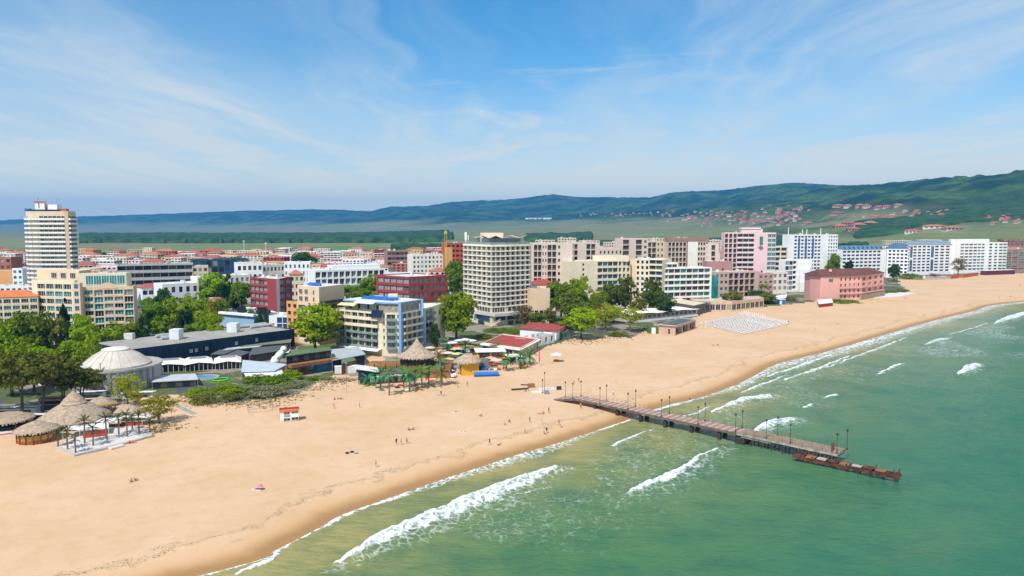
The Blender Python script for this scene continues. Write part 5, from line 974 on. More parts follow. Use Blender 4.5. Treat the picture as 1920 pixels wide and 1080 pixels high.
for px,pyb,pyt,pw,lb in [(109,840,808,22,'slim palm beside the round thatched bar'),(127,846,802,24,'slim palm on the deck corner nearest the round bar'),(142,852,816,20,'shortest palm at the front tip of the white deck'),(159,834,782,26,'slim palm before the red bench'),(175,839,797,24,'slim palm in the middle of the white deck front'),(201,828,776,26,'tallest slim palm on the white deck'),(223,818,777,22,'slim palm before the low red wall'),(239,822,772,26,'tall slim palm right of the deck middle'),(248,808,776,18,'short slim palm behind the tall one'),(261,813,774,22,'slim palm at the back right of the deck'),(281,814,783,20,'slim palm at the far right corner of the deck')]:
    ppalm(px,pyb,pyt,pw,lb,top='d',low='d',nt=13,nl=8,tr=.19,big=1.15)
for px,pyb,pyt,pw,lb in [(714,729,690,36,'artificial palm by the dark beach kiosk'),(730,741,688,38,'artificial palm standing furthest out on the sand'),(757,727,688,36,'artificial palm behind the bean bags'),(768,734,690,38,'artificial palm in the middle of the palm row'),(778,724,690,34,'artificial palm close behind the wooden fence'),(791,728,685,40,'bushy artificial palm right of the middle'),(804,722,684,36,'artificial palm before the thatched restaurant'),(826,725,668,34,'tall artificial palm beside the white van'),(829,722,690,34,'artificial palm touching the white van'),
 (873,668,640,30,'artificial palm among the market umbrellas'),(930,668,640,34,'artificial palm before the red roofed restaurant'),(950,695,663,32,'artificial palm at the left end of the small beach bar'),(976,691,660,32,'artificial palm before the small beach bar'),(993,683,656,34,'artificial palm by the pink flag'),(838,664,634,28,'artificial palm beside the blue roof hotel terrace')]:
    ppalm(px,pyb,pyt,pw,lb,tr=.24)
for px,pyb,pyt,pw,lb in [(822,700,655,38,'dried brown palm behind the palm row'),(690,722,702,34,'felled palm fronds heaped by the dark kiosk')]: ppalm(px,pyb,pyt,pw,lb,top='x' if px>700 else 't',low='x' if px>700 else 'g')
# ================================================================ thatched bar at the lower edge
thm=mat('thatch',(.42,.32,.225),.95,.25,1.2,fine=.35,bump=.8); wood_=mat('bar_wood',(.30,.09,.035),.8,.2,1.); ywood=mat('yellow_panel',(.50,.33,.10),.8,.15,1.); dk=mat('dark_inside',(.03,.03,.04),.6); deckw=mat('deck_white',(.66,.62,.58),.8,.06,.6,fine=.05); redw=mat('red_wall',(.42,.06,.04),.8,.1); whc=mat('canvas_white',(.76,.74,.72),.85,.04,.5)
def thatch(t,prof,k=28,sx=1,sy=1,c=(0,0,0)):
    b=MB(); b.lathe(prof,c,k,jit=.035,sx=sx,sy=sy); b.obj('thatch_roof',thm,t,smooth=False)
    f=MB(); r0,z0=prof[0]
    for j in range(k*3):
        an=2*math.pi*j/(k*3)+R.uniform(-.05,.05); l=R.uniform(.25,.55); w=2*math.pi*r0/(k*3)*.6; p=Vector((r0*math.cos(an)*sx,r0*math.sin(an)*sy,z0))+Vector(c); tv=Vector((-math.sin(an),math.cos(an),0))*w
        f.poly([p-tv+Vector((0,0,.15)),p+tv+Vector((0,0,.15)),p+tv*.4+Vector((math.cos(an)*.15,math.sin(an)*.15,-l)),p-tv*.4+Vector((math.cos(an)*.15,math.sin(an)*.15,-l))])
    f.obj('thatch_fringe',thm,t)['kind']='stuff'
def posts(t,r,n,h,m,rad=.12,sx=1,sy=1,a0=0,name='post'):
    me=None
    for i in range(n):
        an=a0+2*math.pi*i/n
        if me is None: b=MB(); b.tube([(0,0,0),(0,0,h)],rad,6); me=b.mesh(name,m)
        link(name,me,t).location=(r*math.cos(an)*sx,r*math.sin(an)*sy,0)
g=P(141,806); s=ppm(g); t=thing('thatched_pavilion','largest thatched pavilion with a small second tier and pointed top','pavilion',(g.x*(g.y+6.5)/g.y,g.y+6.5,0))
H1=zat(g.y+6.5,730)/1.05; r=61/s*1.04
thatch(t,[(r,1.9),(r*.82,H1*.34),(r*.55,H1*.52),(r*.30,H1*.66),(.9,H1*.69)]); b=MB(); b.lathe([(r*.37,H1*.64),(r*.27,H1*.76),(r*.12,H1*.92),(.12,H1*1.0),(.05,H1*1.05)],k=20,jit=.03); b.obj('top_tier',thm,t); posts(t,r*.8,12,3.2,wood_); b=MB(); b.lathe([(r*.6,0),(r*.6,1.1),(r*.5,1.1)],k=20); b.obj('counter',wood_,t)
g=P(70,836); s=ppm(g); t=thing('beach_bar','small round thatched bar with dark counter and red wooden base','bar',(g.x*(g.y+4.6)/g.y,g.y+4.6,0)); r=33/s; hb=zat(g.y+4.6,787)
thatch(t,[(r*1.17,3.1),(r*.8,3.1+(hb-3.1)*.38),(r*.35,3.1+(hb-3.1)*.74),(.25,hb-.3),(.1,hb)],24)
b=MB(); b.lathe([(r*.98,.0),(r*.98,.95)],k=16); b.obj('base',wood_,t); b=MB(); b.lathe([(r*.96,.95),(r*.96,2.2)],k=16); b.obj('panel_band',ywood,t); b=MB(); b.lathe([(r*1.0,2.2),(r*1.02,2.35),(r*.7,2.35)],k=16); b.obj('counter',dk,t); b=MB(); b.lathe([(r*.6,.0),(r*.6,3.4)],k=16); b.obj('core',dk,t); posts(t,r,16,3.5,wood_,.14)
g=P(14,812); s=ppm(g); t=thing('beach_bar','thatched hut cut by the frame edge with a white and red step','bar',(g.x*(g.y+5)/g.y,g.y+5,0)); r=42/s
thatch(t,[(r*1.1,2.6),(r*.6,3.8),(.3,zat(g.y+5,777))],24); posts(t,r,10,2.8,wood_); b=MB(); b.lathe([(r*.9,0),(r*.9,1.2),(r*.6,1.2)],k=16); b.obj('counter',dk,t); b=MB(); b.lathe([(r*1.25,0),(r*1.25,.45),(0,.45)],k=24); b.obj('floor_step',deckw,t); b=MB(); b.lathe([(r*1.262,.0),(r*1.262,.2)],k=24); b.obj('red_trim',redw,t)
g=P(190,780); s=ppm(g); t=thing('thatched_pavilion','low thatched hut half hidden behind the largest thatched pavilion','pavilion',(g.x*(g.y+4)/g.y,g.y+4,0)); r=25/s
thatch(t,[(r*1.1,2.8),(r*.6,4.0),(.2,zat(g.y+4,743))],20); posts(t,r,8,3,wood_); b=MB(); b.box((r*.9,-r*.9,3.3),(6,.5,.3),.55); b.obj('bamboo_edge',mat('bamboo',(.55,.32,.06),.7),t)
g=P(242,792); s=ppm(g); t=thing('thatched_pergola','long low grey thatched pergola beside the willows','pergola',(g.x*(g.y+3)/g.y,g.y+3,0),.12); r=25/s
thatch(t,[(r*1.05,2.3),(r*.75,3.4),(r*.2,4.3),(.1,4.5)],20,1.0,.75); posts(t,r*.85,8,2.6,wood_,.1,1,.7)
# white deck with its planks
dp=[P(106,843),P(139,856),P(216,839),P(233,834),P(289,818),P(268,800),P(150,806)]
t=thing('deck','white timber deck with slim palms on the sand','deck',(0,0,0)); b=MB(); b.prism(dp[::1],-.1,.42); b.obj('deck_base',mat('deck_side',(.50,.45,.40),.8),t)
ax=(dp[4]-dp[1]).normalized(); ay=Vector((-ax.y,ax.x,0)); Lx=(dp[4]-dp[1]).length
def inpoly(p,poly):
    c=False; j=len(poly)-1
    for i in range(len(poly)):
        if (poly[i].y>p.y)!=(poly[j].y>p.y) and p.x<(poly[j].x-poly[i].x)*(p.y-poly[i].y)/(poly[j].y-poly[i].y)+poly[i].x: c=not c
        j=i
    return c
me=None; nn=0
for iy in range(40):
    for ix in range(9):
        p=dp[1]+ax*(-6+ix*(Lx+10)/9+ (iy%2)*.8)+ay*(iy*.62+.35)
        if all(inpoly(p+ax*u+ay*v_,dp) for u in (0,(Lx+10)/9-.1) for v_ in (-.25,.25)) and nn<290:
            if me is None: b=MB(); l=(Lx+10)/9-.06; b.box((l/2,0,.03),(l,.57,.06)); me=b.mesh('plank',deckw)
            ob=link('plank',me,t); ob.location=(p.x,p.y,.424+R.uniform(0,.015)); ob.rotation_euler=(0,0,math.atan2(ax.y,ax.x)); nn+=1
b=MB(); q=P(221,838); b.box((q.x,q.y-.6,.2),(3.4,1.6,.4),math.atan2(ax.y,ax.x)); b.obj('step',deckw,t)
def sail(px,py,w,h,label,rz=.3,z=2.6):
    g=P(px,py); t=thing('shade_canopy',label,'canopy',g,rz); b=MB(); a=[(-w/2,-h/2,z),(w/2,-h/2,z-.5),(w/2,h/2,z),(-w/2,h/2,z-.4)]
    b.poly([*a[:3]]); b.poly([a[0],a[2],a[3]]); b.poly([(x,y,zz-.05) for x,y,zz in (a[2],a[1],a[0])]); b.poly([(x,y,zz-.05) for x,y,zz in (a[3],a[2],a[0])]); b.obj('canvas',whc,t)
    for x,y,zz in a: b=MB(); b.tube([(x,y,0),(x,y,zz)],.07,5); b.obj('pole',FR['white'],t)
sail(148,818,6,5,'white shade sail over the left side of the deck'); sail(178,816,6.5,5.5,'white shade sail over the red bench',.5); sail(207,803,6,5,'white shade sail before the largest thatched pavilion',.2); sail(248,796,7,4,'white shade sail under the thatched pergola edge',.1); sail(272,794,5,4,'small white shade sail at the right end of the deck',-.2)
for px,py,l,lb,rz in ((177,822,5,'red bench under the white shade sail',.5),(218,800,9,'low red wall behind the deck palms',.25),(247,797,6,'low red wall at the right of the deck',-.05)):
    g=P(px,py); t=thing('bench' if 'bench' in lb else 'low_wall',lb,'bench' if 'bench' in lb else 'wall',g,rz); b=MB(); b.box((0,0,.65 if 'bench' in lb else .4),(l,1.2 if 'bench' in lb else .3,.5 if 'bench' in lb else .8)); b.obj('seat' if 'bench' in lb else 'wall',redw,t)
    if 'bench' in lb: b=MB(); b.box((0,.7,1.2),(l,.2,1.0)); b.obj('backrest',redw,t); b=MB(); [b.box((x,0,.2),(.3,1,.4)) for x in (-l*.4,l*.4)]; b.obj('leg',wood_,t)
for px,py,l,m_,lb,hh in ((25,778,12,whc,'long white stall under the umbrella pines',2.2),(62,790,8,redw,'red and white low kiosk behind the thatched huts',1.8),(95,760,7,orange,'orange kiosk between the pine trunks',2.4),(128,728,9,white,'white service hut left of the round pavilion',2.6),(98,722,10,white,'white tent roof behind the umbrella pines',2.8),(170,748,7,whc,'white awning stall below the round pavilion',2.2),(258,748,9,whc,'white fabric covered stall behind the yellow willows',2.0)):
    g=P(px,py); t=thing('kiosk',lb,'kiosk',g,.15); b=MB(); b.box((0,1.5,hh/2-.2),(l,3,hh-.4)); b.obj('wall',m_,t); b=MB(); b.box((0,1.3,hh),(l+.8,4,.18),0,0,(-.12,'X')); b.obj('roof',whc if m_!=orange else thm,t); b=MB(); b.box((0,-.03,.9),(l*.8,.1,.9)); b.obj('counter_opening',dk,t)
# ================================================================ tents, sheds and beach restaurants
tent_w=mat('tent_canvas',(.82,.77,.69),.8,.05,.4)
def evtent(c0,c1,depth,label,h0=2.7,h1=3.9):
    a,b_=P(*c0),P(*c1); L=(b_-a).length; rz=math.atan2(b_.y-a.y,b_.x-a.x); t=thing('event_tent',label,'tent',a,rz)
    b=MB(); n=5
    A=[(-.6,-1.2,h0),(L*.5,-.4,h0+.55),(L+.6,-1.2,h0)]; Bk=[(-.6,depth+.8,h0),(L*.5,depth+.4,h0+.6),(L+.6,depth+.8,h0)]; i0=[(L*.18,depth*.35,h1),(L*.82,depth*.35,h1)]; i1=[(L*.18,depth*.9,h1),(L*.82,depth*.9,h1)]
    for dz in (0,-.08):
        up=lambda p:(p[0],p[1],p[2]+dz)
        for f in ((A[0],A[1],i0[1],i0[0]),(A[1],A[2],i0[1]),(A[2],Bk[2],i1[1],i0[1]),(Bk[2],Bk[1],i1[0],i1[1]),(Bk[1],Bk[0],i1[0]),(Bk[0],A[0],i0[0],i1[0])): b.poly([up(p) for p in f])
    b.obj('canopy',tent_w,t); b=MB(); b.poly([i0[0],i0[1],i1[1],i1[0]]); b.obj('roof_deck',mat('tent_grey',(.25,.25,.27),.8),t)
    for k in range(7): b=MB(); b.tube([(L*k/6,-.2,0),(L*k/6,-.2,h0+.3)],.09,5); b.obj('pole',FR['white'],t)
    b=MB(); b.box((L/2,depth*.6,1.3),(L*.96,depth*.75,2.6)); b.obj('interior_wall',mat('interior_brown',(.09,.07,.06),.8,.3),t)
    for k in range(6):
        ob=link('window',winmesh(('dark','shade')[k%2],'dark',2),t); ob.location=(L*.03+L*.157*k,depth*.215,.2); ob.scale=(L*.14,1,2.2)
evtent((286,700),(345,696),10,'white event tent nearest the round pavilion'); evtent((348,697),(398,693),11,'white event tent with yellow pole in the middle'); evtent((404,694),(450,691),10,'white event tent beside the grey metal canopy')
def shed(pts,z,label,m,name='beach_shed',wallc=None,zb=None,cat='building',slope=0,inset=.6):
    p=[P(*q,z) for q in pts]; c=sum(p,Vector())/len(p); c.z=0; t=thing(name,label,cat,c); b=MB(); q=[v-c for v in p]
    if slope: q[2].z+=slope; q[3].z+=slope
    b.poly(q); b.poly([(v.x,v.y,v.z-.22) for v in reversed(q)])
    for i in range(len(q)): j=(i+1)%len(q); b.poly([(q[i].x,q[i].y,q[i].z-.22),(q[j].x,q[j].y,q[j].z-.22),q[j],q[i]])
    b.obj('roof',m,t)
    if wallc:
        b=MB(); w=[v*(1-inset*.12) for v in q]; b.prism([(v.x,v.y) for v in w],0,z-.25); b.obj('wall',wallc,t)
    for v in q: b=MB(); b.tube([(v.x*.97,v.y*.97,0),(v.x*.97,v.y*.97,v.z-.1)],.1,5); b.obj('post',FR['grey'],t)
    return t,q
intw=M('interior_brown'); gm=mat('metal_roof',(.52,.53,.54),.5,.08,.3); greenr=mat('green_roof',(.11,.17,.075),.8,.12,.3); dgrey=mat('dark_roof',(.10,.11,.11),.8,.15,.3); bluec=mat('blue_container',(.03,.15,.34),.6,.15,.4); woodb=mat('brown_boards',(.27,.12,.045),.8,.2,.8)
def glazed(t,q,i,n,z0,z1,st=('dark','shade')):
    a,b_=q[i]*.93,q[(i+1)%len(q)]*.93; e=b_-a; L=e.length; rz=math.atan2(e.y,e.x); nn=Vector((e.y,-e.x,0))/L
    for k in range(n):
        ob=link('window',winmesh(st[k%len(st)],'dark',2),t); ob.location=Vector((a.x,a.y,z0))+Vector((e.x,e.y,0))*((k+.06)/n)+nn*.08; ob.rotation_euler=(0,0,rz); ob.scale=(L/n*.88,1,z1-z0)
t,q=shed([(284,716),(372,711),(366,700),(300,703)],2.6,'grey metal canopy before the event tents, on posts',gm,'canopy_shed',intw); glazed(t,q,0,6,.3,2.2)
t,q=shed([(452,697),(515,695),(540,685),(455,677)],2.6,'light grey sheet roof hall beside the dune shrubs',mat('sheet_roof',(.50,.56,.58),.4,.06),'canopy_shed',whc,slope=.5); glazed(t,q,0,5,.3,2.2)
t,q=shed([(462,707),(534,703),(528,693),(452,692)],2.0,'white canvas awning hall beside the green play tent',whc,'canopy_shed',intw)
for pts,z,lb,m in [([(395,664),(420,664),(456,650),(430,646)],3.2,'dark grey low roof nearest the navy hall',dgrey),([(418,656),(485,650),(512,639),(450,641)],3.4,'grey flat roof below the navy hall',gm),([(466,666),(530,657),(540,646),(474,652)],3.4,'dark grey sloping roof left of the satellite dome',dgrey),([(450,650),(545,642),(548,633),(480,634)],3.6,'green grey long roof at the end of the navy hall',mat('greygreen_roof',(.17,.20,.16),.8,.12)),([(405,672),(450,668),(470,660),(440,655)],2.8,'charcoal roof behind the event tents',dgrey)]:
    t,q=shed(pts,z,lb,m,'shed',intw)
t,q=shed([(534,668),(622,656),(618,650),(550,657)],7.5,'green roofed two-storey wooden restaurant','%s' and greenr,'restaurant',None)
b=MB(); b.prism([(v.x*.94,v.y*.94) for v in q],4.2,7.2); b.obj('upper_wall',dk,t); glazed(t,q,0,8,4.9,6.9)
b=MB(); a,b2=q[0],q[1]; e=(b2-a); b.box(((a.x+b2.x)/2+2,(a.y+b2.y)/2-1.,4.0),(e.length,3.2,1.1),math.atan2(e.y,e.x)); b.obj('balcony',woodb,t)
b=MB(); b.prism([(v.x*.93,v.y*.93) for v in q],0,4.2); b.obj('lower_wall',woodb,t); glazed(t,q,0,7,.8,2.8)
t,q=shed([(622,676),(686,664),(672,650),(620,655)],4.4,'grey rounded terrace roof beside the green restaurant',mat('terrace_grey',(.40,.43,.44),.7,.08,.3),'terrace_roof',dk)
t,q=shed([(640,682),(668,675),(655,662),(640,664)],4.2,'small green pyramid roof beside the grey terrace roof',greenr,'pavilion',woodb)
for a,b_,lb,m in (((556,700),(592,697),'left of the two blue containers by the dune',bluec),((593,697),(629,694),'right of the two blue containers by the dune',mat('teal_container',(.04,.19,.30),.6,.12,.4)),((628,701),(668,699),'white container beside the dark beach kiosk',whc)):
    A,Bp=P(*a),P(*b_); t=thing('container',lb,'container',A,math.atan2(Bp.y-A.y,Bp.x-A.x)); L=(Bp-A).length; b=MB(); b.box((L/2,1.4,1.2),(L,2.8,2.4)); b.obj('wall',m,t); b=MB(); b.box((L/2,1.4,2.48),(L+.15,2.95,.12)); b.obj('roof',m if m is not whc else white,t); 
    for k in range(12): b=MB(); b.box((L*(k+.5)/12,-.03,1.2),(.18,.06,2.2)); b.obj('rib',m,t)
# white statue-like satellite dome
g=P(522,684); t=thing('inflatable_figure','white inflatable figure with a round dish head','figure',g,.3); b=MB()
b.lathe([(0,.0),(1.6,.6),(1.9,1.8),(1.2,3.0),(.5,3.6)],(-1.2,0,0),14); b.lathe([(.0,-1.1),(1.0,-.7),(1.3,0),(1.0,.8),(0,1.2)],(2.2,0,6.3),14); b.tube([(-.8,0,2.4),(.6,0,4.0),(1.9,0,5.6)],[1.3,1.5,1.0],10); b.tube([(1.9,0,4.9),(4.0,-.4,4.9),(4.7,-.4,6.0)],.35,7); b.obj('body',white,t,True)
# pool ring, lawn, green ring
g=P(386,709); t=thing('fountain','round blue pool with stone rim before the event tents','fountain',g); b=MB(); b.lathe([(4.6,0),(4.6,.5),(3.9,.5),(3.9,.25)],k=28); b.obj('rim',mat('stone_rim',(.50,.36,.25),.8),t); b=MB(); b.lathe([(3.9,.32),(0,.321)],k=28); b.obj('water',M('pool_water'),t)
g=P(414,713); t=thing('play_ring','green inflatable ring on a small lawn','play ring',g); b=MB(); b.lathe([(2.6,.05),(3.0,.35),(2.6,.6),(2.2,.35),(2.6,.05)],k=24); b.obj('ring',mat('play_green',(.10,.42,.06),.5),t); b=MB(); b.lathe([(5.2,.02),(5.2,.06),(0,.07)],k=24); b.obj('lawn',mat('lawn',(.09,.18,.02),.95,.2,.6),t)
g=P(487,702); t=thing('play_tent','small emerald green tent by the dune shrubs','tent',g); b=MB(); b.lathe([(2.4,0),(2.3,1.6),(0,3)],k=6); b.obj('canvas',mat('emerald',(.01,.30,.16),.6),t)
# thatched restaurant with wooden terrace
g=P(777,709); t=thing('thatched_restaurant','wide conical thatched restaurant with dark glazed walls and wooden fence','restaurant',(g.x,g.y+8,0)); s=ppm((g.x,g.y+8,0)); r=36/s
thatch(t,[(r*1.06,7.0),(r*.72,8.1),(r*.42,9.6),(r*.2,11.4),(.3,13.2),(.1,13.8)],28); b=MB(); b.lathe([(r*.86,3.2),(r*.86,7.2)],k=24); b.obj('glass_wall',mat('dark_screen',(.045,.045,.045),.3,.3,1.),t); posts(t,r*.87,16,7.3,FR['dark'],.12)
b=MB(); b.prism([(-19,-8),(13,-7.2),(13,9),(-19,9)],0,3.1); b.obj('terrace',woodb,t)
me=None
for k in range(40):
    if me is None: b=MB(); b.box((0,0,.65),(.68,.08,1.3)); me=b.mesh('fence_board',woodb)
    ob=link('fence_board',me,t); ob.location=(-18.6+k*.8,-7.75+.02*k,3.1); ob['z']=1; del ob['z']
for k in range(9): b=MB(); b.tube([(-18.5+k*4,-8.1+.1*k,0),(-18.5+k*4,-8.1+.1*k,5.4)],.12,5); b.obj('post',FR['dark'],t)
b=MB(); b.box((-15,-7.9+.2,4.6),(3.2,.2,1.6)); b.obj('sign_board',mat('orange_board',(.50,.24,.05),.8),t)
b=MB(); b.prism([(2.5,-7.9),(13,-7.4),(13,-4),(2.5,-4)],0,1.0); b.obj('low_deck',mat('terracotta_deck',(.42,.13,.05),.8),t)
# dark kiosk with slanted white roofs
g=P(672,720); t=thing('beach_kiosk','dark kiosk with slanted white roof and cream awnings','kiosk',g,.12); b=MB(); b.prism([(0,0),(6.2,0),(6.2,5.5),(0,5.5)],0,4.4); b.obj('wall',mat('kiosk_navy',(.02,.035,.06),.5),t); b=MB(); b.box((3,2.4,5.0),(8.6,7.2,.25),0,0,(.16,'Y')); b.obj('slanted_roof',whiteroof,t)
b=MB(); b.prism([(6.3,-.6),(18,1.2),(18,5.5),(6.3,5.5)],0,2.9); b.obj('side_wall',mat('kiosk_glass',(.06,.065,.06),.25,.3,.8),t); b=MB(); b.box((12.2,3,3.6),(12.6,6.2,.25),.14,0,(.08,'X')); b.obj('flat_roof',dgrey,t)
for k in range(3): b=MB(); b.box((7.9+k*3.6,-.4+k*.5,3.1),(3.3,2.6,.12),.14,0,(.3,'X')); b.obj('awning',mat('awning_cream',(.68,.58,.44),.8),t)
b=MB(); b.box((4.9,-.05,1.4),(1.5,.1,2.4)); b.obj('door',FR['white'],t)
for k in range(5): ob=link('window',winmesh('pale' if k%2 else 'shade','dark',1),t); ob.location=(6.5+k*2.3,-.68+k*.35,.3); ob.rotation_euler=(0,0,.15); ob.scale=(2.0,1,2.2)
# ================================================================ market and playground
def umb(px,py,r,h,m,label,group=None,name='parasol'):
    g=P(px,py); t=thing(name,label,'parasol',g,R.uniform(0,1),group); b=MB(); b.lathe([(r,h-.5),(r*.5,h-.15),(.05,h+.1)],k=8); b.obj('canopy',m,t); b=MB(); b.tube([(0,0,0),(0,0,h)],.06,5); b.obj('pole',FR['white'],t); return t
salmon=mat('parasol_salmon',(.66,.38,.26),.85,.05); beigep=mat('parasol_beige',(.66,.54,.40),.85,.05); limep=mat('parasol_lime',(.58,.62,.22),.85,.05); redp=mat('parasol_red',(.52,.04,.05),.85,.05)
i=0
for px,py,m,nm in [(800,690,beigep,'beige'),(815,684,salmon,'salmon'),(828,692,beigep,'beige'),(842,684,salmon,'salmon'),(812,672,beigep,'beige'),(826,668,salmon,'salmon'),(840,672,beigep,'beige'),(852,664,limep,'lime'),(858,674,limep,'lime'),(867,664,beigep,'beige'),(835,655,whc,'white'),(848,652,whc,'white'),(860,648,whc,'white'),(872,646,whc,'white'),(884,648,whc,'white'),(846,662,redp,'red'),(858,660,redp,'red'),(920,682,salmon,'salmon'),(931,686,beigep,'beige'),(912,676,salmon,'salmon'),(938,672,limep,'lime'),(822,705,salmon,'salmon'),(818,658,salmon,'salmon'),(806,662,beigep,'beige')]:
    umb(px,py,2.6,2.9,m,f'{nm} terrace parasol in the crowded market beside the thatched restaurant',f'{nm} market parasols')
g=P(877,702); t=thing('thatched_hut','small thatched hut with yellow walls in the playground','hut',g,.2); thatch(t,[(4.6,5.0),(3.2,6.4),(1.2,7.6),(.3,8.0)],18,1.2,.9); b=MB(); b.box((.6,-.4,2.4),(6.4,4,4.8)); b.obj('wall',mat('play_yellow',(.70,.36,.02),.6,.15,.8),t)
playy=M('play_yellow'); playb=mat('play_blue',(.02,.16,.55),.5,.1); playw=FR['white']
g=P(862,703); t=thing('climbing_tower','white climbing frame with coloured panels before the yellow hut','play frame',g,.1)
for x in (0,2.6,5.2):
    for y in (0,2.4): b=MB(); b.tube([(x,y,0),(x,y,5.6)],.1,5); b.obj('post',playw,t)
for x,z,m in ((1.3,3.4,playb),(3.9,3.4,M('play_green')),(1.3,4.6,mat('play_violet',(.12,.05,.35),.5)),(3.9,2.2,playy),(1.3,1.2,redp),(3.9,5.2,playw)): b=MB(); b.box((x,-.05,z),(2.2,.12,.9)); b.obj('panel',m,t)
g=P(893,698); t=thing('slide_tower','yellow and grey inflatable slide tower with blue base','slide',g,.15); b=MB(); b.box((0,0,3.2),(2.2,2.2,6.4)); b.box((-2.2,0,3.6),(1.4,1.6,7.2)); b.obj('tower',playy,t); b=MB(); b.box((3.0,-1.2,2.9),(3.2,1.2,5.4),0,0,(.12,'X')); b.obj('rock_panel',mat('play_grey',(.20,.20,.20),.8,.3,1.5),t); b=MB(); b.box((2.6,-2.2,1.2),(2.4,2.4,2.4)); b.obj('base',playb,t)
g=P(912,706); t=thing('inflatable_pool','long blue inflatable pool with orange rim','pool',g,.1); b=MB(); b.tube([(-4.5,0,.8),(4.5,.6,.8)],.8,8); b.obj('side_tube',playb,t); b=MB(); b.box((0,2.6,.7),(9,4,1.2)); b.obj('basin',mat('play_ltblue',(.10,.35,.62),.4),t); b=MB(); b.box((0,.9,1.9),(10,.6,.3),.06); b.obj('rim',orange,t)
g=P(930,676); t=thing('shade_roof','long white shade roof on posts above the playground','shade roof',g,.16); b=MB(); b.box((-2.5,0,4.4),(12.5,6.5,.2),0,0,(.06,'X')); b.obj('canvas',mat('roof_white2',(.80,.80,.79),.7),t)
for x in (-8,-2.5,3): b=MB(); b.tube([(x,-2.8,0),(x,-2.8,4.3)],.12,5); b.obj('post',playw,t)
b=MB(); b.box((-2.5,1.5,1.6),(11,2,3.0)); b.obj('stall',mat('stall_mix',(.42,.20,.12),.8,.5,.9),t)
g=P(962,682); t=thing('beach_bar','small white canopied bar with red fence near the pink flag','bar',g,.15); b=MB(); b.box((0,1,3.2),(7,5,.35)); b.obj('roof',tent_w,t); b=MB(); b.box((.6,1.6,1.5),(5,3,3)); b.obj('wall',dk,t); b=MB(); b.box((2.5,-2.2,.5),(9,.15,.25)); b.box((2.5,-2.2,1.0),(9,.15,.2)); b.obj('fence',mat('fence_red',(.50,.16,.10),.8),t)
for px,py,pt,m,lb in ((1010,686,658,mat('flag_pink',(.75,.05,.25),.7),'pink feather flag by the beach bar'),(1031,682,664,ltan,'pale feather flag on the sand'),(968,691,667,playw,'white feather flag before the beach bar'),(761,706,688,playw,'white folded parasol flag by the dark kiosk')):
    g=P(px,py); h=(py-pt)/ppm(g); t=thing('feather_flag',lb,'flag',g,.3); b=MB(); b.tube([(0,0,0),(0,0,h)],.05,5); b.obj('pole',playw,t); b=MB(); b.box((.28,0,h*.62),(.5,.05,h*.7)); b.obj('cloth',m,t)
STM=[('orange',orange),('red',redp),('white',whc),('yellow',M('play_yellow')),('blue',M('play_blue')),('salmon',salmon),('green',M('emerald'))]
for i,(px,py,k,w) in enumerate([(803,682,5,4),(812,699,2,4),(820,676,0,4),(832,700,5,4),(838,692,1,3.5),(842,664,4,4),(850,656,1,5),(862,664,2,4),(868,676,6,3),(880,660,0,4),(890,664,5,4),(884,690,3,3),(904,700,4,3),(915,690,0,4),(925,696,1,3),(934,692,5,4),(944,684,3,3),(980,690,1,3),(792,700,0,4),(824,664,3,3)]):
    nm,m=STM[k]; g=P(px,py); t=thing('market_stall',f'{nm} roofed stall among the market parasols, {["beside the thatched restaurant","behind the palm row","near the yellow hut","by the inflatable pool","under the blue roof hotel","along the shopping lane","by the red roofed restaurant"][i%7]}','stall',g,R.uniform(-.3,.5),'market stalls'); b=MB(); b.box((0,1.2,2.55),(w,3,.16),0,0,(-.12,'X')); b.obj('awning',m,t); b=MB(); b.box((0,1.6,1.),(w*.9,1.8,2.)); b.obj('stall_wall',R.choice([intw,woodb,ltan,STM[(k+3)%7][1]]),t); b=MB(); b.box((0,.3,.5),(w*.9,.8,1.0)); b.obj('counter',R.choice([woodb,whc,STM[(k+2)%7][1]]),t)
# parked van
g=P(847,706); t=thing('van','white van parked beside the artificial palms','van',g,-1.2); b=MB()
prof=[(-2.6,.4),(-2.6,2.2),(1.0,2.3),(1.7,1.5),(2.5,1.25),(2.6,.4)]
for sy in (-.95,.95): b.poly([(x,sy,z) for x,z in (prof if sy>0 else prof[::-1])])
for i in range(6): j=(i+1)%6; b.poly([(prof[i][0],-.95,prof[i][1]),(prof[j][0],-.95,prof[j][1]),(prof[j][0],.95,prof[j][1]),(prof[i][0],.95,prof[i][1])])
b.obj('body',mat('van_white',(.75,.75,.75),.25,.02,.3,.5),t); b=MB(); b.poly([(1.06,-.85,2.24),(1.66,-.85,1.56),(1.66,.85,1.56),(1.06,.85,2.24)]); b.obj('windscreen',GL['dark'],t).location=(.03,0,.03)
for x in (-1.7,1.7):
    for y in (-.95,.95): w=MB(); w.tube([(x,y-.1,.38),(x,y+.1,.38)],.38,10); w.obj('wheel',dk,t)
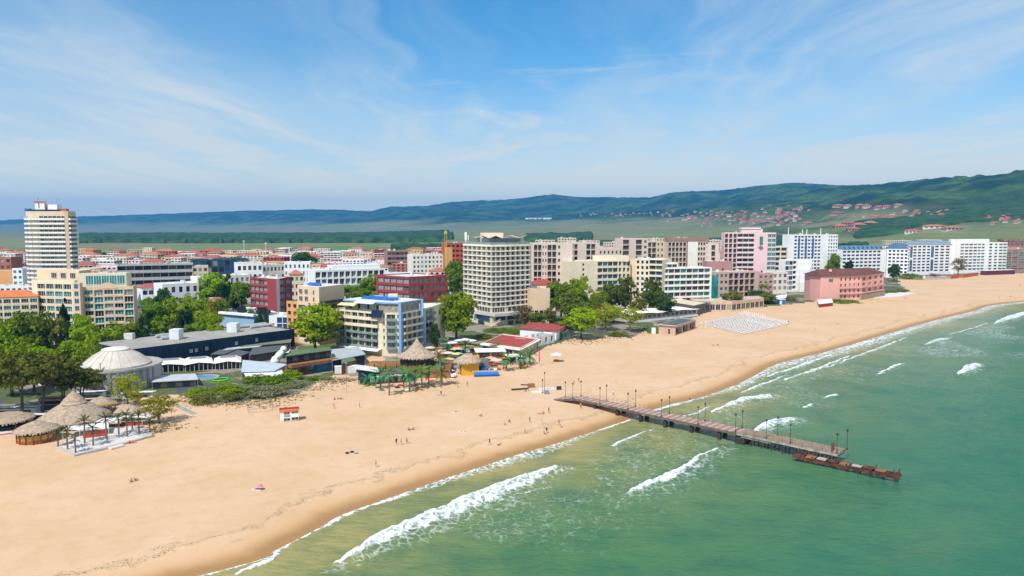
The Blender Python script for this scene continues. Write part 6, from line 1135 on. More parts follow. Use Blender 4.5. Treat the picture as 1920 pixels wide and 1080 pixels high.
# restaurants with red roofs
A,Bp,Cc=P(909,668),P(978,682),P(1009,660)
A,Bp,Cc=P(905,664),P(976,675),P(1010,655); h=4.6; b_=Bld('red_roof_restaurant','restaurant with flat red roof, white rim and glass beach front','restaurant',foot([A,Bp,Cc]),h,ltan)
gl=dict(z0=.2,zt=3.7,nf=1,w=.9,sill=.05,head=.98,rec=.3,glass=('pale','shade','dark'),frame='cream',k=2); b_.facade(0,dict(gl,nb=5)); b_.facade(1,dict(gl,nb=5,glass=('pale','pale','shade'))); b_.finish(rm=redroof,par=0.)
c=MB(); L=[p-b_.o for p in b_.pts]; E=[p+p.normalized()*1.2 for p in L]; c.prism(E,h-.5,h-.05); b_.part('roof_rim',c,white)
c=MB()
for i in range(4): j=(i+1)%4; p,q=L[i]*.98,L[j]*.98; c.box(((p.x+q.x)/2,(p.y+q.y)/2,h+.2),((q-p).length,.3,.5),math.atan2(q.y-p.y,q.x-p.x))
b_.part('roof_edge',c,cream)
A,Bp,Cc=P(975,634),P(1043,640),P(1062,628); h=4.8; b_=Bld('beach_house','low white house with dark red roof at the back of the beach','building',foot([A,Bp,Cc]),h,white); b_.facade(0,dict(f=(0,.55)),dict(f=(.55,.75),z0=.3,zt=3.6,nf=1,nb=1,w=.95,sill=.05,head=.95,glass=('dark',)),dict(f=(.75,.85),z0=0,zt=3.4,nf=1,nb=1,w=.8,sill=.01,head=.95,glass=('dark',),k=1),dict(f=(.85,1))); b_.finish(rm=redroof,par=.02)
c=MB(); L=[p-b_.o for p in b_.pts]; E=[p*1.06 for p in L]; c.prism(E,h+.01,h+.35); b_.part('roof_slab',c,redroof)
b_=blk('annex','white flat annex joining the red roofed restaurant and beach house','building',(985,655),(1040,642),636,white,6,dict(f=(0,1),z0=.2,nf=1,nb=5,w=.35,sill=.2,head=.9,glass=('shade','dark')),clutter=2,rm=greyr)
b_=blk('annex','small green shuttered annex right of the white beach house','building',(1052,636),(1076,633),622,mat('shutter_green',(.10,.15,.12),.6,.2),7,dict(f=(0,1),z0=.2,nf=1,nb=4,w=.7,sill=.1,head=.95,glass=('teal','dark')),clutter=1,rm=redroof)
# wavy roof pavilion, dark pavilion, beige roofs, kiosk
A,Bp=P(1196,604),P(1309,592); t=thing('wavy_pavilion','beach restaurant with wavy cream canvas roof','pavilion',A,math.atan2(Bp.y-A.y,Bp.x-A.x)); L=(Bp-A).length
b=MB(); n=26; m_=9; W_=22
def wz(u,v): return 4.3+ (2.6*math.exp(-((u-.20)/.13)**2)+1.3*math.exp(-((u-.50)/.09)**2)+1.9*math.exp(-((u-.72)/.12)**2))*math.sin(math.pi*min(1,max(0,v*.9+.1)))
gr=[[(-6+(L+6)*i/n,-1.5+W_*j/m_,wz(i/n,j/m_)) for j in range(m_+1)] for i in range(n+1)]
for i in range(n):
    for j in range(m_): b.poly([gr[i][j],gr[i+1][j],gr[i+1][j+1],gr[i][j+1]])
b.obj('canvas_roof',tent_w,t,True); b=MB(); b.prism([(-4,0),(L-1,0),(L-1,18),(-4,18)],0,4.0); b.obj('wall',mat('pav_beige',(.50,.45,.38),.8,.1),t)
for k in range(14): ob=link('window',winmesh(('shade','dark')[k%2],'cream',1),t); ob.location=(-3.6+(L+2)/14*k,-.06,1.9); ob.scale=((L+2)/14*.85,1,1.9)
b=MB(); b.box((L/2-3,-.9,.6),(L+3,.25,1.2)); b.obj('terrace_wall',whc,t)
A,Bp,Cc=P(1250,583),P(1300,592),P(1326,586); b_=Bld('glass_pavilion','dark glass beach pavilion with flat beige roof','pavilion',foot([A,Bp,Cc]),6.3,mat('pav_dark2',(.10,.095,.09),.6)); gg=dict(z0=.2,zt=5,nf=1,nb=5,w=.92,sill=.04,head=.97,glass=('dark','shade'),frame='dark',k=2); b_.facade(0,dict(gg)); b_.facade(1,dict(gg,nb=4)); b_.finish(rm=ltan,par=.2)
c=MB(); L=[p-b_.o for p in b_.pts]; c.prism([L[0]*1.05,L[1]*1.05,L[1]*.2+L[2]*.2,L[3]*1.05],6.35,6.7); b_.part('roof_slab',c,ltan)
c=MB(); q=[L[0]*.2+L[2]*.9,L[2]*1.1,L[2]*1.1+Vector((3,9,0)),L[0]*.1+L[2]*.9+Vector((0,9,0))]; c.prism(q,5.7,6.0); b_.part('green_roof',c,mat('greygreen_roof',(.17,.20,.16),.8,.12))
A,Bp,Cc=P(1300,583),P(1372,583),P(1432,576); b_=Bld('beach_restaurant','long beach restaurant with beige parapet roof behind the sunbeds','restaurant',[A,Bp,Cc,Cc+Vector((2,16,0)),A+Vector((2,18,0))],6.4,mat('parapet_beige',(.60,.42,.27),.8,.08)); gg=dict(z0=.2,zt=4.4,nf=1,nb=7,w=.85,sill=.05,head=.97,glass=('shade','dark','curtain'),frame='white',k=2); b_.facade(0,dict(gg)); b_.facade(1,dict(gg,glass=('dark','shade'))); b_.finish(rm=M('roof_beige'),par=.4,clutter=7)
A,Bp,Cc=P(1235,626),P(1266,629),P(1304,616); b_=Bld('lifeguard_kiosk','pinkish beach kiosk with open bays and flat grey roof','kiosk',foot([A,Bp,Cc]),4.6,mat('kiosk_pink',(.55,.37,.28),.85,.06)); b_.facade(0,dict(f=(0,.55)),dict(f=(.55,.70),z0=.2,zt=3.2,nf=1,nb=1,w=.8,sill=.02,head=.95,glass=('dark',),k=1),dict(f=(.70,1))); b_.facade(1,dict(f=(0,1),z0=.1,zt=3.8,nf=1,nb=3,w=.86,sill=.02,head=.97,rec=2.,glass=('dark','shade'),frame='white',k=1)); b_.finish(rm=dgrey,par=.12)
c=MB(); L=[p-b_.o for p in b_.pts]; c.prism([p*1.05 for p in L],4.62,4.9); b_.part('roof_slab',c,mat('slab_grey',(.42,.40,.36),.8)); c=MB(); c.prism([p*.9 for p in L],4.93,4.98); b_.part('roof_felt',c,dgrey)
c=MB(); a=L[0]; c.prism([a+Vector((-5,1.5,0)),a+Vector((-.05,.2,0)),a+Vector((0,5,0)),a+Vector((-5,6,0))],0,3.6); b_.part('store',c,mat('store_green',(.05,.15,.03),.7)); c=MB(); c.box((a.x-2.5,a.y+.55,1.6),(2.0,.7,3.0),-.26); b_.part('door',c,white)
for k in range(2): c=MB(); p=L[2]+Vector((3+k*2.6,-.5+k*.8,2)); c.tube([(p.x,p.y,0),(p.x,p.y,4.4)],.12,5); b_.part('post',c,white)
for px,py,m,lb in ((1453,566,mat('hut_green',(.03,.20,.16),.6),'green beach hut at the end of the beige restaurant'),(1467,571,playb,'blue and white beach hut on the sand')):
    g=P(px,py); t=thing('beach_hut',lb,'hut',g,.1); b=MB(); b.box((0,2,1.7),(4.2,3.6,3.4)); b.obj('wall',m,t); b=MB(); b.box((0,2,3.6),(4.8,4.2,.3)); b.obj('roof',white,t); b=MB(); b.box((-1.2,.12,1.4),(1.4,.2,2.4)); b.obj('door',white,t)
t,q=shed([(1535,570),(1562,567),(1560,560),(1532,562)],2.6,'white canopied stall with red base on the far sand',whc,'stall',redw)
t,q=shed([(1455,560),(1474,558),(1476,552),(1456,554)],3.,'white roofed stall by the beach playground',whc,'stall',orange)
for i,(a,b_,hh,m,lb,nm) in enumerate([((1660,520),(1735,521),2.0,white,'white retaining wall at the back of the far beach','wall'),((1735,525),(1782,523),2.4,grey,'grey fenced enclosure on the far sand','fence'),((1784,523),(1798,521),3.2,wallm('brick_red',(.46,.15,.08)),'shorter brick red hut wall on the far sand','hut'),((1806,521),(1834,517),3.2,wallm('brick_red',(.46,.15,.08)),'longer brick red hut on the far sand','hut'),((1846,516),(1903,514),5,wallm('maroon',(.12,.03,.04)),'dark maroon pirate-like bar on the far sand','bar'),((1650,513),(1684,512),3,wallm('hut_green2',(.02,.16,.11)),'green roofed stall beside the coral hotel','stall'),((1684,512),(1730,511),3,wallm('hut_red2',(.42,.10,.10)),'red roofed stall beside the green roofed stall','stall')]):
    A,Bp=P(*a),P(*b_); t=thing(nm,lb,nm,A,math.atan2(Bp.y-A.y,Bp.x-A.x)); L=(Bp-A).length; c=MB(); d=.4 if nm in('wall','fence') else 5; c.box((L/2,d/2,hh/2),(L,d,hh)); c.obj('wall',m,t); c=MB(); c.box((L/2,d/2,hh+.12),(L+.4,d+.4,.25)); c.obj('coping' if d<1 else 'roof',m if d<1 else white if 'brick' not in lb else m,t)
g=[P(1610,560),P(1690,556),P(1718,550),P(1680,546),P(1655,553)]; b=MB(); b.prism(g,-.2,.25); tag(b.obj('beach_terrace',deckw),'pale paved terrace with shrubs before the coral hotel','terrace')
b=MB(); A,Bp=P(330,760),P(365,777); e=Bp-A; t=thing('boardwalk','grey board path lying on the sand by the dune','boardwalk',A,math.atan2(e.y,e.x)); me=None
for k in range(24):
    if me is None: b=MB(); b.box((0,0,.06),(e.length/24*.9,1.6,.08)); me=b.mesh('plank',mat('grey_board',(.34,.33,.33),.9,.1))
    link('plank',me,t).location=(e.length*(k+.5)/24,0,R.uniform(0,.02))
# kiosk stall and wire cage on the sand
g=P(534,790); t=thing('snack_stall','small white snack stall with red and orange roof sign on the sand','stall',g,.32); b=MB(); b.box((1.3,1.2,1.35),(5.0,2.4,2.7)); b.obj('wall',white,t)
for k in range(4): bb=MB(); z=3.0; [bb.box(c_,d_) for c_,d_ in (((1.3,-.12,3.0),(5.4,.12,.7)),)] if k==0 else [bb.box(c_,d_) for c_,d_ in ((((1.3,2.5,3.0),(5.4,.12,.7)),) if k==1 else (((-1.34,1.2,3.0),(.12,2.5,.7)),) if k==2 else (((3.94,1.2,3.0),(.12,2.5,.7)),))]; bb.obj('roof_sign',mat('sign_orange',(.62,.20,.05),.6,.3,2.) if k==0 else mat('sign_red',(.50,.03,.05),.6),t)
b=MB(); b.box((1.3,1.2,2.75),(5,2.4,.06)); b.obj('roof',ltan,t)
for x,z,w,h_,m in ((.5,2.0,1.7,.8,'shade'),(.5,1.2,1.7,.6,'curtain'),(2.7,2.1,2.0,.7,'teal'),(.5,.15,1.8,.7,'dark'),(2.7,.2,2.0,.8,'dark')): ob=link('window',winmesh(m,'white',2),t); ob.location=(x-w/2+.1,-.05,z); ob.scale=(w,1,h_)
b=MB(); b.box((-1.25,1.2,1.2),(.1,1.8,2.0)); b.obj('poster_side',mat('poster',(.30,.26,.24),.6,.5,3.),t)
g=P(490,770); t=thing('wire_cage','thin-framed wire ball cage on the sand near the shrubs','cage',g,.45); c8=[(-3.6,-1.6),(3.0,-1.6),(3.0,2.6),(-3.6,2.6)]; wire=mat('wire',(.20,.16,.12),.6)
for i in range(4):
    x,y=c8[i]; x2,y2=c8[(i+1)%4]; b=MB(); b.tube([(x,y,0),(x,y,3.2)],.05,5); b.obj('post',wire,t)
    for z in (.05,1.6,3.2): b=MB(); b.tube([(x,y,z),(x2,y2,z)],.03,4); b.obj('bar',wire,t)
g=P(1043,678); t=thing('beach_parasol_table','square white parasol over a brown picnic table on open sand','parasol',g); b=MB(); b.lathe([(3.0,2.9),(3.0,3.0),(.1,3.7)],k=4); b.obj('canopy',whc,t).rotation_euler=(0,0,.6); b=MB(); b.tube([(0,0,0),(0,0,3.4)],.07,5); b.obj('pole',FR['white'],t); b=MB(); b.box((0,0,.75),(2.2,.9,.1)); b.obj('table_top',wood_,t)
for y in (-.85,.85): b=MB(); b.box((0,y,.45),(2.2,.35,.08)); b.box((0,y,.22),(1.6,.1,.42)); b.obj('bench',wood_,t)
g=P(650,737); t=thing('pole','tall thin grey pole standing alone on the sand','pole',g); b=MB(); b.tube([(0,0,0),(0,0,(737-680)/ppm(g))],.07,5); b.obj('shaft',FR['grey'],t); b=MB(); b.box((0,0,(737-680)/ppm(g)),(.9,.3,.25)); b.obj('lamp_head',FR['grey'],t)
# sunbed field
b=MB(); b.box((0,0,.34),(1.9,.75,.12)); seat=b.mesh('seat',mat('bed_white',(.88,.88,.87),.5,.03)); b=MB(); b.box((.85,0,.62),(.75,.70,.08),0,0,(-.75,'Y')); back=b.mesh('backrest',M('bed_white')); b=MB(); [b.box((x,y,.15),(.07,.07,.3)) for x in (-.8,.8) for y in (-.28,.28)]; legm=b.mesh('leg',M('bed_white'))
c0,c1,c2,c3=P(1308,608),P(1398,628),P(1484,607),P(1395,590); proto=None
ORD=['first','second','third','fourth','fifth','sixth','seventh','eighth','ninth','tenth','eleventh','twelfth','thirteenth','fourteenth','fifteenth','sixteenth','seventeenth','eighteenth','nineteenth','twentieth','last']
for i in range(15):
    for j in range(19):
        u,v=(i+.5)/15,(j+.5)/19; p=c0*(1-u)*(1-v)+c1*u*(1-v)+c2*u*v+c3*(1-u)*v
        if R.random()<.05: continue
        lb=f'white sun lounger, {ORD[j]} from the kiosk end in the {ORD[14-i]} row from the sea'; rz=math.atan2((c1-c0).y,(c1-c0).x)+R.uniform(-.05,.05); p=p+Vector((R.uniform(-.15,.15),R.uniform(-.15,.15),0))
        if proto is None:
            proto=thing('sun_lounger',lb,'sun lounger',p,rz,'white sun loungers in rows'); link('seat',seat,proto); link('backrest',back,proto); link('leg',legm,proto)
        else: dup(proto,p,rz,lb)
        if proto.scale[0]==1: proto.scale=(1.3,1.35,1.2)
pp=None
for k in range(44):
    u=k/43; p=(c3*(1-u)+c2*u) if k<22 and not k%2 else c0*(1-u)*.12+c3*(1-u)*.88+c2*u*.88+c1*u*.12 if k%2 else (c0*(1-u)*.45+c3*(1-u)*.55+c2*u*.55+c1*u*.45)
    if pp is None:
        pp=thing('folded_parasol','folded white parasol standing among the sunbed rows','parasol',p,0,'folded white parasols'); b=MB(); b.tube([(0,0,0),(0,0,2.6)],.05,5); b.obj('pole',FR['white'],pp); b=MB(); b.lathe([(.10,1.0),(.28,1.3),(.16,2.3),(.03,2.7)],k=8); b.obj('canopy',whc,pp)
    else: dup(pp,p,R.uniform(0,3))
# ================================================================ pier
DZ=2.0
n1_,n2_=P(1127,757,DZ),P(1571,851,DZ); f1_,f2_=P(1148,748,DZ),P(1590,843,DZ)
ax=(n2_-n1_).normalized(); ay=Vector((-ax.y,ax.x,0)); wdt=abs((f1_-n1_).dot(ay)); wdt=max(3.6,min(4.6,wdt)); S0=P(1028,741,DZ); s0=(S0-n1_).dot(ax); sE=(n2_-n1_).dot(ax); org=n1_+ax*s0; org.z=0; LEN=sE-s0
mid=(P(1380,812,DZ)-n1_).dot(ax)-s0
pier=thing('pier','long striped plank pier running out over the surf on dark piles','pier',(org.x,org.y,0),math.atan2(ax.y,ax.x))
pk1=mat('plank_pink',(.34,.20,.155),.85,.15,.8,fine=.1); pk2=mat('plank_pale',(.50,.38,.31),.85,.12,.8,fine=.1); conc=mat('pier_concrete',(.27,.20,.145),.9,.18,.5,fine=.12); pdark=mat('pier_dark',(.045,.04,.04),.8,.3,.8); rustm=mat('rust',(.11,.042,.027),.9,.55,.9,fine=.25); pside=mat('pier_side',(.17,.13,.10),.9,.25,.6,streak=.3)
npl=96; pw=(mid-0)/npl; pm=[]
for m in (pk1,pk2): b=MB(); b.box((0,wdt/2,0),(pw*.93,wdt,.10)); pm.append(b.mesh('plank',m))
def dz(x): return DZ-.06 if x>9 else .25+(DZ-.31)*x/9
for k in range(npl): x=(k+.5)*pw; ob=link('plank',pm[1 if k%3==2 else 0],pier); ob.location=(x,0,dz(x)+R.uniform(-.01,.015)); ob.rotation_euler=(0,-math.atan2(DZ-.31,9) if x<9 else 0,0)
ns=10; sl_=(LEN-mid)/ns; b=MB(); b.box((0,wdt*.54,0),(sl_*.985,wdt*1.1,.22)); sm_=b.mesh('deck_slab',conc)
for k in range(ns): link('deck_slab',sm_,pier).location=(mid+(k+.5)*sl_,0,DZ-.08+R.uniform(-.02,.03))
for y in (.05,wdt-.05): b=MB(); b.box((9+(mid-9)/2,y,DZ-.42),(mid-9,.35,.60)); b.box((4.5,y,.75),(9.2,.35,.5),0,0,(-math.atan2(DZ-.31,9),'Y')); b.obj('edge_beam',pside,pier)
b=MB(); b.box((mid+(LEN-mid)/2,-.1,DZ-.4),(LEN-mid,.2,.45)); b.box((mid+(LEN-mid)/2,wdt*1.1,DZ-.4),(LEN-mid,.2,.45)); b.obj('edge_beam',mat('rust_side',(.40,.34,.30),.9,.3,.5,streak=.4),pier)
b=MB(); b.box((0,0,-2.4),(.9,.9,6.4)); pl1=b.mesh('pile',pdark); b=MB(); b.tube([(0,0,-5.4),(0,0,1.5)],.14,6); pl2=b.mesh('pile',pdark); b=MB(); b.box((0,wdt/2,1.3),(.6,wdt*.95,.5)); cb=b.mesh('cross_beam',pdark)
x=16
while x<mid-2:
    link('cross_beam',cb,pier).location=(x,0,0)
    for y in (.7,wdt-.7): link('pile',pl1,pier).location=(x,y,0)
    x+=8.2
x=mid+1
while x<LEN:
    link('cross_beam',cb,pier).location=(x,0,0)
    for y in (.3,wdt*.5,wdt*1.0): link('pile',pl2,pier).location=(x,y,0)
    b=MB(); b.tube([(x,.3,-.8),(x+2.6,.3,1.3)],.08,4); b.tube([(x,wdt,-.8),(x+2.6,wdt,1.3)],.08,4); b.obj('brace',rustm,pier); x+=2.7
b=MB(); b.box((mid+.6,wdt/2,.4),(2.6,wdt*.9,2.6)); b.obj('pier_cap',pdark,pier)
b=MB(); b.prism([(mid+1,0),(mid+9,0),(mid+9,.3),(mid+1,.3)],.9,1.85); b.obj('side_plate',mat('rust_side',(.40,.34,.30),.9,.3,.5),pier)
def railing(x0,x1,y,st):
    b=MB(); x=x0
    while x<=x1: b.tube([(x,y,dz(x)),(x,y,dz(x)+1.1)],.035,4); x+=st
    for z in (.55,1.08): b.tube([(x0,y,dz(x0)+z),(max(x0,9),y,dz(9.1)+z),(x1,y,DZ+z)],.022,4)
    b.obj('railing',rustm,pier)['kind']='stuff'
railing(2,mid,wdt,1.6); railing(mid,LEN,wdt*1.1,1.9); railing(mid,LEN,-.1,2.4)
# lamps on the pier
lampm=mat('lamp_iron',(.035,.035,.045),.5,.1); lampg=mat('lamp_glass',(.45,.42,.36),.3)
def lamp(loc,label,h=4.5):
    t=thing('street_lamp',label,'lamp',loc,math.atan2(ax.y,ax.x)); b=MB(); b.tube([(0,0,0),(0,0,.9),(0,0,h)],[.10,.07,.05],6); po=b.obj('pole',lampm,t); b=MB(); b.box((0,0,h-.12),(.75,.06,.06)); b.obj('arm',lampm,po); b=MB(); b.lathe([(.05,h-.1),(.22,h+.05),(.25,h+.32),(.06,h+.5)],k=8); b.obj('lamp_head',lampm,po); b=MB(); b.box((0,0,.12),(.4,.4,.25)); b.obj('base',rustm,t)
onr=lambda px,py:(P(px,py,DZ)-n1_).dot(ax)-s0
near=[(1070.6,746.5),(1126,756),(1178.7,767),(1239,781),(1306.7,796),(1377,811),(1437,822),(1483,831),(1571,849)]; far=[(1037,734),(1089,741),(1145,748.5),(1198,760),(1258,774),(1324,788),(1397,801),(1460,815),(1586,844)]
ordn=['first','second','third','fourth','fifth','sixth','seventh','eighth','ninth']
for i,q in enumerate(near): x=onr(*q); lamp(org+ax*x+ay*.1+Vector((0,0,dz(x)+.05)),f'dark lamp post, {ordn[i]} from the beach, on the wrecked jetty side of the pier')
for i,q in enumerate(far): x=onr(*q); lamp(org+ax*max(x,1)+ay*(wdt*(1.07 if x>mid else .98))+Vector((0,0,dz(max(x,1))+.05)),f'dark lamp post, {ordn[i]} from the beach on the railed side of the pier')
for px,py,lb in ((1021,733,'taller lamp post standing in the sand before the pier'),(1017,737,'shorter lamp post standing in the sand before the pier')): lamp(P(px,py),lb,6.0 if 'taller' in lb else 4.2)
e=org+ax*(LEN-1.5); t=thing('notice_board','rusty framed board at the sea end of the pier','sign',(e.x,e.y,DZ+.03),math.atan2(ax.y,ax.x)+.1); b=MB(); b.box((0,1.2,1.4),(.12,2.2,1.6)); b.obj('board',mat('board_ochre',(.30,.16,.05),.9,.4,1.5),t); b=MB(); [b.tube([(0,y,0),(0,y,2.4)],.07,5) for y in (.1,2.3)]; b.obj('frame',rustm,t)
# wrecked lower jetty
j0,j1,j2=P(1490,853,.2),P(1600,874,.2),P(1687,893,.2); t=thing('wrecked_jetty','collapsed rusty red lower jetty trailing off the pier end','jetty',(j0.x,j0.y,0),math.atan2((j2-j0).y,(j2-j0).x)); LJ=(j2-j0).length
for k in range(9):
    x=(k+.5)*LJ/9; tl=R.uniform(-.10,.10); yo=R.uniform(-.15,.15)
    for y in (-1.,1.1): b=MB(); b.box((x,y+yo,.1+R.uniform(-.15,.15)),(LJ/9*1.06,.28,.75),R.uniform(-.03,.03),0,(tl*.5,'Y')); b.obj('girder',rustm,t)
    if k not in (8,): b=MB(); b.box((x,.1+yo,.55+R.uniform(-.15,.2)),(LJ/9*.8,2.2,.12),R.uniform(-.08,.08),0,(tl*1.2,'X')); b.obj('deck_plate',(rustm,mat('pale_plate',(.42,.34,.28),.8,.3,.8),woodb)[(k*2)%3],t)
    for y in (-.9,1.): b=MB(); b.tube([(x+.6,y,-5),(x+.6,y,.4+R.uniform(0,.5))],.16,6); b.obj('pile',pdark,t)
for x,y in ((LJ*.74,-1),(LJ*.78,1.1),(LJ*.99,-1),(LJ*.985,1.1),(LJ*.95,0)): b=MB(); b.tube([(x,y,0),(x,y,1.5)],.12,6); b.obj('bollard',rustm,t)
b=MB(); b.tube([(-.5,3.2,1.9),(1.0,1.0,.9),(4,.3,.4)],.16,5); b.tube([(-.5,4.6,1.9),(1.6,2.4,.9),(4,1.4,.4)],.16,5); b.obj('fallen_stair',rustm,t)
# things at the beach end of the pier
for px,py,rz,lb,m in ((1013,739,.2,'grey barrier block at the pier entrance, sea side',FR['grey']),(1036,731,.2,'dark barrier block at the pier entrance, land side',FR['dark'])):
    g=P(px+12,py); t=thing('barrier',lb,'barrier',g,rz); b=MB(); b.box((0,0,.65),(1.6,.5,1.2)); b.obj('panel',m,t); b=MB(); [b.box((x,0,.1),(.2,.9,.2)) for x in (-.6,.6)]; b.obj('foot',FR['dark'],t)
for px,py,l,w,h_,rz,m,lb,nm in ((975,730,6,1.0,.3,.3,wood_ and pdark,'dark timber beam lying on the sand by the pier','beam'),(996,726,2.2,1.6,1.2,.2,woodb,'wooden crate beside the pier workers','crate'),(1006,735,3.5,2.5,.12,.2,whc,'pale tarpaulin on the sand by the pier','tarpaulin'),(1026,729,6,3.5,.08,.3,mat('tarp_blue',(.62,.66,.70),.7),'pale blue sheet spread by the pier start','sheet'),(983,722,2.5,.5,.25,-.3,pdark,'short dark beam near the pier','beam')):
    g=P(px,py); b=MB(); b.box((0,0,h_/2),(l,w,h_)); o=b.obj(nm,m); o.location=g; o.rotation_euler=(0,0,rz); tag(o,lb,nm)
# ================================================================ people
skin=mat('skin',(.50,.27,.17),.6,.05); hairm=[mat('hair_dark',(.03,.02,.015),.7),mat('hair_brown',(.12,.06,.03),.7)]
CLM={k:mat('cloth_'+k,c,.85,.05) for k,c in dict(red=(.50,.04,.04),black=(.02,.02,.025),white=(.78,.77,.75),blue=(.04,.10,.35),pink=(.65,.22,.28),grey=(.28,.28,.29),orange=(.62,.22,.04),green=(.05,.20,.10),navy=(.02,.03,.09)).items()}
def body(pose):
    V=[];E=[];Rd=[]
    def add(p,r,par=None):
        V.append(p);Rd.append(r)
        if par is not None: E.append((par,len(V)-1))
        return len(V)-1
    if pose in('stand','walk'):
        st=.18 if pose=='walk' else .04; pe=add((0,0,.95),.15); w=add((0,0,1.12),.13,pe); ch=add((0,0,1.36),.155,w); nk=add((0,0,1.50),.06,ch); add((0,-.01,1.60),.085,nk); add((0,-.01,1.68),.09,len(V)-1)
        for s in (-1,1):
            h=add((.10*s,0,.88),.10,pe); k=add((.10*s,-st*s*.6-.01,.48),.065,h); a=add((.10*s,-st*s+.02,.09),.045,k); add((.10*s,-st*s-.12,.035),.035,a)
            sh=add((.19*s,0,1.42),.065,ch); el=add((.25*s,st*s*.4+.02,1.14),.045,sh); add((.24*s,st*s*.8-.06,.90),.035,el)
    elif pose=='sit':
        pe=add((0,0,.14),.15); w=add((0,.08,.32),.13,pe); ch=add((0,.12,.55),.155,w); nk=add((0,.10,.69),.06,ch); add((0,.07,.80),.085,nk); add((0,.07,.87),.088,len(V)-1)
        for s in (-1,1):
            h=add((.11*s,-.10,.15),.10,pe); k=add((.14*s,-.48,.42),.065,h); a=add((.12*s,-.78,.07),.045,k); add((.12*s,-.90,.04),.035,a)
            sh=add((.19*s,.12,.60),.065,ch); el=add((.24*s,-.05,.40),.045,sh); add((.17*s,-.35,.42),.035,el)
    else:
        pe=add((0,0,.15),.14); w=add((0,.18,.15),.125,pe); ch=add((0,.42,.16),.15,w); nk=add((0,.57,.17),.06,ch); add((0,.68,.18),.085,nk); add((0,.75,.18),.088,len(V)-1)
        for s in (-1,1):
            h=add((.10*s,-.08,.14),.10,pe); k=add((.13*s,-.48,.16),.065,h); a=add((.12*s,-.88,.10),.045,k); add((.13*s,-.94,.16),.035,a)
            sh=add((.19*s,.46,.15),.065,ch); el=add((.34*s,.30,.10),.045,sh); add((.36*s,.04,.07),.035,el)
    me=bpy.data.meshes.new('b'); me.from_pydata(V,E,[]); o=bpy.data.objects.new('b',me); COL.objects.link(o)
    md=o.modifiers.new('s','SKIN'); 
    for i,r in enumerate(Rd): me.skin_vertices[0].data[i].radius=(r,r)
    me.skin_vertices[0].data[0].use_root=True
    o.modifiers.new('u','SUBSURF').levels=1
    dg=bpy.context.evaluated_depsgraph_get(); m2=bpy.data.meshes.new_from_object(o.evaluated_get(dg)); bpy.data.objects.remove(o); m2.name='person'
    m2.materials.clear()
    for m in (skin,CLM['red'],CLM['blue'],hairm[0]): m2.materials.append(m)
    for p in m2.polygons:
        c=p.center; p.use_smooth=True
        if pose in('stand','walk'): q=3 if c.z>1.66 or (c.z>1.56 and c.y>.02) else 1 if 1.02<c.z<1.47 and abs(c.x)<.22 else 2 if .62<c.z<=1.02 and abs(c.x)<.2 else 0
        elif pose=='sit': q=3 if c.z>.85 or (c.z>.76 and c.y>.1) else 1 if .25<c.z<.66 and abs(c.x)<.22 and c.y>-.02 else 2 if c.z<=.27 and c.y>-.28 else 0
        else: q=3 if c.y>.74 else 1 if .2<c.y<.5 and abs(c.x)<.22 else 2 if -.22<c.y<.1 else 0
        p.material_index=q
    return m2
BODY={k:body(k) for k in ('stand','walk','sit','lie')}
PN={'stand':'standing','walk':'walking','sit':'sitting','lie':'lying'}
def person(px,py,pose,top,bot,where,rz=None,towel=None):
    g=P(px,py); z=0
    shd=sdist(np.array([g.x]),np.array([g.y]),S)[0]
    z=float(np.interp(shd,[-8,0,7,14],[SEA-.6,SEA+.06,SEA+.75,-.03])); g=P(px,py,z)
    cl=f'{top} and {bot}' if bot not in('skin',) else f'{top} swimwear'
    if top==bot: cl=f'{top} clothes'
    if top=='skin': cl=f'{bot} swimwear'
    o=link('person',BODY[pose]); o.location=g; o.rotation_euler=(0,0,R.uniform(0,6.28) if rz is None else rz); o.scale=(1.08,1.08,1.05)
    ms=[skin,skin if top=='skin' else CLM[top],skin if bot=='skin' else CLM[bot],R.choice(hairm)]
    for i,m in enumerate(ms): o.material_slots[i].link='OBJECT'; o.material_slots[i].material=m
    lb=f'person in {cl} {PN[pose]} {where}'
    if len(lb.replace('-',' ').split())>16: lb=lb.replace(' the ',' ')
    tag(o,lb,'person')
    if towel:
        b=MB(); b.box((0,0,.015),(1.1,2.1,.03)); w=b.obj('towel',CLM[towel]); w.location=(g.x,g.y,g.z+.02); w.rotation_euler=o.rotation_euler; o.location.z+=.03; tag(w,f'{towel} towel under the person {PN[pose]} {where}','towel')
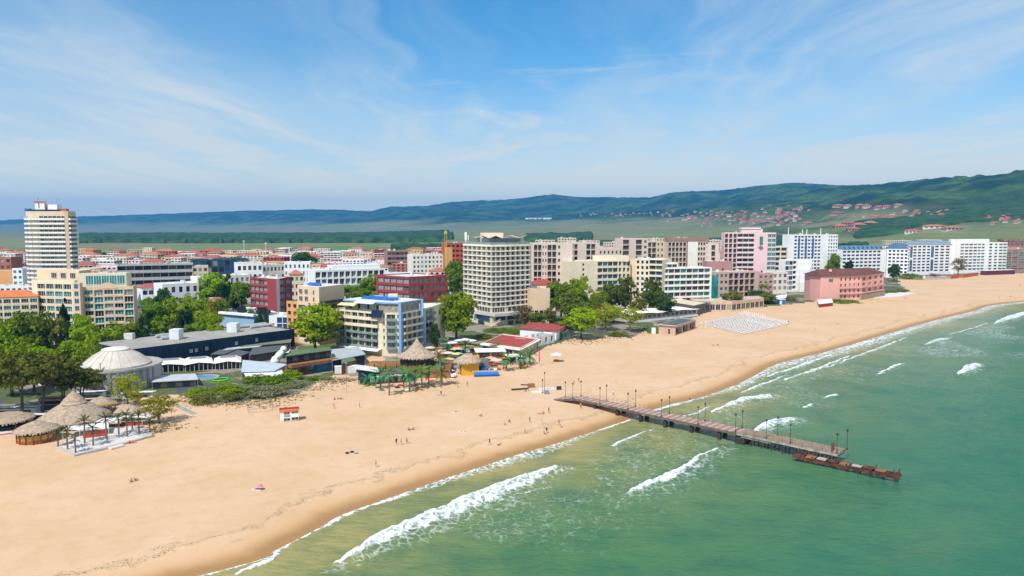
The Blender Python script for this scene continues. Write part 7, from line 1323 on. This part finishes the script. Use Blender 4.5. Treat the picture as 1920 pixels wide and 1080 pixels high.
for a in [(626,766,'stand','pink','pink','alone below the three seated in red and black'),(674,764,'stand','skin','red','on open sand right of the seated trio'),(627,750,'sit','red','red','first of the trio by the tall thin pole'),(633,749,'sit','pink','red','middle of the trio by the tall thin pole'),(639,749,'sit','black','black','last of the trio by the tall thin pole'),
 (743,834,'stand','black','black','left of two companions in the middle of the beach'),(752,834,'stand','pink','navy','between two companions in the middle of the beach'),(763,832,'walk','blue','navy','right of two companions in the middle of the beach'),(705,876,'stand','skin','black','on the weed line below the middle of the beach'),(918,834,'walk','navy','navy','near the wet sand with a small dog'),
 (822,742,'walk','white','white','left of the trio near the palm row'),(827,742,'walk','black','black','middle of the trio near the palm row'),(832,743,'walk','white','pink','right of the trio near the palm row'),(827,728,'stand','green','black','under the tall artificial palm'),(858,726,'stand','red','skin','on the sand below the playground'),(876,724,'stand','grey','grey','on the sand right of the playground walker'),
 (482,918,'lie','skin','black','beside a pink beach umbrella',1.4,'white'),(246,903,'sit','skin','black','alone low on the wide empty sand'),(253,902,'sit','skin','grey','next to the lone sitter on the empty sand'),(766,807,'sit','grey','black','in the pair above the weed line'),(775,806,'sit','skin','blue','at the end of the pair above the weed line'),(855,773,'lie','skin','navy','on a towel in the upper middle sand',1.5,'white'),(902,781,'sit','skin','red','alone in the upper middle sand'),(868,810,'lie','skin','white','on a pale towel left of the pier',1.3,'white'),
 (945,796,'sit','white','skin','in pale clothes left of a dark sitter'),(955,792,'sit','black','black','left of the pier above the weed line'),(984,813,'walk','white','orange','at the wet sand left of the pier'),(1013,776,'lie','skin','pink','in the group by the pier',1.2,'pink'),(1019,775,'sit','skin','navy','in the group by the pier'),(1029,774,'stand','red','black','in the group by the pier'),(993,792,'stand','skin','grey','between sitters and the weed line'),(1048,797,'stand','red','red','in a couple near the water under the pier'),(1051,801,'stand','white','skin','in a couple near the water under the pier'),(1020,813,'sit','skin','pink','at the wet sand beside a dark standing companion'),(1025,812,'stand','black','black','at the wet sand left of the couple'),(1089,766,'stand','orange','black','next to the pier side in the shade edge'),
 (1076,719,'walk','white','grey','behind the pier on open sand'),(1085,717,'stand','red','skin','behind the pier on open sand'),(1293,752,'stand','skin','navy','in shallows behind the pier, the darker one'),(1304,751,'walk','skin','pink','in shallows behind the pier, the paler one'),(1329,762,'stand','skin','orange','wading behind the pier'),(1338,649,'sit','skin','pink','in a pair below the sunbed field'),(1345,648,'sit','black','skin','in a pair below the sunbed field'),(1478,607,'stand','navy','black','at the corner of the sunbed field'),(1528,620,'stand','black','grey','on the sand right of the sunbed field'),(1570,607,'lie','skin','navy','far along the upper sand'),(1697,561,'stand','grey','black','below the white beach terrace'),(1751,541,'stand','grey','skin','on the far sand before the brick hut'),(1852,535,'walk','black','grey','on the far sand below the maroon bar'),(1873,561,'stand','black','black','on the far wet sand, nearer one'),(1895,558,'walk','navy','grey','on the far wet sand, farther one'),(1912,537,'stand','black','navy','at the far right end of the sand'),
 (991,733,'stand','navy','grey','working at the pier entrance'),(986,734,'sit','grey','navy','crouched at the pier entrance'),(781,727,'stand','navy','black','under the artificial palms'),(797,726,'stand','orange','grey','at the right of the artificial palms'),(674,722,'stand','pink','white','beside the heaped fronds'),(684,722,'sit','black','red','beside the heaped fronds'),(286,818,'sit','black','red','at the far corner of the white deck'),(243,832,'sit','red','pink','left of the pair on the sand before the deck step'),(249,831,'sit','pink','red','right of the pair on the sand before the deck step'),(494,767,'sit','navy','grey','inside the wire cage'),(853,712,'stand','red','navy','beside the white van'),(1150,742,'walk','white','blue','on the sand close behind the pier lamps')]:
    person(*a)
umb(487,918,.75,1.2,CLM['pink'],'small pink beach umbrella next to a person lying on sand')
for px,py,m,lb in ((651,850,'black','smaller dark beach bag of the heap on the sand'),(660,848,'black','larger dark beach bag heap on the sand'),(668,850,'grey','grey bag beside the dark bag heap'),(708,727,'green','green bean bag under the palms'),(716,732,'green','emerald bean bag before the palms'),(745,727,'black','dark bean bag left of the palm row middle'),(750,723,'red','red bean bag behind the palm row'),(762,732,'white','white low table by the bean bags'),(772,716,'grey','grey bean bag before the wooden fence'),(788,728,'orange','orange bean bag by the palms'),(810,715,'red','red bean bag at the right of the palm row'),(758,715,'navy','navy bean bag by the kiosk awnings')):
    g=P(px,py); b=MB(); b.lathe([(.0,0),(.75,.1),(.8,.35),(.45,.65),(0,.75)],k=10,jit=.04); nm='beach_bag' if 'bag' in lb and 'bean' not in lb else 'low_table' if 'table' in lb else 'bean_bag'; o=b.obj(nm,CLM[m],smooth=True); o.location=g; o.scale=(.65,.5,.5) if nm=='beach_bag' else (1.2,.9,.7); tag(o,lb,nm.replace('_',' '))
g=P(935,836,-.5); o=thing('dog','small brown dog beside the walker near the wet sand','dog',g,.5); b=MB(); b.tube([(-.35,0,.38),(0,0,.40),(.32,0,.44),(.5,0,.62),(.68,0,.60)],[.11,.14,.15,.09,.05],8); [b.tube([(x,y,.35),(x+.02,y,.18),(x,y,0)],[.06,.04,.03],5) for x in (-.28,.28) for y in (-.08,.08)]; b.tube([(-.38,0,.42),(-.6,0,.6)],[.03,.01],5); b.obj('body',CLM['orange'] and mat('fur',(.25,.13,.06),.9),o,True)
for px,py,pt,lb in ((1016,797,786,'thin volleyball pole left of the couple'),(1155,720,716,'thin pole on the sand behind the pier')):
    g=P(px,py); t=thing('pole',lb,'pole',g); b=MB(); b.tube([(0,0,0),(0,0,2.2)],.05,5); b.obj('shaft',FR['grey'],t)
# ================================================================ town behind, hillside villas, crane
OCC=[]
for o in list(COL.objects):
    if o.type=='EMPTY' and o.get('category') in ('hotel','apartment block','building','hall','pavilion') and o.location.y>300: 
        r=max([max(abs(v[0]),abs(v[1])) for ch in o.children if ch.type=='MESH' and ch.name.startswith('wall') for v in ch.bound_box]+[6]); OCC.append((o.location.x,o.location.y,r*.95))
WC=[('white',white),('ivory',white2),('cream',cream),('peach',peach),('pale yellow',yellow),('pink',pink),('brick red',M('wall_brick2')),('tan',tan),('grey',grey),('orange',orange),('pale blue',M('wall_pale_blue')),('dark red',red),('brown',brown)]
SN={2:'two',3:'three',4:'four',5:'five',6:'six'}; used=set()
def area(px,y):
    z='near' if y<720 else 'middle' if y<960 else 'outer'
    if px<45: a='left of the round tower'
    elif px<260: a='just right of the round tower'
    elif px<380: a='behind the long grey block'
    elif px<480: a='behind the dark glass building'
    elif px<600: a='behind the white sculpted block'
    elif px<720: a='behind the framed white hotel'
    elif px<870: a='behind the long red banded hotel'
    elif px<1350: a='beyond the beige resort blocks'
    elif px<1600: a='behind the blue and white hotel'
    else: a='behind the far beach hotels'
    return a,{'near':'near row','middle':'middle rows','outer':'outer rows'}[z]
def townb(px,y,w,d,fl,rz,pref,hip):
    u=(px-960)/F; x=u*y; z=float(HT(x,y)) if y>1350 else 0.
    for ox,oy,r in OCC:
        if (x-ox)**2+(y-oy)**2<(r+max(w,d)*.52)**2: return False
    if sdist(np.array([x]),np.array([y-20]),EDGE)[0]<0: return False
    OCC.append((x,y,max(w,d)*.52))
    for tr in range(60):
        nm,wm=R.choice(pref) if tr<6 else R.choice(WC); a,zr=area(px,y); rn=R.choice(('terracotta','faded red')) if hip else R.choice(('white flat','grey flat','pale flat'))
        ad=('slim ' if w<18 else 'broad ' if w>29 else 'long ' if w>24 else ''); lb=f'{ad}{nm} {SN[fl]}-storey block, {rn} roof, {zr} {a}'
        if lb not in used: used.add(lb); break
    e=Vector((math.cos(rz),math.sin(rz),0)); n=Vector((e.y,-e.x,0)); c=Vector((x,y,0)); p=[c-e*w/2+n*d/2,c+e*w/2+n*d/2,c+e*w/2-n*d/2,c-e*w/2-n*d/2]; h=fl*3.2+1
    b=Bld('tiled_house' if hip else 'apartment_block',lb,'building',p,h,wm,None,False)
    st=dict(z0=.8,zt=h-.6,nf=fl,w=R.choice((.5,.6,.85)),sill=.25,head=.85,rec=R.choice((.25,.9)),glass=('dark','shade','dark','pale'))
    b.facade(0,dict(st,nb=max(2,int(w/4.2)))); b.facade(1 if px<960 else 3,dict(st,nb=max(2,int(d/4.5))))
    rm=(tile if rn=='terracotta' else MATS['faded_red']) if hip else {'white flat':whiteroof,'grey flat':greyr,'pale flat':mat('roof_beige',(.52,.42,.35),.9,.1)}[rn]
    b.finish('hip' if hip else 'flat',rm,rise=R.uniform(2.2,3.6),clutter=R.choice((0,1,2)) if not hip else 0); b.root.location.z=z
    return True
mixA=[WC[i] for i in (0,1,2,3,5,6,7,2,3,1,9)]; mixB=[WC[i] for i in (0,0,1,5,6,4,3,11,5)]; mixR=[WC[i] for i in (0,0,1,2,2,7)]
Yr=560.
while Yr<1330:
    px=-30.
    while px<1960:
        s=F/Yr; w=R.uniform(14,34); px+=w*s*.5
        if (px<40 or 150<px<868 or (1010<px<1340 and Yr>800 and R.random()<.6) or (1452<px<1475) or (px>1480 and Yr>1000)):
            mix=mixA if px<480 else mixB if px<870 else [WC[7],WC[2],WC[1],WC[3]] if px<1350 else mixR
            townb(px,Yr+R.uniform(-12,12),w,R.uniform(11,18),R.choice((3,3,4,4,5)) if not 1010<px<1340 else R.choice((5,6)),R.uniform(-.35,.35),mix,R.random()<(.38 if px<480 else .25))
        px+=w*s*.5+R.uniform(1,7)*s*.6
    Yr+=34*(Yr/700)
for px,y,w,fl,nm in [(1575,1480,50,3,0),(1640,1500,60,3,0),(1700,1460,70,3,2),(1770,1480,80,4,7),(1830,1500,90,4,12),(1900,1450,60,4,6),(1520,1500,40,3,1),(1600,1600,50,3,9),(1680,1650,60,3,2),(1740,1600,50,3,0)]: townb(px,y,w,16,fl,R.uniform(-.1,.1),[WC[nm]],nm in (9,))
for i in range(110):
    px=R.choice([R.uniform(160,860),R.uniform(160,860),R.uniform(1480,1900)]); y=R.uniform(600,1320)
    x=(px-960)/F*y
    if any((x-ox)**2+(y-oy)**2<(r+4)**2 for ox,oy,r in OCC): continue
    if sdist(np.array([x]),np.array([y-12]),EDGE)[0]<0: continue
    a,zr=area(px,y); k=R.choice('ggbod'); tree(k,(x,y,0),R.uniform(9,15),R.uniform(9,14),f'small green tree between the houses in the {zr} {a}',f'town trees in the {zr} {a}')
for i,(px,y,wd) in enumerate([(165,1400,22),(178,1420,14),(210,1450,12),(290,1450,12),(490,1400,12),(505,1420,10),(760,1430,40),(780,1440,40),(800,1450,40),(700,1250,26),(715,1260,26),(1010,1500,16),(1100,1400,12),(1125,1400,12),(1510,1350,18),(1300,1450,20),(1320,1470,20),(1340,1460,16),(25,1300,18),(38,1250,16)]):
    x=(px-960)/F*y; tree('g',(x,y,float(HT(x,y)) if y>1350 else 0),wd,11,'dark green tree on the far edge of the town beside the open fields','trees on the far edge of the town')
# hillside
hv=[]
for m in ((.58,.40,.30),(.62,.52,.42),(.60,.30,.24),(.70,.66,.60)):
    for rf in (tile,MATS['faded_red']):
        b=MB(); b.prism([(-6,-5),(6,-5),(6,5),(-6,5)],-4,4.6); w=b.mesh('wall',mat('villa_%d'%(m[0]*100+m[2]*7),m,.85,.1)); b=MB()
        a=[(-6.8,-5.8,4.6),(6.8,-5.8,4.6),(6.8,5.8,4.6),(-6.8,5.8,4.6)]; r1,r2=(-2.5,0,8.6),(2.5,0,8.6)
        for f in ((a[0],a[1],r2,r1),(a[1],a[2],r2),(a[2],a[3],r1,r2),(a[3],a[0],r1)): b.poly(f)
        ro=b.mesh('roof',rf); b=MB()
        for z in (.2,2.6): [b.poly([(x,-5.05,z),(x+1.6,-5.05,z),(x+1.6,-5.05,z+1.6),(x,-5.05,z+1.6)]) for x in (-5,-2.2,.6,3.4)]
        hv.append((w,ro,b.mesh('window',GL['dark']),{.58:'tan',.62:'beige',.60:'brick coloured',.70:'pale'}[m[0]]+(' red-roofed' if rf is not tile else ' terracotta-roofed')))
cl=[]
def hcl(px,py,s,label,group,name='hillside_villa'):
    g=hit(px+.01,py)
    if g.y<1400 or any((g-q).length<rr+6.5*s[0] for q,rr in cl): return
    cl.append((g,6.5*s[0]*.8)); w,ro,wi,cn=R.choice(hv); label=cn+' '+label if group else label; t=thing(name,label,'house',g,R.uniform(-.4,.4),cn+' '+group if group else None); t.scale=(s[0]*1.,s[1]*1.,s[2]); link('wall',w,t); link('roof',ro,t); link('window',wi,t)['kind']='stuff'
for (x0,x1,y0,y1,n,lab,sz) in [(1085,1260,398,407,44,'small villa in the far village under the blue hills',1.4),(1250,1400,396,416,75,'villa in the hillside village above the pink hotel',1.5),(1390,1500,398,420,62,'villa on the slope above the white and blue hotel',1.6),(1420,1520,386,398,16,'villa high on the slope below the forest',1.4),(1600,1690,400,412,18,'villa in the pale row halfway up the slope',1.3),(1850,1915,400,424,18,'scattered villa by the sandy track up the hill',1.1),(1690,1780,397,410,18,'villa in the upper estate over the far beach',1.4),(1300,1480,418,426,10,'lone farmhouse in the fields below the village',1.1)]:
    for i in range(n): hcl(R.uniform(x0,x1),R.uniform(y0,y1),(sz*R.uniform(.7,1.2),sz*R.uniform(.7,1.1),R.uniform(.8,1.15)),lab,lab.replace('villa','villas',1).replace('farmhouse','farmhouses'))
for px,py,s,lab in [(1572,388,(4.6,1.6,1.3),'long red roofed complex at the forest edge'),(1590,389,(3,1.5,1.5),'short red roofed wing of the forest edge complex'),(1612,389,(2.6,1.8,1.8),'left stepped red complex below the forest'),(1625,390,(2.4,1.8,1.8),'right stepped red complex below the forest'),(1648,392,(3,2,1.6),'wide terracotta complex by the forest'),(1662,391,(2.6,1.8,1.6),'tall terracotta complex by the forest'),(1684,388,(2.6,1.6,1.4),'pale orange complex by the forest'),(1568,403,(4,1.8,1.6),'low red hotel alone on the slope'),(1575,428,(3,2,1.6),'lowest left wing of the large pink terracotta estate'),(1590,422,(3,2,1.5),'upper left wing of the large pink terracotta estate'),(1610,426,(3,2,1.6),'middle wing of the large pink terracotta estate'),(1632,422,(3,2,1.5),'upper right wing of the large pink terracotta estate'),(1600,433,(3,1.8,1.3),'front wing of the large pink terracotta estate'),(1750,428,(4.5,1.8,1.1),'left half of the long red roofed holiday row'),(1785,431,(4.5,1.8,1.1),'right half of the long red roofed holiday row'),(1710,437,(3,1.5,1.2),'grey pink block below the holiday row'),(1513,421,(3.4,1.4,1.3),'pale blue white hotel alone in the fields')]:
    hcl(px,py,s,lab,None,'hillside_complex')
for i,px in enumerate((988,996,1004,1013,1022,1030)):
    g=hit(px,411); t=thing('factory_hall','white far hall at the foot of the blue hills','hall',g,0,'white far halls'); b=MB(); b.box((0,0,6),(38,30,16)); b.obj('wall',white,t); b=MB(); b.box((0,0,14.5),(40,32,1)); b.obj('roof',whiteroof,t)
g=Vector(((836-960)/F*610,610,0)); t=thing('tower_crane','yellow tower crane mast next to the orange red block','crane',g); b=MB(); hh=zat(610,436); cy_=mat('crane_yellow',(.62,.42,.02),.5)
for x,y in ((-.9,-.9),(.9,-.9),(.9,.9),(-.9,.9)): b.tube([(x,y,0),(x,y,hh)],.16,4)
for k in range(int(hh/2)): b.tube([(-.9,-.9,k*2),(.9,-.9,k*2+2)],.1,4); b.tube([(.9,-.9,k*2),(.9,.9,k*2+2)],.1,4)
b.obj('mast',cy_,t); b=MB(); b.box((0,0,hh),(2.4,2.4,2)); b.obj('cab',cy_,t); b=MB(); b.tube([(-.5,0,hh+1),(.5,8,hh+1.2)],.5,4); b.obj('jib',cy_,t)
for px,y,pt,lb in ((499,900,456,'tall thin mast among the pale town blocks'),(458,1000,452,'white radio mast in the outer town rows'),(676,800,470,'thin mast by the framed white hotel')):
    x=(px-960)/F*y; t=thing('mast',lb,'mast',(x,y,0)); b=MB(); b.tube([(0,0,0),(0,0,zat(y,pt))],[.5,.3],6); b.obj('shaft',FR['white'],t); b=MB(); b.box((0,0,zat(y,pt)),(2.5,1,1)); b.obj('head',FR['white'],t)
